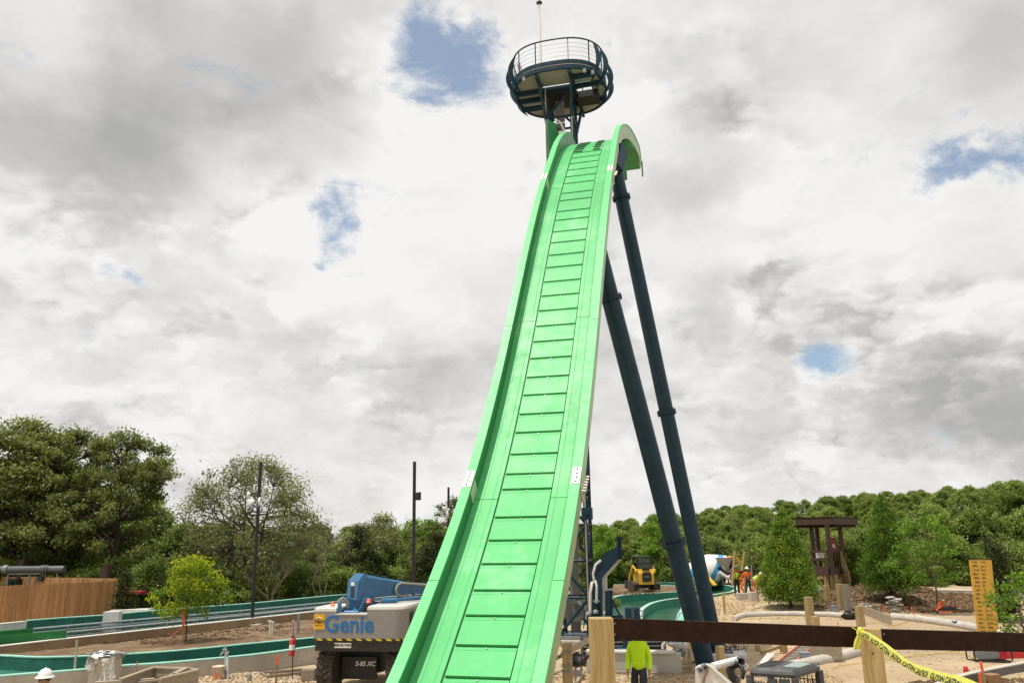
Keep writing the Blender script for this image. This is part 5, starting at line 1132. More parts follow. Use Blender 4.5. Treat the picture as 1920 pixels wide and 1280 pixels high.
def build_boom_lift():
    root = thing('boom_lift', 'grey and blue telescopic boom lift with muddy tyres parked left of the slide', 'boom lift', (-4.02, 22.4, 0), math.radians(-9))
    def part(mb, name, m, par=None, label=None):
        if name not in ('wheel', 'rim', 'chassis', 'chassis_plate'): mb.v = [(v[0], v[1], v[2]+(.15*max(0, min(1, (2.7-v[2])/1.6)) if v[2] > .8 else 0)) for v in mb.v]
        mb.v = [tuple(BL @ Vector(v)) for v in mb.v]; return mb.build(name, m, par or root, label=label)
    # local: x right, y away, z up; rear face of the counterweight near y = 0
    def cover(x0, x1, zt, name, m, y1=1.6, rl=0, rr=0, z0=1.16):
        n = 6; poly = []
        for k in range(n+1):
            t = PI+PI/2*k/n; poly.append((x0+rl+rl*math.cos(t), rl+rl*math.sin(t)) if rl else (x0, 0))
        for k in range(n+1):
            t = 1.5*PI+PI/2*k/n; poly.append((x1-rr+rr*math.cos(t), rr+rr*math.sin(t)) if rr else (x1, 0))
        poly += [(x1, y1), (x0, y1)]; c = (sum(p[0] for p in poly)/len(poly), sum(p[1] for p in poly)/len(poly)); out = []
        for p in poly:
            if not out or (abs(p[0]-out[-1][0])+abs(p[1]-out[-1][1])) > 1e-6: out.append(p)
        mb = MB(); ins = lambda d: [Vector((p[0]+(c[0]-p[0])*d, p[1]+(c[1]-p[1])*d, 0)) for p in out]
        mb.loft([[v+Vector((0, 0, z)) for v in ins(d)] for z, d in ((z0, 0.0), (zt-.10, 0.0))], smooth=False); part(mb, name, m)
        mb = MB(); mb.loft([[v+Vector((0, 0, z)) for v in ins(d)] for z, d in ((zt-.0995, 0.0), (zt-.03, .03), (zt, .12))], smooth=False); part(mb, 'hood', LTOP)
    cover(-1.24, -.58, 1.98, 'left_cover', LGREY, 1.5, rl=.22)
    cover(.24, 1.24, 2.03, 'right_cover', LGREY, 3.4, rr=.30)
    mb = MB(); mb.box((-.17, .22, 1.47), (.828, .44, .62)); part(mb, 'counterweight', LGREY); mb = MB(); mb.box((-.17, .18, 1.80), (.86, .4, .035), None, .008); part(mb, 'notch_sill', LTOP)
    mb = MB(); mb.box((1.262, 1.1, 1.62), (.03, .75, .55), None, .01); p_ = part(mb, 'side_door', LGREY)
    for k in range(6): mb = MB(); mb.box((1.283, 1.1, 1.45+.075*k), (.02, .55, .035)); part(mb, 'louvre', BLACK, p_)
    mb = MB(); mb.box((1.275, .55, 1.62), (.02, .22, .40), None, .01); part(mb, 'intake', BLACK)
    # striped skirt and dark turntable
    mb = MB(); n = 6; out = [(-1.245+.22+.22*math.cos(PI+PI/2*k/n), .22+.22*math.sin(PI+PI/2*k/n)-.004) for k in range(n+1)]+[(1.245-.3+.3*math.cos(1.5*PI+PI/2*k/n), .3+.3*math.sin(1.5*PI+PI/2*k/n)-.004) for k in range(n+1)]+[(1.245, 1.8)]
    mb.strip([Vector((x, y, 1.10)) for x, y in out], [Vector((x, y, 1.158)) for x, y in out]); part(mb, 'hazard_strip', HAZ)
    out2 = [(x*.97, y+.05) for x, y in out]; mb = MB(); mb.loft([[Vector((x, y, z)) for x, y in out2]+[Vector((-1.1, 1.8, z))] for z in (.84, 1.10)]); part(mb, 'turntable', DARK)
    mb = MB(); mb.box((-.19, 1.9, .62), (1.15, 1.9, .50), None, .03); part(mb, 'chassis', DARK); mb = MB(); mb.box((-.19, .78, .5), (.95, .08, .55), None, .02); pl = part(mb, 'chassis_plate', DARK)
    # wheels
    for x, y in ((-.92, .65), (.92, .65), (-.92, 3.1), (.92, 3.1)):
        Mx = Matrix(((0, 0, 1), (1, 0, 0), (0, 1, 0))); c = Vector((x, y, .52))
        mb = MB(); mb.lathe([(.30, -.17), (.44, -.215), (.50, -.19), (.515, -.10), (.52, 0), (.515, .10), (.50, .19), (.44, .215), (.30, .17)], c, 40, Mx)
        for k in range(22):
            for s in (-1, 1):
                t = 2*PI*(k+.5*(s > 0))/22; a = Vector((x+s*.20, y+.50*math.cos(t), .52+.50*math.sin(t))); t2 = t+.22; b = Vector((x+s*.01, y+.535*math.cos(t2), .52+.535*math.sin(t2))); mb.beam(a, b, .055, .055)
        w = part(mb, 'wheel', RUBBER); mb = MB(); mb.lathe([(.02, -.1), (.28, -.12), (.30, -.16), (.31, -.16), (.31, .16), (.28, .12), (.02, .1)], c, 24, Mx); part(mb, 'rim', GREYM, w)
    # boom
    hd = math.radians(38); dr = Vector((math.sin(hd), math.cos(hd), -.105)).normalized(); sd_ = Vector((math.cos(hd), -math.sin(hd), 0)); up = sd_.cross(dr).normalized()
    P0 = Vector((-.36, .55, 2.57))
    def bq(l, s, u): return P0+dr*l+sd_*s+up*u
    mb = MB(); prof = [(-.24, -.33), (.24, -.33), (.24, .22), (.17, .30), (-.17, .30), (-.24, .22)]
    mb.loft([[bq(.20, s*.92, u*.98-(0)) for s, u in prof], [bq(1.0, s*.95, u*.76) for s, u in prof], [bq(1.7, s*.9, u*.56) for s, u in prof]]); part(mb, 'boom_root', BLUE)
    mb = MB(); mb.loft([[bq(0, s, -.42) for s in (-.25, .25)]+[bq(.18, .25, -.42), bq(.18, -.25, -.42)], [bq(0, s, .10) for s in (-.25, .25)]+[bq(.18, .25, .10), bq(.18, -.25, .10)], [bq(.16, s, .31) for s in (-.22, .22)]+[bq(.26, .22, .31), bq(.26, -.22, .31)]]); cap = part(mb, 'boom_end', BLUE)
    mb = MB(); mb.box(bq(-.006, .0, .02), (.16, .012, .10), Matrix.Rotation(-hd, 3, 'Z')); part(mb, 'decal', WHITE, cap); mb = MB(); mb.loft([[bq(-.008, s, u) for s, u in ((-.08, -.05), (.08, -.05), (.16, -.36), (-.02, -.36))], [bq(.02, s, u) for s, u in ((-.08, -.05), (.08, -.05), (.16, -.36), (-.02, -.36))]]); part(mb, 'slot', BLACK, cap)
    mb = MB(); mb.loft([[bq(l, s*.17, u) for s, u in ((-1, -.16), (1, -.16), (1, .18), (-1, .18))] for l in (1.4, 5.6)]); part(mb, 'boom_tube', BLUE)
    TRK = mat('cable_track_beige', (.26, .235, .18), rough=.6, var=.15, scale=20)
    mb = MB(); mb.path([bq(5.5, .30, .12)]+[bq(1.35, .30, .12)]+[bq(1.35-.17*math.sin(t), .30, -.06+.18*math.cos(t)) for t in np.linspace(.2, PI, 7)]+[bq(5.5, .30, -.24)], .034, 8); ct = part(mb, 'cable_track', TRK)
    for k in range(32): l = 1.45+k*.12; mb = MB(); mb.box(bq(l, .30, -.24), (.075, .02, .12), Matrix.Rotation(-hd, 3, 'Z')); mb.v = [tuple(BL @ Vector(v)) for v in mb.v]; ct_me = mb.mesh('track_link'); o = link('track_link', ct_me, TRK, ct)
    mb = MB(); mb.tube(bq(1.0, .30, -.42), bq(5.5, .28, -.38), .075, n=12); part(mb, 'lower_rail', LTOP); mb = MB(); mb.path([bq(.3, .28, -.42), bq(.7, .34, -.50), bq(1.1, .33, -.44), bq(1.4, .30, -.42)], .045, 8); part(mb, 'hose', BLACK)
    # cradle, cylinders, brackets in the notch
    for s in (-.34, .34):
        mb = MB(); mb.prism([(0, 0), (.75, 0), (.55, .75), (.18, .95), (-.05, .45)], .05, (Matrix.Rotation(PI/2-hd, 3, 'Z') @ Matrix(((1, 0, 0), (0, 0, 1), (0, 1, 0)))), bq(.05, s, -.5)-Vector((0, 0, .78))); part(mb, 'cradle_plate', BLUE)
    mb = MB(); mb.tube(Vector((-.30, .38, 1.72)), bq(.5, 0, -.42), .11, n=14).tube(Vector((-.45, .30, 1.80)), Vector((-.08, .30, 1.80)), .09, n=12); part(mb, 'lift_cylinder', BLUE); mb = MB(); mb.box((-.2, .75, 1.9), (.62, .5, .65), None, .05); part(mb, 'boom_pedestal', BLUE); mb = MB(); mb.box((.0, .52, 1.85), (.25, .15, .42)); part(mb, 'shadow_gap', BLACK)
    mb = MB(); mb.box((-.52, .06, 1.97), (.09, .05, .26), None, .01); part(mb, 'hinge', BLUE); mb = MB(); mb.tube(Vector((.36, .75, 2.10)), Vector((.75, .90, 2.10)), .08, n=14).tube(Vector((.55, .9, 2.1)), Vector((1.2, 1.6, 2.12)), .05, n=10); part(mb, 'swing_motor', BLUE)
    mb = MB(); mb.path([Vector((-.60, .30, 1.98)), Vector((-.62, .28, 2.16)), Vector((-.52, .30, 2.22)), Vector((-.42, .34, 2.10)), Vector((-.40, .36, 1.95))], .05, 8); part(mb, 'exhaust', GREYM)
    OR = mat('orange_beacon_lens', (.75, .09, .02), rough=.2, coat=.5)
    for x, y, z in ((-.77, .22, 2.0), (.24, .10, 2.10)): mb = MB(); mb.lathe([(.06, 0), (.06, .02), (.05, .02), (.048, .10), (.03, .12)], (x, y, z), 14); part(mb, 'beacon', OR)
    # lettering on the rear
    MT = BL @ Matrix.Translation((0, -.006, 0)) @ Matrix.Rotation(PI/2, 4, 'X')
    TB = mat('decal_blue', (.012, .125, .33), rough=.45)
    text('lettering', 'Genie', .57, TB, MT @ Matrix.Translation((-.22, 1.63, 0)), root, .003, .013, 0, .96, 1.0, label='big blue Genie lettering on the grey rear face')
    mb = MB(); mb.box((-1.08+.06, -.012, 1.60), (.30, .012, .40), Matrix.Rotation(.0, 3, 'Z')); dc = part(mb, 'yellow_decal', mat('decal_yellow', (.62, .33, .01), rough=.5), label='yellow rental decal with a white peak mark')
    text('decal_lettering', 'Herc', .14, BLACK, MT @ Matrix.Translation((-1.02, 1.71, .014)), dc, .002, .004, .2); text('decal_lettering', 'RENTALS', .045, BLACK, MT @ Matrix.Translation((-1.02, 1.62, .014)), dc, .001, 0, 0, 1.1)
    mb = MB(); mb.path([Vector((-1.10, -.022, 1.68)), Vector((-1.03, -.022, 1.73)), Vector((-.94, -.022, 1.69))], .010, 4); part(mb, 'peak_mark', WHITE, dc)
    mb = MB(); mb.box((-.38, .03, .985), (.44, .02, .12)); pt_ = part(mb, 'number_plate', WHITE); text('plate_lettering', '800-02-7429', .085, BLACK, MT @ Matrix.Translation((-.38, 1.135, -.008)), pt_, .002, .002)
    text('lettering', 'S-85 XC', .155, WHITE, BL @ Matrix.Translation((-.02, .733, .60)) @ Matrix.Rotation(PI/2, 4, 'X'), root, .002, .004, .25, label='white model lettering on the black chassis plate')
build_boom_lift()
# ------------------------------------------------------------------ right side: machines, hut, kerbs, posts, small site things
def tube_kerb(label, px, z, r, name='concrete_kerb'):
    pts = smooth(Gs(px, z), 6); root = thing(name, label, 'kerb', pts[0].xyz); rr_ = random.Random(len(px)); rad = [r*(1+.06*math.sin(i*.9)+rr_.uniform(-.03, .03)) for i in range(len(pts))]
    MB().path([Vector((p.x, p.y, z-r*.35)) for p in pts], r, 12, rad=rad).build('kerb_body', KERB, root)
KERB = mat('dusty_concrete_kerb', (.47, .44, .39), rough=.88, var=.14, scale=2.2, bump=.006, bscale=16, dirt=.6, dirtcol=(.36, .29, .21))
tube_kerb('long rounded pale kerb curving in front of the cypress', [(1375, 1157.5), (1384, 1153.5), (1400, 1150.5), (1440, 1148.5), (1500, 1148.5), (1560, 1150), (1588, 1152.5), (1612, 1154.5)], .14, .13)
tube_kerb('rounded pale kerb running down to the yellow printed board', [(1671, 1153.5), (1700, 1155.5), (1740, 1160), (1780, 1165.5), (1825, 1173), (1860, 1181), (1900, 1190), (1980, 1210)], .16, .17)
tube_kerb('rounded pale kerb seen below the brown rail left of the knotty post', [(1430, 1262), (1470, 1249), (1505, 1240), (1560, 1229.5), (1604, 1219), (1650, 1211)], .14, .155)
# near curved kerb with a grey face and dirt behind it
P_ = smooth(Gs([(1735, 1298), (1752, 1280), (1790, 1265), (1845, 1252.5), (1920, 1238), (2010, 1222)], .22), 5)
wall('curved_kerb', 'curved concrete kerb with pale top in the lower right corner', 'kerb', P_, -.2, .16, mat('grey_kerb_face', (.135, .13, .12), rough=.9, var=.2), KERB, .03, side=-1)
clods('garden_clods', '', (G(1880, 1285, 0).x+.2, G(1880, 1285, 0).y-.4), 3.2, 1.4, 2500, .055, CLOD, 31); clods('garden_stones', '', (G(1780, 1290, 0).x, G(1780, 1290, 0).y), 1.0, .4, 300, .045, STONE, 32)
def form_board(label, px, z, h=.22):
    pts = smooth(Gs(px, z), 4); root = thing('edge_form', label, 'timber form', pts[0].xyz)
    mb = MB(); Q = offset(pts, .035); mb.loft([[Vector((a.x, a.y, z-h)), Vector((a.x, a.y, z)), Vector((b.x, b.y, z)), Vector((b.x, b.y, z-h))] for a, b in zip(pts, Q)]); mb.build('board', OLDWOOD, root)
form_board('curved timber edge form between the two rounded kerbs', [(1597, 1129), (1612, 1133), (1632, 1140), (1652, 1148), (1669, 1153)], .40, .42)
form_board('thin timber strip along the far bed right of the hut', [(1672, 1113), (1690, 1119), (1712, 1124), (1730, 1128)], .3, .1)
# timber posts standing on the site
def post(label, px, yt, yb, w, Y=None, m=None, zb=0.0, tip=True):
    b = G(px, yb, zb) if Y is None else A(px, yb, Y); t = A(px, yt, b.y); root = thing('timber_post', label, 'post', b); h = t.z-b.z
    mb = MB(); mb.box(b+Vector((0, 0, h/2)), (w, w, h), Matrix.Rotation(.25, 3, 'Z'), .008); mb.build('post_shaft', m or PINE, root); return b, t, root
GREYPINE = wood('greyed_pine', (.22, .19, .15), (.34, .30, .25))  # greyer pine tone for one post
post('tall square pine post in front of the kerb, in line with the hut legs', 1521.5, 1118, 1182, .26)
post('short pine post doubled against the right side of the tall one', 1531, 1155, 1188, .24)
post('square pine post rising behind the caution tape knot', 1616, 1135, 1186, .24)
post('pine post left of the pair beyond the kerb', 1553, 1096, 1137.5, .26)
post('light pine post, left one of the close pair right of the hut legs', 1578.5, 1094, 1145, .27)
post('greyish wrapped post, right one of the close pair right of the hut legs', 1590.5, 1095, 1147, .27, m=GREYPINE)
post('pine post standing left of the white loader arms', 1355, 1210, 1288, .17)
post('short pine stub behind the orange ladder', 1525, 1205, 1224, .24); post('short pine stub under the brown rail, left of the ladder', 1470, 1205, 1222, .18); post('small pine stub under the rail by the rebar tangle', 1421, 1208, 1218, .14)
tag(MB().beam(G(1427, 1223, .05), G(1463, 1211, .18), .09, .09).build('loose_beam', PINE), 'loose pine beam lying between two stubs under the rail', 'beam')
tag(MB().box(G(1549, 1216, .35), (.75, .5, .55), Matrix.Rotation(.2, 3, 'Z'), .02).build('plywood_crate', OLDWOOD), 'plywood crate beside the orange ladder', 'crate')
# far stakes for the bed edge
for k, (px, y) in enumerate([(1603, 1132), (1612, 1126), (1617, 1121), (1622, 1118), (1628, 1115), (1634, 1112), (1641, 1110), (1648, 1108), (1656, 1106), (1608, 1112), (1598, 1119), (1590, 1126), (1537, 1112), (1541, 1119), (1632, 1125), (1646, 1121), (1660, 1118)]):
    b = G(px, y, .1); t_ = A(px+(k % 3-1)*.6, y-rr.uniform(8, 14), b.y); tag(MB().beam(b, t_, .045, .045).build('form_stake', OLDWOOD), 'thin brown form stake in the curved row right of the hut', 'stake', 'brown form stakes along the curved bed right of the hut')
for px, y0, y1, lab in ((1648, 1153, 1138, 'left of the two thin stakes by the grey stone pile'), (1668, 1152, 1134, 'right thin stake touching the grey stone pile'), (1610, 1154, 1130, 'thin stake where the first kerb ends'), (1345, 1096, 1088, 'short stake behind the far bend of the river wall')):
    b = G(px, y0, .1); tag(MB().beam(b, A(px, y1, b.y), .05, .04).build('form_stake', OLDWOOD), lab, 'stake')
for px, y0, y1, lab in ((1711, 1151, 1137, 'small red marker flag on the soil by the thin young tree'), (1658, 1147, 1133, 'red painted short stake in the curved bed'), (1572.5, 1180, 1165, 'red wire flag standing on the mud before the brown rail'), (1318, 1178, 1176, 'tiny red flag by the pool')):
    b = G(px, y0, .05); root = thing('marker_flag', lab, 'marker', b); MB().beam(b, A(px-2, y1, b.y), .03, .03).build('flag_stick', STK, root)
stake('long red tipped stake inside the curved kerb in the corner', 1848, 1284, 1838.5, 1239, 0, .05, STK, PINE, .5); stake('short red stake inside the curved kerb in the corner', 1841, 1290, 1836, 1261, 0, .045, STK, PINE, .7)
c = G(1812, 1272, .0); root = thing('capped_stub', 'grey pipe stub with bright red ribbed cap on the curved kerb', 'pipe stub', c); MB().tube(c, A(1812, 1261, c.y), .06, n=12).build('stub', GREYM, root); MB().lathe([(.075, 0), (.06, .12), (.05, .17), (.0, .18)], A(1812, 1261, c.y), 14).build('cap', REDG, root)
c = G(1860, 1282, .0); tag(MB().box(c+Vector((0, 0, .12)), (.34, .3, .26), Matrix.Rotation(.3, 3, 'Z'), .02).build('brown_box', mat('cardboard_brown', (.26, .15, .07), rough=.9, var=.2)), 'brown box in the corner behind the red stakes', 'box')
# yellow printed board
def yellow_board():
    b0, b1, t0, t1 = (A(1834.5, 1190, 30.5), A(1874, 1192, 30.9), A(1818, 1049, 31.0), A(1859, 1049, 31.4)); root = thing('printed_board', 'tall leaning yellow board printed with rows of small dark marks', 'board', G(1856, 1200, 0))
    dn = (b0-t0).normalized(); b0 = b0+dn*.55; b1 = b1+dn*.55; th = (b1-b0).cross(t0-b0).normalized()*.035
    if th.y < 0: th = -th
    m = mat('yellow_sheathing', (.50, .27, .02), rough=.6, var=.14, scale=3, dirt=.25, dirtcol=(.30, .17, .03)); MB().loft([[b0, b1, b1+th, b0+th], [t0, t1, t1+th, t0+th]]).build('panel', m, root)
    MB().loft([[t0-th*.1, t1-th*.1, t1+th*1.1, t0+th*1.1], [t0+Vector((0, 0, .02))-th*.1, t1+Vector((0, 0, .02))-th*.1, t1+Vector((0, 0, .02))+th*1.1, t0+Vector((0, 0, .02))+th*1.1]]).build('top_edge', mat('purple_edge', (.06, .03, .05), rough=.7), root)
    X_ = (b1-b0).normalized(); Y_ = (t0-b0).normalized(); Z_ = X_.cross(Y_).normalized(); Y_ = Z_.cross(X_); ink = mat('printed_ink', (.045, .025, .008), rough=.7); H_ = (t0-b0).length; W_ = (b1-b0).length; mb = MB(); r = random.Random(3); BQ = lambda u, v: b0.lerp(b1, u).lerp(t0.lerp(t1, u), v)-th*.25
    for k in range(23):
        y = H_-.10-k*.145
        for cx, w in ((.22+.02*(k % 3), .26), (.62+.03*(k % 2), .30)):
            o = BQ(cx-w/2/W_, y/H_)
            for q in range(9):
                if r.random() < .12: continue
                a = o+X_*(w*q/9)+Y_*r.uniform(-.004, .004); hh = r.choice((.040, .052, .060)); mb.add([a, a+X_*(w/9*.72), a+X_*(w/9*.72)+Y_*hh, a+Y_*hh], [(0, 1, 2, 3)])
        if k % 2: a = BQ(.5+.02*r.random(), (y-.05)/H_); mb.add([a, a+X_*.035, a+X_*.035+Y_*.035, a+Y_*.035], [(0, 1, 2, 3)])
    mb.build('printed_marks', ink, root)['kind'] = 'stuff'
yellow_board()
# small boxes, stones, saw
def smallbox(name, label, cat, px, yb, w, h, m, d=None, z=0.05, rz=.2, bev=.02):
    c = G(px, yb, z); root = thing(name, label, cat, c); MB().box(c+Vector((0, 0, h/2)), (w, d or w, h), Matrix.Rotation(rz, 3, 'Z'), bev).build('box_body', m, root); MB().box(c+Vector((0, 0, h+.012)), (w*1.06, (d or w)*1.06, .03), Matrix.Rotation(rz, 3, 'Z'), .008).build('lid', m, root); return c
BGREY = mat('blue_grey_plastic', (.22, .25, .29), rough=.55, var=.12)
smallbox('meter_box', 'grey blue square box beyond the kerb, between posts', 'utility box', 1564, 1146, .33, .26, BGREY); smallbox('meter_box', 'grey blue box under the black pipe riser by the tall pine post', 'utility box', 1534, 1138, .24, .24, BGREY)
c = G(1534, 1131, .05); root = thing('black_riser', 'black and white pipe riser with crumpled plastic on top beside the cypress', 'pipe', c); MB().tube(c, A(1533, 1117, c.y), .09, n=12).build('riser', BLACK, root); crumple(A(1530, 1108, c.y), (.28, .16, .36), 11).build('plastic_wrap', WRAP, root)
smallbox('cooler_box', 'small white topped cooler box in the distance between the kerb beds', 'box', 1673, 1113, .5, .3, CONCL); c = G(1589, 1150, .12)
crumple(G(1592, 1153, .18), (.30, .2, .17), 21).build('black_bag', BLACK); tag(bpy.data.objects['black_bag'], 'crumpled black bag on the end of the long kerb', 'bag')
tag(MB().box(G(1506, 1100, .3), (1.4, .9, .25), None, .05).build('white_sheet_pile', WRAP), 'white sheet covered pile behind the cypress and hut legs', 'pile')
for k, (px, y) in enumerate(((1679, 1148), (1632, 1140))):
    c = G(px, y, .2); root = thing('stone_pile', ('stack of flat grey stones beside the red stakes', 'small heap of grey rocks by the curved timber form')[k], 'stones', c); r = random.Random(k)
    for q in range(9 if k == 0 else 6): MB().box(c+Vector((r.uniform(-.25, .25)*(1+k), r.uniform(-.12, .12), .05+.07*q*(1-.6*k))), (r.uniform(.3, .55), r.uniform(.25, .4), .07), Matrix.Rotation(r.uniform(-.5, .5), 3, 'Z'), .02).build('stone', GREYST, root) if False else None
    for q in range(9 if k == 0 else 6): crumple(c+Vector((r.uniform(-.22, .22)*(1+k), r.uniform(-.1, .1), .05+.075*q*(1-.6*k))), (r.uniform(.16, .30), r.uniform(.12, .2), .055), q+7*k).build('stone', CONC, root)
c = G(1776, 1148, .1); root = thing('trench_saw', 'orange and black walk behind saw lying on the dirt near the yellow board', 'saw', c); ORM = mat('machine_orange', (.42, .085, .025), rough=.5, dirt=.4)
MB().box(c+Vector((0, 0, .2)), (.75, .4, .16), Matrix.Rotation(-.3, 3, 'Z'), .04).build('engine', BLACK, root); MB().box(c+Vector((-.25, 0, .36)), (.22, .22, .4), Matrix.Rotation(.5, 3, 'Y'), .03).build('guard', ORM, root); MB().box(c+Vector((.22, -.05, .25)), (.2, .2, .2), Matrix.Rotation(.4, 3, 'Y'), .03).build('tank', ORM, root); MB().path([c+Vector((-.3, -.15, .3)), c+Vector((-.6, -.2, .15)), c+Vector((-.4, -.3, .05)), c+Vector((.1, -.3, .05))], .02, 6).build('hose', STK, root); MB().tube(c+Vector((.1, 0, .3)), A(1780, 1128, c.y), .012, n=5).build('probe', WHITE, root)
c = G(1790, 1165, .3); root = thing('blue_valve', 'small blue ribbon and white cap on the kerb', 'marker', c); crumple(c, (.14, .06, .04), 3).build('ribbon', BLUE, root); MB().tube(c, c+Vector((.02, 0, .12)), .05, n=8).build('cap', WHITE, root)
for k, px in enumerate(((1700, 1742), (1730, 1760))): tag(MB().path(smooth([G(px[0], 1166, .03), G(px[0]+12, 1159, .05), G(px[0]+16, 1152, .35), G(px[1]-8, 1168, .03)] if k == 0 else [G(1590, 1178, .03), G(1640, 1166, .03), G(1670, 1172, .03), G(1700, 1164, .03)], 5), .013, 5).build('yellow_cord', mat('yellow_cord', (.60, .42, .05), rough=.6)), ('thin yellow cord looped over the kerb', 'thin yellow cord trailing over the mud')[k], 'cord')
tag(MB().path(smooth([G(1560, 1250, .02), G(1600, 1243, .03), G(1780, 1222, .03), G(1830, 1234, .04)], 5), .012, 5).build('yellow_cord', MATS['yellow_cord']), 'yellow cord running to the red generator', 'cord')
# generator
c = G(1856, 1239, 0); root = thing('generator', 'red generator in a black tubular frame partly hidden by the brown rail', 'generator', c); fr = MB()
for s in (-.22, .22): fr.path([c+Vector((-.55, s, .35)), c+Vector((-.55, s, .05)), c+Vector((-.48, s, .02)), c+Vector((.48, s, .02)), c+Vector((.55, s, .05)), c+Vector((.55, s, .52)), c+Vector((.48, s, .58)), c+Vector((-.48, s, .58)), c+Vector((-.55, s, .52)), c+Vector((-.55, s, .35))], .022, 7)
fr.beam(c+Vector((-.5, 0, .03)), c+Vector((.5, 0, .03)), .46, .025); fr.build('frame', BLACK, root); MB().box(c+Vector((-.08, 0, .26)), (.62, .34, .34), None, .05).build('engine', GREYM, root); MB().box(c+Vector((.33, 0, .22)), (.22, .34, .30), None, .04).build('alternator', REDG, root); MB().box(c+Vector((0, 0, .50)), (.75, .36, .14), None, .04).build('fuel_tank', REDG, root)
c = G(1905, 1232, 0); tag(MB().box(c+Vector((0, 0, .10)), (.9, .4, .2), None, .04).build('red_case', REDG), 'red case on the ground right of the generator', 'case')
# orange ladder and cooler
a0, a1 = G(1462, 1252, .08), G(1517, 1206, .22); root = thing('ladder', 'orange red fibreglass ladder lying on the sand under the rail', 'ladder', a0); d = (a1-a0).normalized(); sd2 = Vector((d.y, -d.x, 0)).normalized(); LAD = mat('ladder_red', (.52, .12, .07), rough=.5, dirt=.4, dirtcol=(.5, .38, .25))
for s in (-.24, .24): MB().beam(a0+sd2*s, a1+sd2*s*.9, .035, .09).build('rail', LAD, root)
n = int((a1-a0).length/.30)
for k in range(n): p = a0.lerp(a1, (k+.5)/n); MB().beam(p-sd2*.24, p+sd2*.24, .05, .03).build('rung', GREYM, root)
MB().box(a1+Vector((-.05, -.1, .06)), (.5, .12, .10), None, .02).build('ladder_top', mat('ladder_yellow', (.70, .42, .02), rough=.5), root)
smallbox('tool_box', 'grey plastic tool box standing at the end of the orange ladder', 'box', 1510.5, 1240, .26, .25, BGREY, rz=0)
# rebar tangle, white pipes bundle
r = random.Random(8); c = G(1372, 1226, .1); mb = MB(); RB = mat('rusty_rebar', (.11, .055, .030), rough=.9)
for k in range(16):
    t = r.uniform(0, 6.28); q = c+Vector((r.uniform(-.3, .3), r.uniform(-.2, .3), r.uniform(.05, .35))); mb.path([q+Vector((math.cos(t+a_)*r.uniform(.12, .25), math.sin(t)*.1, math.sin(t+a_)*r.uniform(.1, .2))) for a_ in np.linspace(0, 5, 9)], .010, 4)
mb.build('rebar_tangle', RB); tag(bpy.data.objects['rebar_tangle'], 'rusty tangle of bent rebar left of the white loader arms', 'rebar')
root = thing('pipe_bundle', 'bundle of pale conduits lying behind the loader cab roof', 'pipes', G(1440, 1240, 0))
for k in range(4): MB().tube(G(1425+3*k, 1243, .08), G(1440+4*k, 1224, .10), .022, n=7).build('conduit', WHITE, root)
# boards, blocks and props near the workers
for k, (a, b) in enumerate((((1366, 1131), (1378, 1150)), ((1372, 1130), (1389, 1148)))): tag(MB().beam(G(*a, .08), G(*b, .08), .14, .05).build('loose_plank', PINE), ('left', 'right')[k]+' one of two pale planks lying on the sand by the lone stake', 'plank')
post('lone stake board standing beside the two loose planks', 1359, 1109, 1152, .10)
for k, (px, y, w) in enumerate(((1394, 1126, .75), (1412.5, 1130, .38))): c = G(px, y, 0); root = thing('concrete_block', ('wide low grey concrete block behind the two planks', 'square grey concrete block right of the wide one')[k], 'block', c); MB().box(c+Vector((0, 0, .22+.08*k)), (w, .4, .42+.16*k), Matrix.Rotation(.15, 3, 'Z'), .015).build('block_body', CONC, root)
for k, (x0, y0, x1, y1) in enumerate(((1411, 1115, 1409, 1058), (1396, 1113, 1397, 1080), (1422, 1130, 1420, 1100), (1373, 1095, 1378, 1032.5), (1391, 1070, 1396.5, 1032.5))):
    Y = 52.5 if k not in (2,) else 46; tag(MB().tube(A(x0, y0, Y), A(x1, y1, Y), .05 if k != 3 and k != 4 else .085, n=7).build('site_prop', PINE if k > 2 else GREYM), ('tall grey prop just left of the orange vest worker elbow', 'thin grey prop between the two standing workers', 'leaning grey prop right of the concrete blocks', 'leaning wood prop left of the lime vest worker', 'leaning wood prop right of the lime vest worker')[k], 'prop')
tag(MB().beam(A(1377, 1052, 52.6), A(1396, 1052, 52.6), .08, .10).build('cross_beam', PINE), 'short pale cross beam between the two leaning wood props', 'beam')
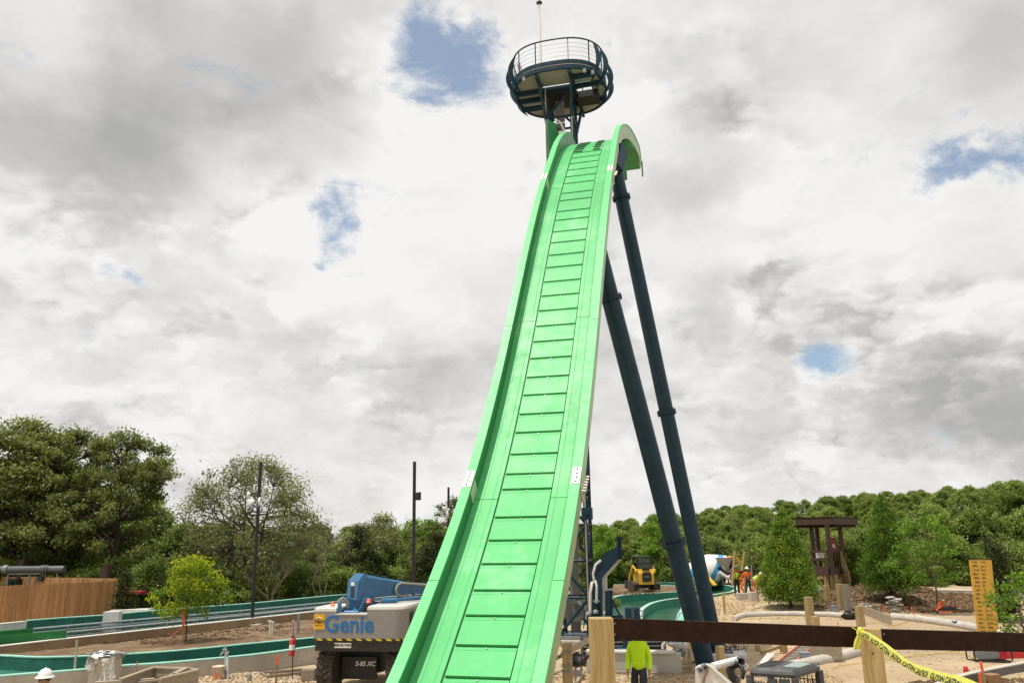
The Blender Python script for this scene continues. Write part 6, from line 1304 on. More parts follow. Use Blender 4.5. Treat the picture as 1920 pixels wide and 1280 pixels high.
# mixer truck
def mixer():
    Y = 64; root = thing('concrete_mixer', 'white and blue concrete mixer truck with grey hopper seen behind the columns', 'mixer truck', (A(1345, 1100, Y).x, Y, 0)); DR = bpy.data.materials.new('striped_drum'); DR.use_nodes = True; t = NT(DR.node_tree); b = t.n['Principled BSDF']; tc = t.new('ShaderNodeTexCoord').outputs['Object']; s = t.new('ShaderNodeSeparateXYZ'); t.put(s.inputs[0], tc)
    c0 = A(1331, 1068, Y); f = t.math('FRACT', t.math('ADD', t.math('MULTIPLY', t.math('SUBTRACT', s.outputs[0], c0.x), .62), t.math('MULTIPLY', t.math('SUBTRACT', s.outputs[2], c0.z), -.34))); t.put(b.inputs['Base Color'], t.mix(t.math('LESS_THAN', f, .26), (.72, .71, .68, 1), (.05, .32, .62, 1))); b.inputs['Roughness'].default_value = .35
    ax = Matrix.Rotation(math.radians(68), 3, 'Y') @ Matrix.Rotation(.2, 3, 'X'); MB().lathe([(.35, -1.9), (1.0, -1.5), (1.22, -.5), (1.15, .3), (.75, 1.2), (.50, 1.6)], c0, 26, ax).build('drum', DR, root)
    h = A(1357, 1055, Y-.8); mb = MB(); mb.loft([[h+Vector((x*w, y*w, z)) for x, y in ((-1, -.6), (1, -.6), (1, .6), (-1, .6))] for w, z in ((.62, .42), (.55, .2), (.18, -.55))]); mb.build('hopper', CONC, root)
    MB().path([h+Vector((-.45, -.3, -.25)), h+Vector((-.1, -.35, -.75)), h+Vector((.35, -.35, -.72)), h+Vector((.8, -.3, -.2))], .16, 10).build('chute_collar', BLACK, root); MB().path([h+Vector((-.5, -.35, -.65)), h+Vector((.1, -.4, -1.05)), h+Vector((.8, -.35, -.75))], .17, 10).build('fender', WHITE, root)
    YM = mat('machine_yellow', (.62, .36, .015), rough=.45, var=.1, dirt=.35, dirtcol=(.30, .20, .08)); y = A(1373.5, 1057, Y-.5); MB().tube(y+Vector((0, -.3, 0)), y+Vector((0, .3, 0)), .62, n=22).build('water_tank', YM, root); MB().tube(y+Vector((0, -.33, 0)), y+Vector((0, .31, 0)), .40, n=22).build('tank_ring', BLACK, root)
    for px in (1352, 1363, 1369): a = A(px, 1072, Y-.9); MB().beam(a, Vector((a.x+.1, a.y, .15)), .10, .10).build('strut', GREYM, root)
    MB().beam(A(1326, 1080, Y-1.2), A(1341, 1097, Y-2.2), .30, .10).build('yellow_chute', YM, root); MB().box(Vector((c0.x+.9, Y+.3, .95)), (4.2, 1.6, .35)).build('chassis', BLACK, root)
    for x in (-.6, .5, 1.9): c = Vector((c0.x+x, Y-.6, .5)); MB().tube(c+Vector((0, -.15, 0)), c+Vector((0, .15, 0)), .5, n=18).build('wheel', RUBBER, root)
mixer(); YELM = MATS['machine_yellow']
# yellow compact track loader, seen from behind
def loader():
    b = G(1207, 1106.5, .15); b.z = .16; root = thing('track_loader', 'yellow compact track loader with black cab standing on the soil island', 'loader', b, .06); M_ = Matrix.Translation(b) @ Matrix.Rotation(.10, 4, 'Z')
    S = 1.04
    def part(mb, name, m, par=None): mb.v = [tuple(M_ @ (Vector(v)*S)) for v in mb.v]; return mb.build(name, m, par or root)
    for s in (-.70, .70):
        mb = MB(); pr = [(-.95, .25), (-.80, .05), (.75, .0), (1.0, .2), (1.0, .38), (.7, .56), (-.6, .60), (-.92, .45)]; mb.prism(pr, .36, Matrix(((0, 0, 1), (1, 0, 0), (0, 1, 0))), (s-.18, 0, 0)); tr = part(mb, 'track', RUBBER)
        mb = MB()
        for k in range(9): mb.box((s, -.96+.02*k if False else -.95, .08+.05*k), (.34, .05, .022))
        part(mb, 'track_lug', RUBBER, tr)
    mb = MB(); mb.loft([[Vector((x, y, z)) for x, y in ((-.50, -.86), (.50, -.86), (.56, .4), (-.56, .4))] for z in (.42, 1.10)]+[[Vector((x, y, 1.36)) for x, y in ((-.62, -.72), (.62, -.72), (.56, .4), (-.56, .4))]]); part(mb, 'rear_body', YELM)
    mb = MB(); mb.prism([(-.24, -.28), (.24, -.28), (.30, -.2), (.30, .22), (.22, .32), (-.22, .32), (-.30, .22), (-.30, -.2)], .03, Matrix(((1, 0, 0), (0, 0, -1), (0, 1, 0))), (.02, -.865, .86)); g_ = part(mb, 'grille', BLACK); mb = MB(); mb.box((.02, -.90, .90), (.34, .01, .05)); part(mb, 'grille_badge', GREYM, g_)
    mb = MB(); mb.box((0, -.78, 1.40), (.5, .2, .14), None, .03); part(mb, 'light_bar', BLACK)
    mb = MB()
    for x, y in ((-.46, -.5), (.46, -.5), (-.46, .7), (.46, .7)): mb.beam(Vector((x, y, 1.25)), Vector((x*.96, y, 2.10)), .09, .09)
    mb.box((0, .1, 2.14), (1.04, 1.35, .09), None, .03); mb.box((0, .72, 1.5), (.9, .05, .5)); part(mb, 'cab_frame', BLACK); mb = MB(); mb.box((0, -.50, 1.72), (.80, .02, .62)); part(mb, 'rear_window', mat('cab_glass', (.10, .12, .10), rough=.12, spec=.6)); mb = MB(); mb.box((0, -.53, 1.72), (.84, .02, .05)); part(mb, 'window_bar', BLACK)
    for s in (-.62, .62): mb = MB(); mb.beam(Vector((s, -.75, 1.20)), Vector((s, .2, 1.52)), .10, .20).beam(Vector((s, .2, 1.52)), Vector((s, 1.3, .6)), .10, .18); part(mb, 'lift_arm', YELM)
    mb = MB(); mb.box((0, 1.55, .30), (1.7, .5, .5), None, .05); part(mb, 'bucket', BLACK); mb = MB(); mb.tube((-.62, -.3, 1.1), (-.72, -.35, 1.42), .05, n=8); part(mb, 'exhaust', BLACK)
loader()
# lookout hut
def hut():
    Y = 47.0; c = A(1545, 1100, Y); root = thing('lookout_hut', 'brown timber lookout hut with flat overhanging roof and railed deck', 'lookout hut', (c.x, Y, 0)); W_ = .72/Y*47
    def p(px, py, dy=0.0): return A(px, py, Y+dy)
    z = lambda py, dy=0: p(1545, py, dy).z
    # flat roof: corner near the viewer at px 1563
    cf = p(1563, 972); L_ = p(1452, 977, 1.2); R_ = p(1608, 979, 3.4); B_ = L_+(R_-cf); zt, zb = z(970), z(983)
    ring = lambda zz, s=1.0: [Vector((q.x+(m_.x-q.x)*(1-s), q.y+(m_.y-q.y)*(1-s), zz)) for q in (cf, R_, B_, L_)]; m_ = (cf+B_)/2
    MB().loft([ring(zb), ring(zt)]).build('roof', BROWN2, root); MB().loft([ring(zt+.001, 1.012), ring(zt+.05, 1.012)]).build('roof_cap', BROWN, root); MB().loft([ring(zb-.14, .93), ring(zb-.001, .93)]).build('soffit', BROWN, root)
    zd, zdk = z(1063), z(1078)
    posts = [(1552, 0), (1576, 2.2), (1522, 1.0), (1532, 3.0)]
    for px, dy in posts: q = p(px, 1000, dy); MB().beam(Vector((q.x, q.y, zdk)), Vector((q.x, q.y, zb)), .20, .20).build('column', BROWN2, root)
    d0, d1, d2, d3 = p(1541 if False else 1538, 1070, .0), p(1583, 1070, 2.0), p(1560, 1070, 4.2), p(1512, 1070, 2.2)
    dk = lambda zz: [Vector((q.x, q.y, zz)) for q in (p(1553, 1070, -.12), d1, d2, p(1515, 1070, 1.0))]
    MB().loft([dk(zdk), dk(z(1066))]).build('deck', BROWN2, root)
    for q in ((1548, .2), (1566, .8), (1577, 2.2), (1512, 1.2), (1560, 3.8)): a = p(q[0], 1078, q[1]); MB().beam(Vector((a.x, a.y, .0)), Vector((a.x, a.y, zdk)), .20, .20).build('leg', PINE, root)
    for a, b in (((1566, 1098, .8), (1583, 1079, 1.8)), ((1532, 1084, .4), (1556, 1078, .2))): MB().beam(p(a[0], a[1], a[2]), p(b[0], b[1], b[2]), .12, .16).build('knee_brace', PINE, root)
    a, b = p(1520, 1048, .9), p(1552, 1048, 0)
    for zz in (z(1033), z(1048), z(1064)): MB().beam(Vector((a.x, a.y, zz)), Vector((b.x, b.y, zz)), .06, .14).build('guard_rail', BROWN2, root)
    b2 = p(1577, 1048, 2.2)
    for zz in (z(1033, 1), ): MB().beam(Vector((b.x, b.y, zz)), Vector((b2.x, b2.y, zz)), .06, .14).build('guard_rail', BROWN2, root)
    for f in (.3, .5, .7, .9): q = Vector((b.x, b.y, 0)).lerp(Vector((b2.x, b2.y, 0)), f); MB().beam(Vector((q.x, q.y, zdk)), Vector((q.x, q.y, z(1033, 1))), .07, .07).build('baluster', BROWN, root)
    q = p(1537, 1040, .5); MB().box(Vector((q.x, q.y, z(1041))), (.42, .1, .30)).build('white_panel', CONCL, root)
    q = p(1562.5, 1019, 1.0); s = MB().box(q, (.28, .05, .72)).build('red_sign', mat('brick_red_sign', (.22, .035, .025), rough=.6), root); MB().box(q+Vector((.0, -.03, -.12)), (.14, .02, .2)).build('sign_mark', CONCL, s)
    # outside stairs with pine handrails going down to the right
    s0, s1 = p(1581, 1066, 1.6), p(1592, 1104, 1.0); 
    for k in range(8): f = (k+.5)/8; q = s0.lerp(s1, f); MB().box(q+Vector((0, .45, 0)), (.26, .9, .03)).build('tread', PINE, root)
    for dy in (0, .95):
        MB().beam(s0+Vector((0, dy, 0)), s1+Vector((0, dy, 0)), .05, .16).build('stringer', PINE, root)
        for dz in (.95, .60, .28): MB().beam(p(1579.5, 1066, 1.6+dy)+Vector((0, 0, dz)), p(1594, 1104, 1.0+dy)+Vector((0, 0, dz)), .05, .09).build('handrail', PINE, root)
        for q, zb_ in ((p(1580, 1066, 1.6+dy), 0), (p(1594.5, 1104, 1.0+dy), 0)): MB().beam(Vector((q.x, q.y, 0)), Vector((q.x, q.y, q.z+1.0)), .10, .10).build('newel', PINE, root)
hut()
c = G(1620, 1106, .2); root = thing('brick_pallet', 'pile of tan boards and red topped bricks beyond the stakes', 'pallet', c); MB().box(c+Vector((.5, .5, .45)), (2.4, 1, .9), None, .02).build('plywood_bin', mat('tan_plywood', (.34, .20, .11), rough=.9, var=.2), root); MB().box(c+Vector((-.95, .3, 1.0)), (.38, .1, 2.0)).build('upright_board', PINE, root)
for k in range(5): MB().box(c+Vector((-.35+.4*k, .3, .95)), (.22, .3, .14)).build('brick', mat('red_brick', (.33, .09, .055), rough=.9, var=.2) if k % 2 else CONCL, root)
P_ = smooth(Gs([(1760, 1111.5), (1830, 1112.5), (1920, 1113.5), (2050, 1115)], .35), 3); wall('far_kerb', 'low pale kerb along the foot of the right hand woods', 'kerb', P_, -.1, .5, CONCL, WHITERIM, .04)
P_ = smooth(Gs([(1735, 1104), (1780, 1105), (1850, 1106), (1920, 1106.5), (2050, 1108)], .6), 3); wall('far_kerb', 'thin second kerb line just above the first at the foot of the woods', 'kerb', P_, -.1, .3, CONC, WHITERIM, .04)
# ------------------------------------------------------------------ around the tower foot
def bracket():
    Y = 28.0; p = lambda px, py, dy=0.0: A(px, py, Y+dy); b = p(1120, 1196); root = thing('launch_gantry', 'dark blue steel gantry arm bending up to the right beside the lift tower', 'gantry', (b.x, Y, 0)); NL = mat('navy_lit_side', (.10, .13, .15), rough=.45)
    def flat(pts, w, name, m, dy=0.0): fr = [p(x, y, dy) for x, y in pts]; bk = [q+Vector((.05, w, 0)) for q in fr]; MB().loft([fr, bk]).build(name, m, root)
    flat([(1106, 1200), (1128, 1200), (1128, 1085), (1133, 1077), (1163, 1043), (1157, 1024), (1128, 1040), (1115, 1058), (1106, 1064)], .30, 'arm', NAVY)
    flat([(1128.5, 1200), (1137, 1200), (1136, 1080), (1163.5, 1048), (1163, 1044), (1129, 1082)], .02, 'arm_lit_side', CONCL, .12)  # pale strip paints the sunlit side of the arm
    flat([(1123, 1200), (1127, 1200), (1127, 1100), (1123, 1100)], .05, 'rib', NAVY, -.05)
    for x in (1158, 1161, 1164): MB().tube(p(x, 1030, .05), p(x-.5, 1005, .05), .03, n=8).build('tie_rod', NAVY, root); MB().tube(p(x, 1026, .05), p(x+1.5, 1048, .05), .03, n=8).build('tie_rod', NAVY, root)
    for y in np.arange(1006, 1046, 4.0): MB().box(p(1161+(y > 1026)*1.5, y, .05), (.17, .10, .025)).build('rod_nut', NAVY, root)
    MB().box(p(1118, 1126, -.1), (.22, .06, .05)).build('step', STEEL, root); flat([(1100, 1147), (1112, 1147), (1112, 1200), (1100, 1200)], .4, 'pump_block', NAVY, .25)
    MB().path([p(1127, 1050), p(1117, 1058), p(1112, 1075), p(1115, 1092)], .045, 8).build('white_hose', CONCL, root); MB().path([p(1107, 1151), p(1107, 1110), p(1110, 1091), p(1116, 1088), p(1119, 1100), p(1119, 1130)], .05, 8).build('white_hose', CONCL, root)
    for x, y in ((1117, 1149), (1135, 1152), (1103, 1153)): MB().lathe([(.09, 0), (.09, .08), (.03, .12)], p(x, y, -.1), 10).build('fitting', GREYM, root)
bracket()
def gate():
    Y = 27.0; p = lambda px, py, dy=0.0: A(px, py, Y+dy); b = p(1141, 1196); root = thing('steel_gate_post', 'dark blue gate post with diagonal stay in front of the river water', 'gate post', (b.x, Y, 0))
    for x, w in ((1137, .06), (1141.5, .12), (1146, .05)): MB().beam(p(x, 1200), p(x, 1106), w, .08).build('upright', NAVY, root)
    MB().beam(p(1146, 1122), p(1166, 1160), .06, .06).build('stay', NAVY, root); MB().beam(p(1134, 1158), p(1168, 1158), .10, .18).build('base_rail', NAVY, root); MB().beam(p(1137, 1106), p(1147, 1104), .1, .06).build('cap', GREYM, root)
    for y in (1109, 1128): MB().beam(p(1134, y), p(1146, y), .05, .05).build('hinge', NAVY, root)
gate()
Y = 25.5; c = A(1186, 1152, Y); root = thing('control_panel', 'rounded dark navy control panel standing at the pool edge', 'control panel', (c.x, Y, 0)); MB().box(c, (.46, .10, .44), None, .05).build('panel', NAVY, root)
for dx in (-.02, .02): MB().box(c+Vector((dx, -.055, .06)), (.008, .02, .26)).build('trim', STEEL, root)
MB().box(c+Vector((0, .04, -.9)), (.12, .10, 1.4)).build('pedestal', NAVY, root); MB().path([A(1200, 1142, Y+.1), A(1205, 1146, Y+.1), A(1204, 1152, Y+.1), A(1200, 1156, Y+.1), A(1199, 1164, Y+.1)], .03, 8).build('cable_hook', WHITE, root)
# concrete ledge with the dark pit behind it
c0, c1 = G(1100, 1218.5, .55), G(1277, 1221, .55); root = thing('concrete_ledge', 'low concrete ledge with pale top edge behind the lime shirt worker', 'ledge', c0); MB().beam(Vector((c0.x, c0.y, .22)), Vector((c1.x, c1.y, .22)), .35, .60).build('ledge_body', CONC, root); MB().beam(Vector((c0.x, c0.y, .545)), Vector((c1.x-.2, c1.y, .545)), .42, .05).build('ledge_top', CONCL, root)
MB().beam(Vector((c0.x, c0.y-.32, .04)), Vector((c1.x-.4, c1.y-.32, .02)), .16, .05).build('kicker_board', OLDWOOD, root)
pit = thing('machine_pit', 'dark machinery bay with grey pipes behind the concrete ledge', 'machinery bay', (c0.x, c0.y+1.2, 0)); MB().box(Vector(((c0.x+c1.x)/2-.1, c0.y+1.35, .42)), (2.5, .9, .72), None, .02).build('bay_box', DARK, pit)
for k in range(5): MB().box(Vector(((c0.x+c1.x)/2-.1, c0.y+.88, .30+.12*k)), (2.45, .03, .04)).build('slat', GREYM, pit)
MB().path([A(1243, 1216, c0.y+.7), A(1243, 1208, c0.y+.7), A(1248, 1203, c0.y+.7), A(1256, 1202, c0.y+.7)], .05, 8).build('bent_pipe', CONCL, pit)
root = thing('boot_pair', 'pair of work boots and dark legs standing on the ledge', 'boots', A(1170, 1217, c0.y)); MB().box(A(1167, 1216.5, c0.y), (.32, .12, .06), None, .02).build('boot', BLUE, root); MB().tube(A(1172, 1214, c0.y+.2), A(1172, 1196, c0.y+.2), .07, n=8).build('trouser_leg', NAVY, root)
c = A(1272, 1211, 24.8); root = thing('plastic_sheet', 'white sheet hanging over a grey tub at the end of the ledge', 'sheet', c); crumple(c+Vector((0, 0, .05)), (.24, .12, .17), 17).build('sheet_body', WRAP, root); MB().box(c+Vector((.05, 0, -.2)), (.22, .2, .16), None, .03).build('tub', BGREY, root)
OSB = mat('osb_board', (.50, .33, .13), rough=.85, var=.35, scale=26, col2=(.62, .46, .24), fac=(.4, .6)); root = thing('osb_panel', 'yellow chipboard panel with props beside the raking column', 'board', A(1290, 1240, 25.2)); q = [A(1279, 1241, 25.0), A(1309, 1238, 25.6), A(1304, 1203, 25.6), A(1280, 1203, 25.0)]; MB().loft([q, [v+Vector((.01, .03, 0)) for v in q]]).build('panel', OSB, root)
for x0, x1 in ((1290.5, 1291), (1296, 1293.5), (1283, 1279)): MB().beam(A(x0, 1244, 24.6), A(x1, 1216, 24.9), .05, .05).build('prop', OLDWOOD, root)
# behind and left of the near pine post: strapped post, braces and clutter
Y = 14.5; p = lambda px, py, dy=0.0: A(px, py, Y+dy); root = thing('strapped_post', 'split pine post with grey straps between the slide and the near rail post', 'post', p(1062, 1290)); MB().beam(p(1061, 1300), p(1060, 1206), .12, .10).build('post_shaft', PINE, root); MB().beam(p(1068, 1300), p(1066.5, 1204), .025, .12).build('split_board', PINEX, root)
for y in (1221, 1246, 1257): MB().box(p(1061, y, -.02), (.135, .13, .03)).build('strap', GREYM, root)
tag(MB().beam(p(1054, 1228, .4), p(1103, 1199, 1.2), .05, .09).build('diagonal_brace', OLDWOOD), 'weathered diagonal brace rising to the right behind the near rail post', 'brace'); tag(MB().beam(p(1032, 1240, .6), p(1056, 1226, .5), .03, .06).build('diagonal_brace', OLDWOOD), 'short thin brace at the right edge of the slide', 'brace')
tag(MB().beam(p(1046, 1190, 3), p(1056, 1216, 3), .03, .03).build('thin_lath', PINE), 'thin lath leaning against the strapped post', 'lath')
root = thing('sawhorse_clutter', 'tools and rags on a small stand behind the strapped post', 'tool stand', p(1085, 1270, 6)); crumple(p(1084, 1236, 6), (.22, .2, .13), 5).build('tool_bag', BLACK, root); crumple(p(1075, 1241, 6), (.2, .1, .08), 6).build('rag', NAVY, root); crumple(p(1092, 1237, 6), (.07, .07, .06), 8).build('red_rag', REDG, root)
for x in (1079, 1090): MB().beam(p(x, 1275, 6), p(x, 1243, 6), .05, .05).build('stand_leg', OLDWOOD, root)
c = G(1084, 1273, 0); root = thing('grey_bucket', 'small grey bucket on the ground behind the strapped post', 'bucket', c); MB().lathe([(.10, 0), (.13, .24), (.14, .26)], c, 14).build('pail', BGREY, root)
for k in range(3): tag(MB().beam(G(1036+22*k, 1262+8*k, .05), G(1062+16*k, 1252+3*k, .10), .10, .04).build('scrap_board', OLDWOOD), ('left', 'middle', 'right')[k]+' scrap board on the ground behind the strapped post', 'board')
# ------------------------------------------------------------------ people
SKIN = mat('skin', (.30, .155, .095), rough=.55, var=.08, scale=6)
def skin_mesh(name, V, E, Rd, m, parent, root=0, sub=2, label=None):
    me = bpy.data.meshes.new(name); me.from_pydata([tuple(v) for v in V], E, []); o = bpy.data.objects.new(name, me); COL.objects.link(o)
    sk = o.modifiers.new('skin', 'SKIN'); sk.branch_smoothing = .6; ss = o.modifiers.new('sub', 'SUBSURF'); ss.levels = sub; ss.render_levels = sub
    for i, v in enumerate(me.skin_vertices[0].data): r = Rd[i]; v.radius = r if isinstance(r, tuple) else (r, r); v.use_root = (i == root); v.use_loose = False
    dg = bpy.context.evaluated_depsgraph_get(); dg.update(); ev = o.evaluated_get(dg); nm = bpy.data.meshes.new_from_object(ev); bpy.data.objects.remove(o)
    nm.polygons.foreach_set('use_smooth', np.ones(len(nm.polygons), bool)); nm.materials.clear()
    q = link(name, nm, m, parent)
    if label: q['label'] = label
    return q
def person(label, P, face, J=None, shirt=None, trousers=None, vest=None, hat=None, hat_mark=None, h=1.75, group=None, hands=True, beard=False, baggy=False):
    """P: point between the feet, face: heading in radians from +Y towards +X; J: joint overrides in local x (right), y (forward), z"""
    D_ = dict(pelvis=(0, 0, .95), spine=(0, 0, 1.12), chest=(0, -.01, 1.33), neck=(0, -.01, 1.50), chin=(0, .02, 1.56), head=(0, .02, 1.645), crown=(0, .01, 1.72),
        shl=(-.185, -.01, 1.43), shr=(.185, -.01, 1.43), ell=(-.25, -.03, 1.15), elr=(.25, -.03, 1.15), wrl=(-.26, .06, .91), wrr=(.26, .06, .91), hal=(-.26, .09, .84), har=(.26, .09, .84),
        hil=(-.095, 0, .92), hir=(.095, 0, .92), knl=(-.11, .02, .50), knr=(.11, .02, .50), anl=(-.12, -.03, .09), anr=(.12, -.03, .09), tol=(-.14, .14, .035), tor=(.14, .14, .035))
    D_.update(J or {}); s = h/1.75; c, sn = math.cos(-face), math.sin(-face); R_ = Matrix(((c, -sn, 0), (sn, c, 0), (0, 0, 1))); P = Vector(P)
    root = thing('person', label, 'person', P, -face, group)
    W = {k: P + R_ @ (Vector(v)*s) for k, v in D_.items()}; k_ = list(W)
    def graph(names, edges, rad, name, m, sub=2, lab=None): idx = {n: i for i, n in enumerate(names)}; return skin_mesh(name, [W[n] for n in names], [(idx[a], idx[b]) for a, b in edges], [tuple(x*s for x in (r if isinstance(r, tuple) else (r, r))) for r in rad], m, root, 0, sub, lab)
    arms = [('chest', 'shl'), ('shl', 'ell'), ('ell', 'wrl'), ('chest', 'shr'), ('shr', 'elr'), ('elr', 'wrr')]; legs = [('pelvis', 'hil'), ('hil', 'knl'), ('knl', 'anl'), ('pelvis', 'hir'), ('hir', 'knr'), ('knr', 'anr')]
    graph(['pelvis', 'spine', 'chest', 'neck', 'chin', 'head', 'crown', 'shl', 'ell', 'wrl', 'hal', 'shr', 'elr', 'wrr', 'har', 'hil', 'knl', 'anl', 'tol', 'hir', 'knr', 'anr', 'tor'],
        [('pelvis', 'spine'), ('spine', 'chest'), ('chest', 'neck'), ('neck', 'chin'), ('chin', 'head'), ('head', 'crown')]+arms+[('wrl', 'hal'), ('wrr', 'har')]+legs+[('anl', 'tol'), ('anr', 'tor')],
        [(.14, .11), (.13, .10), (.15, .11), .055, (.065, .075), (.078, .095), (.06, .075), .055, .042, .028, (.040, .018), .055, .042, .028, (.040, .018), .085, .058, .040, .030, .085, .058, .040, .030], 'body', SKIN)
    graph(['pelvis', 'hil', 'knl', 'anl', 'hir', 'knr', 'anr', 'spine'], legs+[('pelvis', 'spine')], [(.155, .125), .098, .075, .062, .098, .075, .062, (.14, .115)], 'trousers', trousers)
    graph(['chest', 'spine', 'pelvis', 'neck', 'shl', 'ell', 'wrl', 'shr', 'elr', 'wrr'], [('chest', 'spine'), ('spine', 'pelvis'), ('chest', 'neck')]+arms, [(.180, .138), (.168, .135), (.178, .145), .085, .084, .066, .052, .084, .066, .052] if not baggy else [(.180, .15), (.170, .145), (.180, .155), .10, .080, .062, .050, .080, .062, .050], 'shirt', shirt)
    if vest:
        v = graph(['chest', 'spine', 'pelvis', 'shl', 'shr'], [('chest', 'spine'), ('spine', 'pelvis'), ('chest', 'shl'), ('chest', 'shr')], [(.225, .175), (.205, .165), (.205, .17), .095, .095], 'vest', vest[0])
        fw = R_ @ Vector((0, 1, 0)); rt = R_ @ Vector((1, 0, 0))
        for sx in (-1, 1): MB().path([W['shl' if sx < 0 else 'shr'].lerp(W['chest'], .45)+Vector((0, 0, .075*s))-fw*.02, W['chest']+rt*(sx*.085*s)-fw*(.15*s), W['spine']+rt*(sx*.085*s)-fw*(.148*s), W['pelvis']+rt*(sx*.085*s)-fw*(.15*s)+Vector((0, 0, .03))], .022*s, 6).build('reflective_strip', vest[1], v)
        MB().path([W['spine']+R_ @ Vector((math.cos(t)*.178*s, math.sin(t)*.146*s, -.04)) for t in np.linspace(0, 2*PI, 21)[:-1]], .018*s, 6, closed=True).build('reflective_strip', vest[1], v)
    for sd_, a, t in (('l', 'anl', 'tol'), ('r', 'anr', 'tor')):
        d = (W[t]-W[a]); d.z = 0; d.normalize(); MB().loft([[W[a]+d*f+Vector((-d.y, d.x, 0))*(w*math.cos(q))+Vector((0, 0, hh*math.sin(q)+hh-.085*s)) for q in np.linspace(0, 2*PI, 9)[:-1]] for f, w, hh in ((-.07*s, .035*s, .045*s), (0, .048*s, .062*s), (.10*s, .050*s, .042*s), (.20*s, .035*s, .026*s))], smooth=True).build('boot', BOOT, root)
    if hands:
        for sd_ in ('l', 'r'):
            w, hnd = W['wr'+sd_], W['ha'+sd_]; d = (hnd-w).normalized(); sx = 1 if sd_ == 'r' else -1; rt = R_ @ Vector((1, 0, 0)); fw = (R_ @ Vector((0, 1, 0))); acr = (fw-d*fw.dot(d)).normalized(); inn = -rt*sx
            V = [w+d*.03*s, hnd]; E_ = [(0, 1)]; Rr = [(.030*s, .018*s), (.038*s, .017*s)]
            for f in range(4):
                o = hnd+acr*((.030-.020*f)*s)+d*.01*s; L_ = (.080, .088, .080, .062)[f]*s; i = len(V); V += [o, o+d*L_*.5+inn*.006, o+d*L_*.9+inn*.03*s]; Rr += [.0105*s, .0095*s, .0075*s]; E_ += [(1, i), (i, i+1), (i+1, i+2)]
            i = len(V); o = w+d*.05*s+acr*.028*s; V += [o, o+acr*.022*s+d*.035*s, o+acr*.022*s+d*.070*s+inn*.012*s]; Rr += [.012*s, .011*s, .009*s]; E_ += [(0, i), (i, i+1), (i+1, i+2)]
            skin_mesh('hand', V, E_, [r if isinstance(r, tuple) else (r, r) for r in Rr], SKIN, root, 1, 1)
    # face, hair, helmet
    H_ = W['head']; fw = R_ @ Vector((0, 1, 0)); rt = R_ @ Vector((1, 0, 0)); mb = MB(); mb.ball(H_+fw*.098*s+Vector((0, 0, -.012)), .017*s, 8, 6, (1, 1, 1.4)); mb.ball(H_+fw*.088*s+Vector((0, 0, -.055*s)), .022*s, 8, 5, (1.3, .5, .35))
    for sx in (-1, 1): mb.ball(H_+rt*(sx*.083*s)+Vector((0, 0, -.01)), .026*s, 8, 6, (.4, .7, 1.2))
    mb.build('face_features', SKIN, root); mb = MB()
    for sx in (-1, 1): mb.ball(H_+fw*.090*s+rt*(sx*.032*s)+Vector((0, 0, .012)), .011*s, 8, 6)
    mb.build('eye', BLACK, root); MB().ball(H_-fw*.018*s+Vector((0, 0, .012)), .094*s, 14, 8, (.92, 1.02, .90)).build('hair', BLACK, root)
    if beard: MB().ball(H_+fw*.055*s+Vector((0, 0, -.07*s)), .055*s, 10, 6, (1.1, .8, .7)).build('beard', BLACK, root)
    if hat:
        Mh = Matrix((rt, fw, Vector((0, 0, 1)))).transposed(); c_ = H_+Vector((0, 0, .042*s)); mb = MB(); mb.lathe([(.128, 0), (.126, .02), (.118, .06), (.098, .10), (.062, .130), (.022, .142), (.001, .143)], c_, 22, Mh @ Matrix.Diagonal((s*.92, s*1.08, s))); ht = mb.build('hard_hat', hat, root)
        mb = MB(); mb.lathe([(.124, .012), (.165, -.004), (.166, .003), (.124, .022)], c_, 22, Mh @ Matrix.Diagonal((s*.95, s*1.10, s))); mb.build('brim', hat, ht); MB().path([c_+fw*(s*.128*math.cos(t))+Vector((0, 0, s*(.02+.132*math.sin(t)))) for t in np.linspace(.15, PI-.15, 9)], .009*s, 6).build('ridge', hat, ht)
        if hat_mark: MB().box(c_+rt*(.075*s)-fw*.09*s+Vector((0, 0, .062)), (.035, .012, .04), Mh @ Matrix.Rotation(.6, 3, 'Z')).build('hat_mark', hat_mark, ht)
    return root
BOOT = mat('work_boot', (.10, .065, .04), rough=.85, var=.2, dirt=.5, dirtcol=(.30, .22, .13))
LIME = mat('lime_shirt', (.50, .78, .015), rough=.75, var=.10, scale=5, bump=.012, bscale=9, spec=.2)
LIMEV = mat('lime_vest', (.50, .78, .03), rough=.7, var=.1); ORV = mat('orange_shirt', (.78, .14, .02), rough=.75, var=.12, scale=5, bump=.01, bscale=10); SILV = mat('silver_tape', (.40, .40, .38), rough=.35); PLAST = mat('white_helmet', (.74, .73, .70), rough=.28, var=.04, coat=.3)
JEAN = mat('dark_jeans', (.028, .030, .036), rough=.9, var=.3, scale=7, bump=.01, bscale=12, dirt=.3, dirtcol=(.08, .07, .06)); BLKT = mat('black_trousers', (.014, .014, .015), rough=.9, var=.3)
b = G(1198, 1291, 0); Yw = 17.9; b = A(1198, 1252, Yw); b.z = 0
person('worker in a loose lime green shirt and dark jeans, head hidden by the brown rail', b, math.radians(-162), dict(shl=(-.16, -.01, 1.43), shr=(.16, -.01, 1.43), ell=(-.20, -.05, 1.16), elr=(.20, -.02, 1.16), wrl=(-.21, .02, .93), wrr=(.21, .07, .93), hal=(-.21, .04, .86), har=(.21, .10, .86), pelvis=(0, 0, .90), knl=(-.08, .16, .52), anl=(-.08, .02, .11), tol=(-.08, .20, .06), knr=(.10, -.02, .50), anr=(.10, -.20, .12), tor=(.11, -.05, .04)), LIME, JEAN, hat=PLAST, h=1.86, baggy=True)
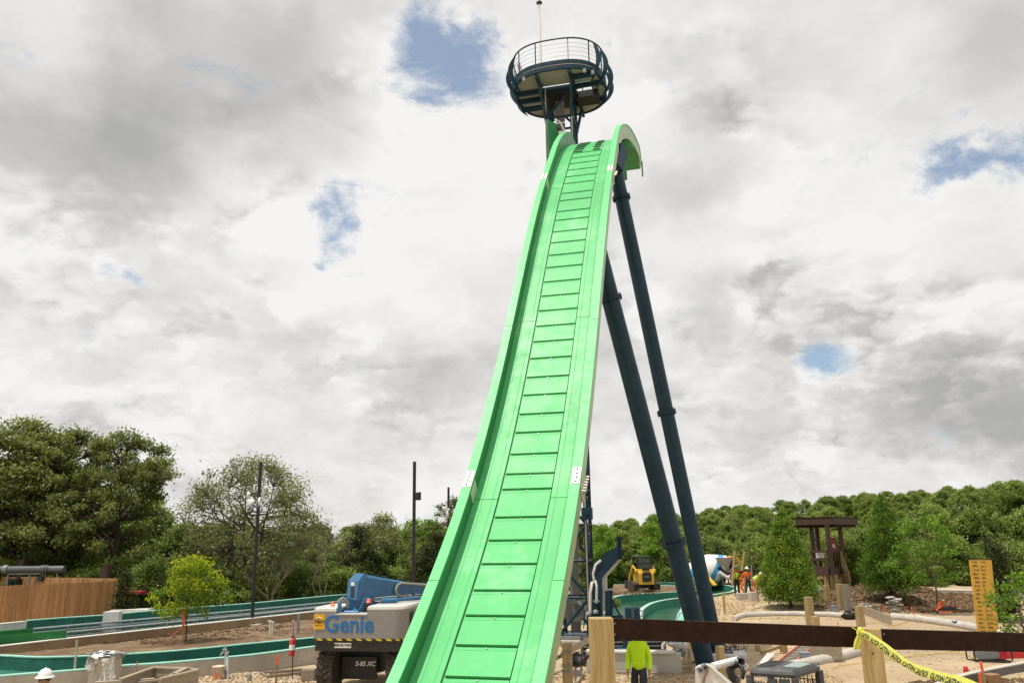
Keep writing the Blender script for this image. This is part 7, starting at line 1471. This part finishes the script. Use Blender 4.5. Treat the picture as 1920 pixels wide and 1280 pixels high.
HY = 14.6; hp = A(83, 1278, HY); person('person at the bottom left with only a white hard hat and brow showing', (hp.x, HY, A(83, 1266.5, HY).z-1.70), math.radians(150), None, mat('navy_shirt', (.02, .03, .05), rough=.8), JEAN, hat=PLAST, hat_mark=STK)
Yk = 53.0; a = A(1382.5, 1112, Yk); a.z = 0
person('worker seen from behind in a lime vest over a red shirt, grey helmet', a, math.radians(-4), dict(ell=(-.30, .05, 1.18), wrl=(-.27, .28, 1.10), hal=(-.25, .34, 1.10), elr=(.30, .05, 1.18), wrr=(.27, .28, 1.10), har=(.25, .34, 1.10)), mat('red_shirt', (.42, .03, .04), rough=.8), BLKT, (LIMEV, BLACK), hat=mat('grey_helmet', (.16, .17, .19), rough=.35), h=1.82)
a = A(1404, 1112, Yk+.3); a.z = 0
person('worker seen from behind in an orange shirt with black harness and white hard hat', a, math.radians(8), dict(ell=(-.36, .02, 1.22), wrl=(-.40, .20, 1.06), hal=(-.40, .26, 1.02), elr=(.30, .10, 1.2), wrr=(.18, .30, 1.2), har=(.12, .34, 1.2), anl=(-.20, -.02, .09), tol=(-.24, .14, .035), anr=(.20, -.02, .09), tor=(.24, .14, .035)), ORV, JEAN, (ORV, BLACK), hat=PLAST, h=1.70)
a = A(1417, 1103, Yk+2.0); a.z = 0
bend = dict(pelvis=(0, -.15, .78), spine=(0, .0, .95), chest=(0, .22, 1.08), neck=(0, .38, 1.14), chin=(0, .44, 1.13), head=(0, .50, 1.15), crown=(0, .56, 1.16), shl=(-.18, .30, 1.08), shr=(.18, .30, 1.08), ell=(-.22, .42, .82), elr=(.22, .42, .82), wrl=(-.18, .55, .62), wrr=(.18, .55, .62), hal=(-.16, .6, .56), har=(.16, .6, .56), hil=(-.10, -.15, .76), hir=(.10, -.15, .76), knl=(-.14, .10, .45), knr=(.14, .10, .45), anl=(-.13, -.12, .09), anr=(.13, -.12, .09), tol=(-.15, .05, .035), tor=(.15, .05, .035))
person('worker in orange bending over at the right of the standing pair', a, math.radians(70), bend, ORV, ORV, (LIMEV, SILV), hat=PLAST)
a = A(1392, 1102, Yk+1.6); a.z = 0
person('worker in orange stooping between and behind the two standing workers', a, math.radians(-70), bend, ORV, ORV, None, hat=PLAST)
# ------------------------------------------------------------------ white loader near the rail
def near_loader():
    Y = 10.9; root = thing('skid_loader', 'white skid steer loader with black caged cab cut by the bottom edge of the picture', 'loader', (A(1450, 1270, Y).x, Y, 0)); p = lambda px, py, dy=0.0: A(px, py, Y+dy)
    CAB = mat('cab_charcoal', (.045, .047, .050), rough=.55, var=.15, scale=5, dirt=.35, dirtcol=(.16, .14, .11)); WL = mat('loader_white', (.66, .63, .58), rough=.45, var=.08, scale=4, dirt=.5, dirtcol=(.40, .28, .16))
    # roof slab: near edge px 1398-1492, far edge px 1438-1537
    zt = p(1450, 1252).z; f0, f1, f2, f3 = p(1403, 1251), p(1490, 1257, -.26), p(1537, 1244, .32), p(1442, 1237, .68)
    cs = [Vector((v.x, v.y, zt)) for v in (f0, f1, f2, f3)]; m_ = sum(cs, Vector())/4
    R_ = lambda s, dz: [m_+(v-m_)*s+Vector((0, 0, dz)) for v in cs]
    def rnd(P_, r=.10):
        out = []
        for i in range(4):
            a, b, c = P_[i-1], P_[i], P_[(i+1) % 4]
            for t in (0, .3, .7, 1): u = b.lerp(a, r/(b-a).length); w = b.lerp(c, r/(c-b).length); out.append(u.lerp(b, .6).lerp(w.lerp(b, .6), t) if 0 < t < 1 else (u if t == 0 else w))
        return out
    MB().loft([rnd(R_(1, -.085)), rnd(R_(1.02, -.045)), rnd(R_(.98, -.015)), rnd(R_(.90, .012))], smooth=False).build('cab_roof', CAB, root)
    for k in range(5): a = cs[0].lerp(cs[3], .2+.15*k); b = cs[0].lerp(cs[3], .2+.15*k)+(cs[1]-cs[0])*.45; MB().beam(a+(cs[1]-cs[0])*.1+Vector((0, 0, .016)), b+Vector((0, 0, .016)), .02, .012).build('roof_rib', CAB, root)
    gq = [m_+(v-m_)*.01 for v in cs]; g = [cs[0].lerp(cs[1], .62).lerp(cs[3].lerp(cs[2], .62), .25), cs[1].lerp(cs[2], .25).lerp(m_, .10), cs[1].lerp(cs[2], .80).lerp(m_, .12), cs[3].lerp(cs[2], .60).lerp(m_, .25)]
    MB().loft([[v+Vector((0, 0, .013)) for v in g], [v+Vector((0, 0, .022)) for v in g]]).build('roof_window', mat('dusty_green_glass', (.22, .31, .25), rough=.15, spec=.6, var=.1), root)
    low = lambda v, s=1.06: Vector((m_.x+(v.x-m_.x)*s, m_.y+(v.y-m_.y)*s, .85))
    for v in cs: MB().path([Vector((v.x, v.y, zt-.08)).lerp(m_, .03), low(v, .98).lerp(Vector((v.x, v.y, zt)), .55), low(v)], .05, 8).build('cab_post', CAB, root)
    mid = cs[0].lerp(cs[1], .52); MB().beam(Vector((mid.x, mid.y, zt-.1)), low(mid), .09, .05).build('cab_post', CAB, root); q = cs[0].lerp(cs[1], .76); MB().beam(Vector((q.x, q.y, zt-.1)), low(q), .14, .05).build('cab_post', CAB, root)
    # wire guards: near side and the right-hand opening
    for a, b, nx in ((cs[0], cs[0].lerp(cs[1], .45), 7), (cs[0].lerp(cs[1], .56), cs[0].lerp(cs[1], .70), 3), (cs[1], cs[2], 9), (cs[3].lerp(cs[2], .2), cs[3].lerp(cs[2], .9), 9)):
        mb = MB()
        for k in range(nx+1): v = a.lerp(b, k/nx); mb.tube(Vector((v.x, v.y, zt-.14)), low(v), .006, n=5)
        for k in range(12): z = zt-.20-.07*k; f = (zt-z)/(zt-.85); A0, B0 = a.lerp(low(a), f), b.lerp(low(b), f); A0.z = B0.z = z; mb.tube(A0, B0, .006, n=5)
        mb.build('wire_guard', BLACK, root)
    w = [cs[0].lerp(cs[1], .06), cs[0].lerp(cs[1], .42)]; MB().loft([[Vector((v.x, v.y+.05, z)) for z in (zt-.16,) for v in w]+[Vector((v.x, v.y+.05, .9)) for v in reversed(w)], [Vector((v.x, v.y+.06, zt-.16)) for v in w]+[Vector((v.x, v.y+.06, .9)) for v in reversed(w)]]).build('side_window', MATS['dusty_green_glass'], root)
    MB().ball(Vector((m_.x-.02, m_.y-.1, zt-.42)), .17, 14, 9, (1.2, .8, 1.0)).build('seat_headrest', mat('navy_seat', (.010, .016, .05), rough=.6), root); MB().box(Vector((m_.x, m_.y, .95)), (.5, .5, .5), None, .08).build('seat', MATS['navy_seat'], root)
    MB().box(Vector((m_.x+.02, m_.y, .60)), (1.15, 1.5, .55), None, .06).build('chassis', WL, root)
    for sx in (-.75, .75):
        for sy in (-.45, .55): c = Vector((m_.x+sx, m_.y+sy, .38)); MB().tube(c-Vector((.12, 0, 0)), c+Vector((.12, 0, 0)), .38, n=22).build('wheel', RUBBER, root)
    MB().path([p(1526, 1249, .8), p(1534, 1243, .9), p(1536, 1252, .8), p(1529, 1260, .75)], .014, 6).build('lamp_guard', BLACK, root); MB().ball(p(1530, 1251, .85), .045, 10, 7).build('work_lamp', WHITE, root); MB().path([p(1528, 1263, .7), p(1535, 1264, .7), p(1539, 1284, .7)], .012, 6).build('grab_bar', BLACK, root)
    # near lift arm (left), cross tube, far arm and hydraulics
    def plate(pts, dy, th, name, m): fr = [p(x, y, dy) for x, y in pts]; MB().loft([fr, [v+Vector((0.01, th, 0)) for v in fr]]).build(name, m, root)
    plate([(1307, 1254), (1313, 1249.5), (1322, 1247), (1331, 1246), (1368, 1279), (1382, 1300), (1308, 1300)], -.1, .16, 'near_arm', WL); plate([(1328, 1246.5), (1336, 1249), (1372, 1280), (1366, 1281)], -.12, .03, 'arm_edge', WHITE)
    for x, y, r in ((1313, 1255.5, .034), (1322.5, 1251, .044)): c = p(x, y, -.13); MB().tube(c, c+Vector((0, .08, 0)), r, n=16).build('pivot_pin', GREYM, root); MB().tube(c-Vector((0, .004, 0)), c, r*.5, n=12).build('pin_head', BLACK, root)
    MB().path([p(1327, 1251, -.13), p(1326, 1258, -.13), p(1321, 1268, -.13), p(1318, 1284, -.13)], .014, 6).build('rust_streak_hose', mat('rusty_hose', (.20, .12, .05), rough=.9), root)
    MB().tube(p(1335, 1249, .1), p(1382, 1236.5, 1.0), .048, n=16).build('cross_tube', WHITE, root)
    for x, y in ((1382, 1237), (1388.5, 1238)): c = p(x, y, .95); MB().tube(c-Vector((0, .06, 0)), c+Vector((0, .06, 0)), .045, n=14).build('knuckle', BLACK, root)
    plate([(1386, 1233), (1391, 1233), (1406, 1248), (1400, 1256), (1384, 1240)], .9, .12, 'far_arm', WL)
    MB().path([p(1383, 1242, .8), p(1372, 1248, .8), p(1368, 1257, .8), p(1373, 1268, .75), p(1384, 1279, .7)], .055, 10).build('hydraulic_hose', BLACK, root); MB().path([p(1383, 1244, .8), p(1391, 1250, .75), p(1394, 1260, .7), p(1391, 1272, .7)], .028, 8).build('hydraulic_hose', BLACK, root)
near_loader()
# ------------------------------------------------------------------ the near timber railing and caution tape
def railing():
    ya, yb = 5.30, 6.05
    la, lb = A(1146, 1158.5, ya), A(1613, 1175.5, (ya+yb)/2+.02); ra, rb = A(1652, 1179, (ya+yb)/2+.06), A(1960, 1187.5, yb+.10)
    root = thing('timber_railing', 'near railing of brown rails between yellow pine posts across the lower right', 'railing', (A(1128, 1280, 5.3).x, 5.3, 0))
    hgt = .128
    for a, b in ((la, lb), (ra, rb)):
        n = 12; mb = MB(); r = random.Random(2); rings = []
        for k in range(n+1):
            q = a.lerp(b, k/n); rings.append([q+Vector((0, 0, r.uniform(-.0015, .0015))), q+Vector((0, .040, 0)), q+Vector((0, .040, -hgt)), q+Vector((0, 0, -hgt+r.uniform(-.0015, .0015)))])
        mb.loft(rings); rl = mb.build('rail', BROWN, root)
        for f_ in (.012, .985):
            for dz in (.03, .095): q = a.lerp(b, f_)+Vector((0, -.001, -dz)); MB().tube(q, q+Vector((0, .006, 0)), .006, n=8).build('screw_head', GREYM, rl)
        q0, q1 = a-Vector((0, 0, .48)), b-Vector((0, 0, .48)); MB().loft([[q0, q0+Vector((0, .04, 0)), q0+Vector((0, .04, -hgt)), q0-Vector((0, 0, hgt))], [q1, q1+Vector((0, .04, 0)), q1+Vector((0, .04, -hgt)), q1-Vector((0, 0, hgt))]]).build('lower_rail', BROWN, root) if False else None
    def bigpost(px, yt, Y, w, rz, depth):
        c = A(px, yt, Y); mb = MB(); mb.box(Vector((0, 0, -.8)), (w, depth, 1.6), None, .004); mb.v = [tuple(Matrix.Rotation(rz, 3, 'Z') @ Vector(v)+c) for v in mb.v]; return mb.build('post', NEARP, root)
    bigpost(1126, 1157.3, 5.33, .146, .0, .14)
    bigpost(1630, 1176.5, 5.62, .135, -.38, .135)
    # deck edge below, outside the frame, that carries the posts
    return la, lb, ra, rb
NEARP = bpy.data.materials.new('near_pine'); NEARP.use_nodes = True
def near_pine():
    t = NT(NEARP.node_tree); b = t.n['Principled BSDF']; tc = t.new('ShaderNodeTexCoord').outputs['Object']; s = t.new('ShaderNodeSeparateXYZ'); t.put(s.inputs[0], tc)
    w = t.noise(t.vm('MULTIPLY', tc, (2.2, 2.2, .9)), 2.0, 3, .5); g = t.math('ADD', t.math('MULTIPLY', t.math('ADD', s.outputs[0], s.outputs[1]), 1.0), t.math('MULTIPLY', w, .10))
    v = t.new('ShaderNodeCombineXYZ'); t.put(v.inputs[0], t.math('MULTIPLY', g, 60)); t.put(v.inputs[2], t.math('MULTIPLY', s.outputs[2], 1.5)); n = t.noise(v.outputs[0], 1.0, 3, .5)
    f = t.noise(t.vm('MULTIPLY', tc, (200, 200, 8)), 1.0, 4, .6)
    c = t.mix(t.mr(n, .35, .65, 0, 1), (.30, .205, .075, 1), (.46, .34, .155, 1)); c = t.mix(t.mr(f, .45, .7, 0, .35), c, (.24, .155, .06, 1))
    kn = A(1641, 1226, 5.52); d = t.new('ShaderNodeVectorMath', operation='DISTANCE'); t.put(d.inputs[0], t.vm('MULTIPLY', t.new('ShaderNodeNewGeometry').outputs['Position'], (1, 0, .72))); d.inputs[1].default_value = (kn.x, 0, kn.z*.72)
    rg = t.math('ADD', d.outputs['Value'], t.math('MULTIPLY', t.noise(tc, 40, 3, .6), .006)); c = t.mix(t.mr(rg, .006, .016, .92, 0), c, (.10, .045, .018, 1)); c = t.mix(t.math('MULTIPLY', t.mr(t.math('ABSOLUTE', t.math('SUBTRACT', rg, .0235)), .0, .004, 1, 0), .6), c, (.22, .12, .045, 1))
    t.put(b.inputs['Base Color'], c); b.inputs['Roughness'].default_value = .68; b.inputs['Specular IOR Level'].default_value = .3; bn = t.new('ShaderNodeBump'); bn.inputs['Distance'].default_value = .0015; t.put(bn.inputs['Height'], f); t.l.new(bn.outputs[0], b.inputs['Normal'])
near_pine()
railing()
YTAPE = mat('yellow_tape', (.60, .56, .07), rough=.34, var=.10, scale=30, spec=.5); INK = mat('tape_ink', (.022, .02, .016), rough=.4)
def tape():
    K = A(1612, 1183, 5.46); S_, E_ = K, A(1850, 1303, 3.35); root = thing('caution_tape', 'twisted yellow caution tape tied to the knotty post and running to the lower right', 'caution tape', K)
    n = 150; ctr = []; L_ = (E_-S_).length; sag = Vector((0, 0, -1))
    for k in range(n+1): f = k/n; ctr.append(S_.lerp(E_, f)+sag*(.030*math.sin(PI*f))+Vector((0, 0, .012*math.sin(f*9))))
    d = (E_-S_).normalized(); view = ((S_+E_)/2-CAMP).normalized(); ac = d.cross(view).normalized(); ac = ac if ac.z < 0 else -ac; out = -view
    rg = np.random.default_rng(5); m = 14; wd = []
    ph1 = rg.uniform(0, 6.28, 6)
    def pt(f, v):   # v from 0 (upper fold) to 1 (lower edge): bunched tape, a rounded fold above and ruffles below
        k = min(n-1, int(f*n)); c = ctr[k].lerp(ctr[k+1], f*n-k); w = .030+.008*math.sin(f*7+1)*min(1, f*6)+.005*math.sin(f*23)+.020*min(1, f*4)
        t = f*L_; ruf = math.sin(t*118+v*2.2+ph1[0]+1.5*math.sin(t*21))*.0034*max(0, v-.25)**.5*1.3+math.sin(t*61+ph1[1]-v*3)*.003*v
        b = .010*math.sin(PI*min(1, v*1.1))
        return c+ac*(w*(v-.42))+out*(b+ruf)
    N_ = 900; mb = MB(); rows = [[pt(i/N_, j/m) for j in range(m+1)]+[pt(i/N_, 1-j/m)-out*(.012*math.sin(PI*j/m)+.001) for j in range(1, m)] for i in range(N_+1)]; mb.loft(rows, closed=True, caps=True, smooth=True); mb.build('tape_band', YTAPE, root)
    # printing, bunched up with the tape
    cu = bpy.data.curves.new('t', 'FONT'); cu.body = 'CAUTION  CAUTION  CAUTION  CAUTION  CAUTION  CAUTION  CAUTION  CAUTION  CAUTION'; cu.size = 1; cu.offset = .05; cu.resolution_u = 2; tmp = bpy.data.objects.new('t', cu); me = bpy.data.meshes.new_from_object(tmp); bpy.data.objects.remove(tmp); bpy.data.curves.remove(cu)
    bm = bmesh.new(); bm.from_mesh(me); bmesh.ops.triangulate(bm, faces=bm.faces[:]); 
    for _ in range(3):
        ed = [e for e in bm.edges if e.calc_length() > .16]
        if not ed: break
        bmesh.ops.subdivide_edges(bm, edges=ed, cuts=1, use_grid_fill=False); bmesh.ops.triangulate(bm, faces=bm.faces[:])
    xs = [v.co.x for v in bm.verts]; x0, x1 = min(xs), max(xs); ys = [v.co.y for v in bm.verts]; y0, y1 = min(ys), max(ys)
    for v in bm.verts:
        f = .03+.95*(v.co.x-x0)/(x1-x0); f = min(.995, f+.0045*math.sin(f*150)); vv = .97-.66*(v.co.y-y0)/(y1-y0)+.05*math.sin(f*45); v.co = pt(f, vv)+out*.0012
    bm.to_mesh(me); bm.free(); link('tape_lettering', me, INK, root, False)['kind'] = 'stuff'
    # knot and tails
    mb = MB()
    for k in range(4): mb.path([K+Vector((.018*math.cos(t)+.002*k, -.012+.014*math.sin(t+k), .020*math.sin(t*1.3+k*1.3))) for t in np.linspace(0, 5.2, 14)], .0085, 6)
    mb.ball(K+Vector((0, -.008, -.002)), .016, 10, 7, (1, .8, 1.2)); mb.build('knot', YTAPE, root)
    def tail(pts, w, seed):
        r = random.Random(seed); rows = []
        for i, (q, ww) in enumerate(zip(pts, w)): rows.append([q+Vector((ww*(j/6-.5), .006*math.sin(j*2.1+i*.8), 0)) for j in range(7)])
        MB().loft(rows, closed=False, caps=False, smooth=True).build('tape_tail', YTAPE, root)
    kk = [A(x, y, 5.42) for x, y in ((1612, 1184), (1611, 1192), (1609, 1201), (1607.5, 1210), (1606.5, 1217))]; tail(kk, (.016, .034, .044, .048, .042), 1)
    k2 = [A(x, y, 5.42) for x, y in ((1612, 1184), (1606, 1180), (1600, 1176.5), (1597, 1175))]; MB().loft([[q+Vector((0, 0, h)) for h in (-.004, .004)] for q in k2], closed=False, caps=False).build('tape_tail', YTAPE, root)
    if False: MB().path([K+Vector((0, 0, -.004)), K+Vector((-.01, .08, -.004)), c+Vector((-.06, .13, -.03)), c+Vector((.12, .10, -.03)), c+Vector((.10, -.04, -.03)), K+Vector((.03, -.03, -.01))], .005, 6).build('tape_wrap', YTAPE, root)
tape()
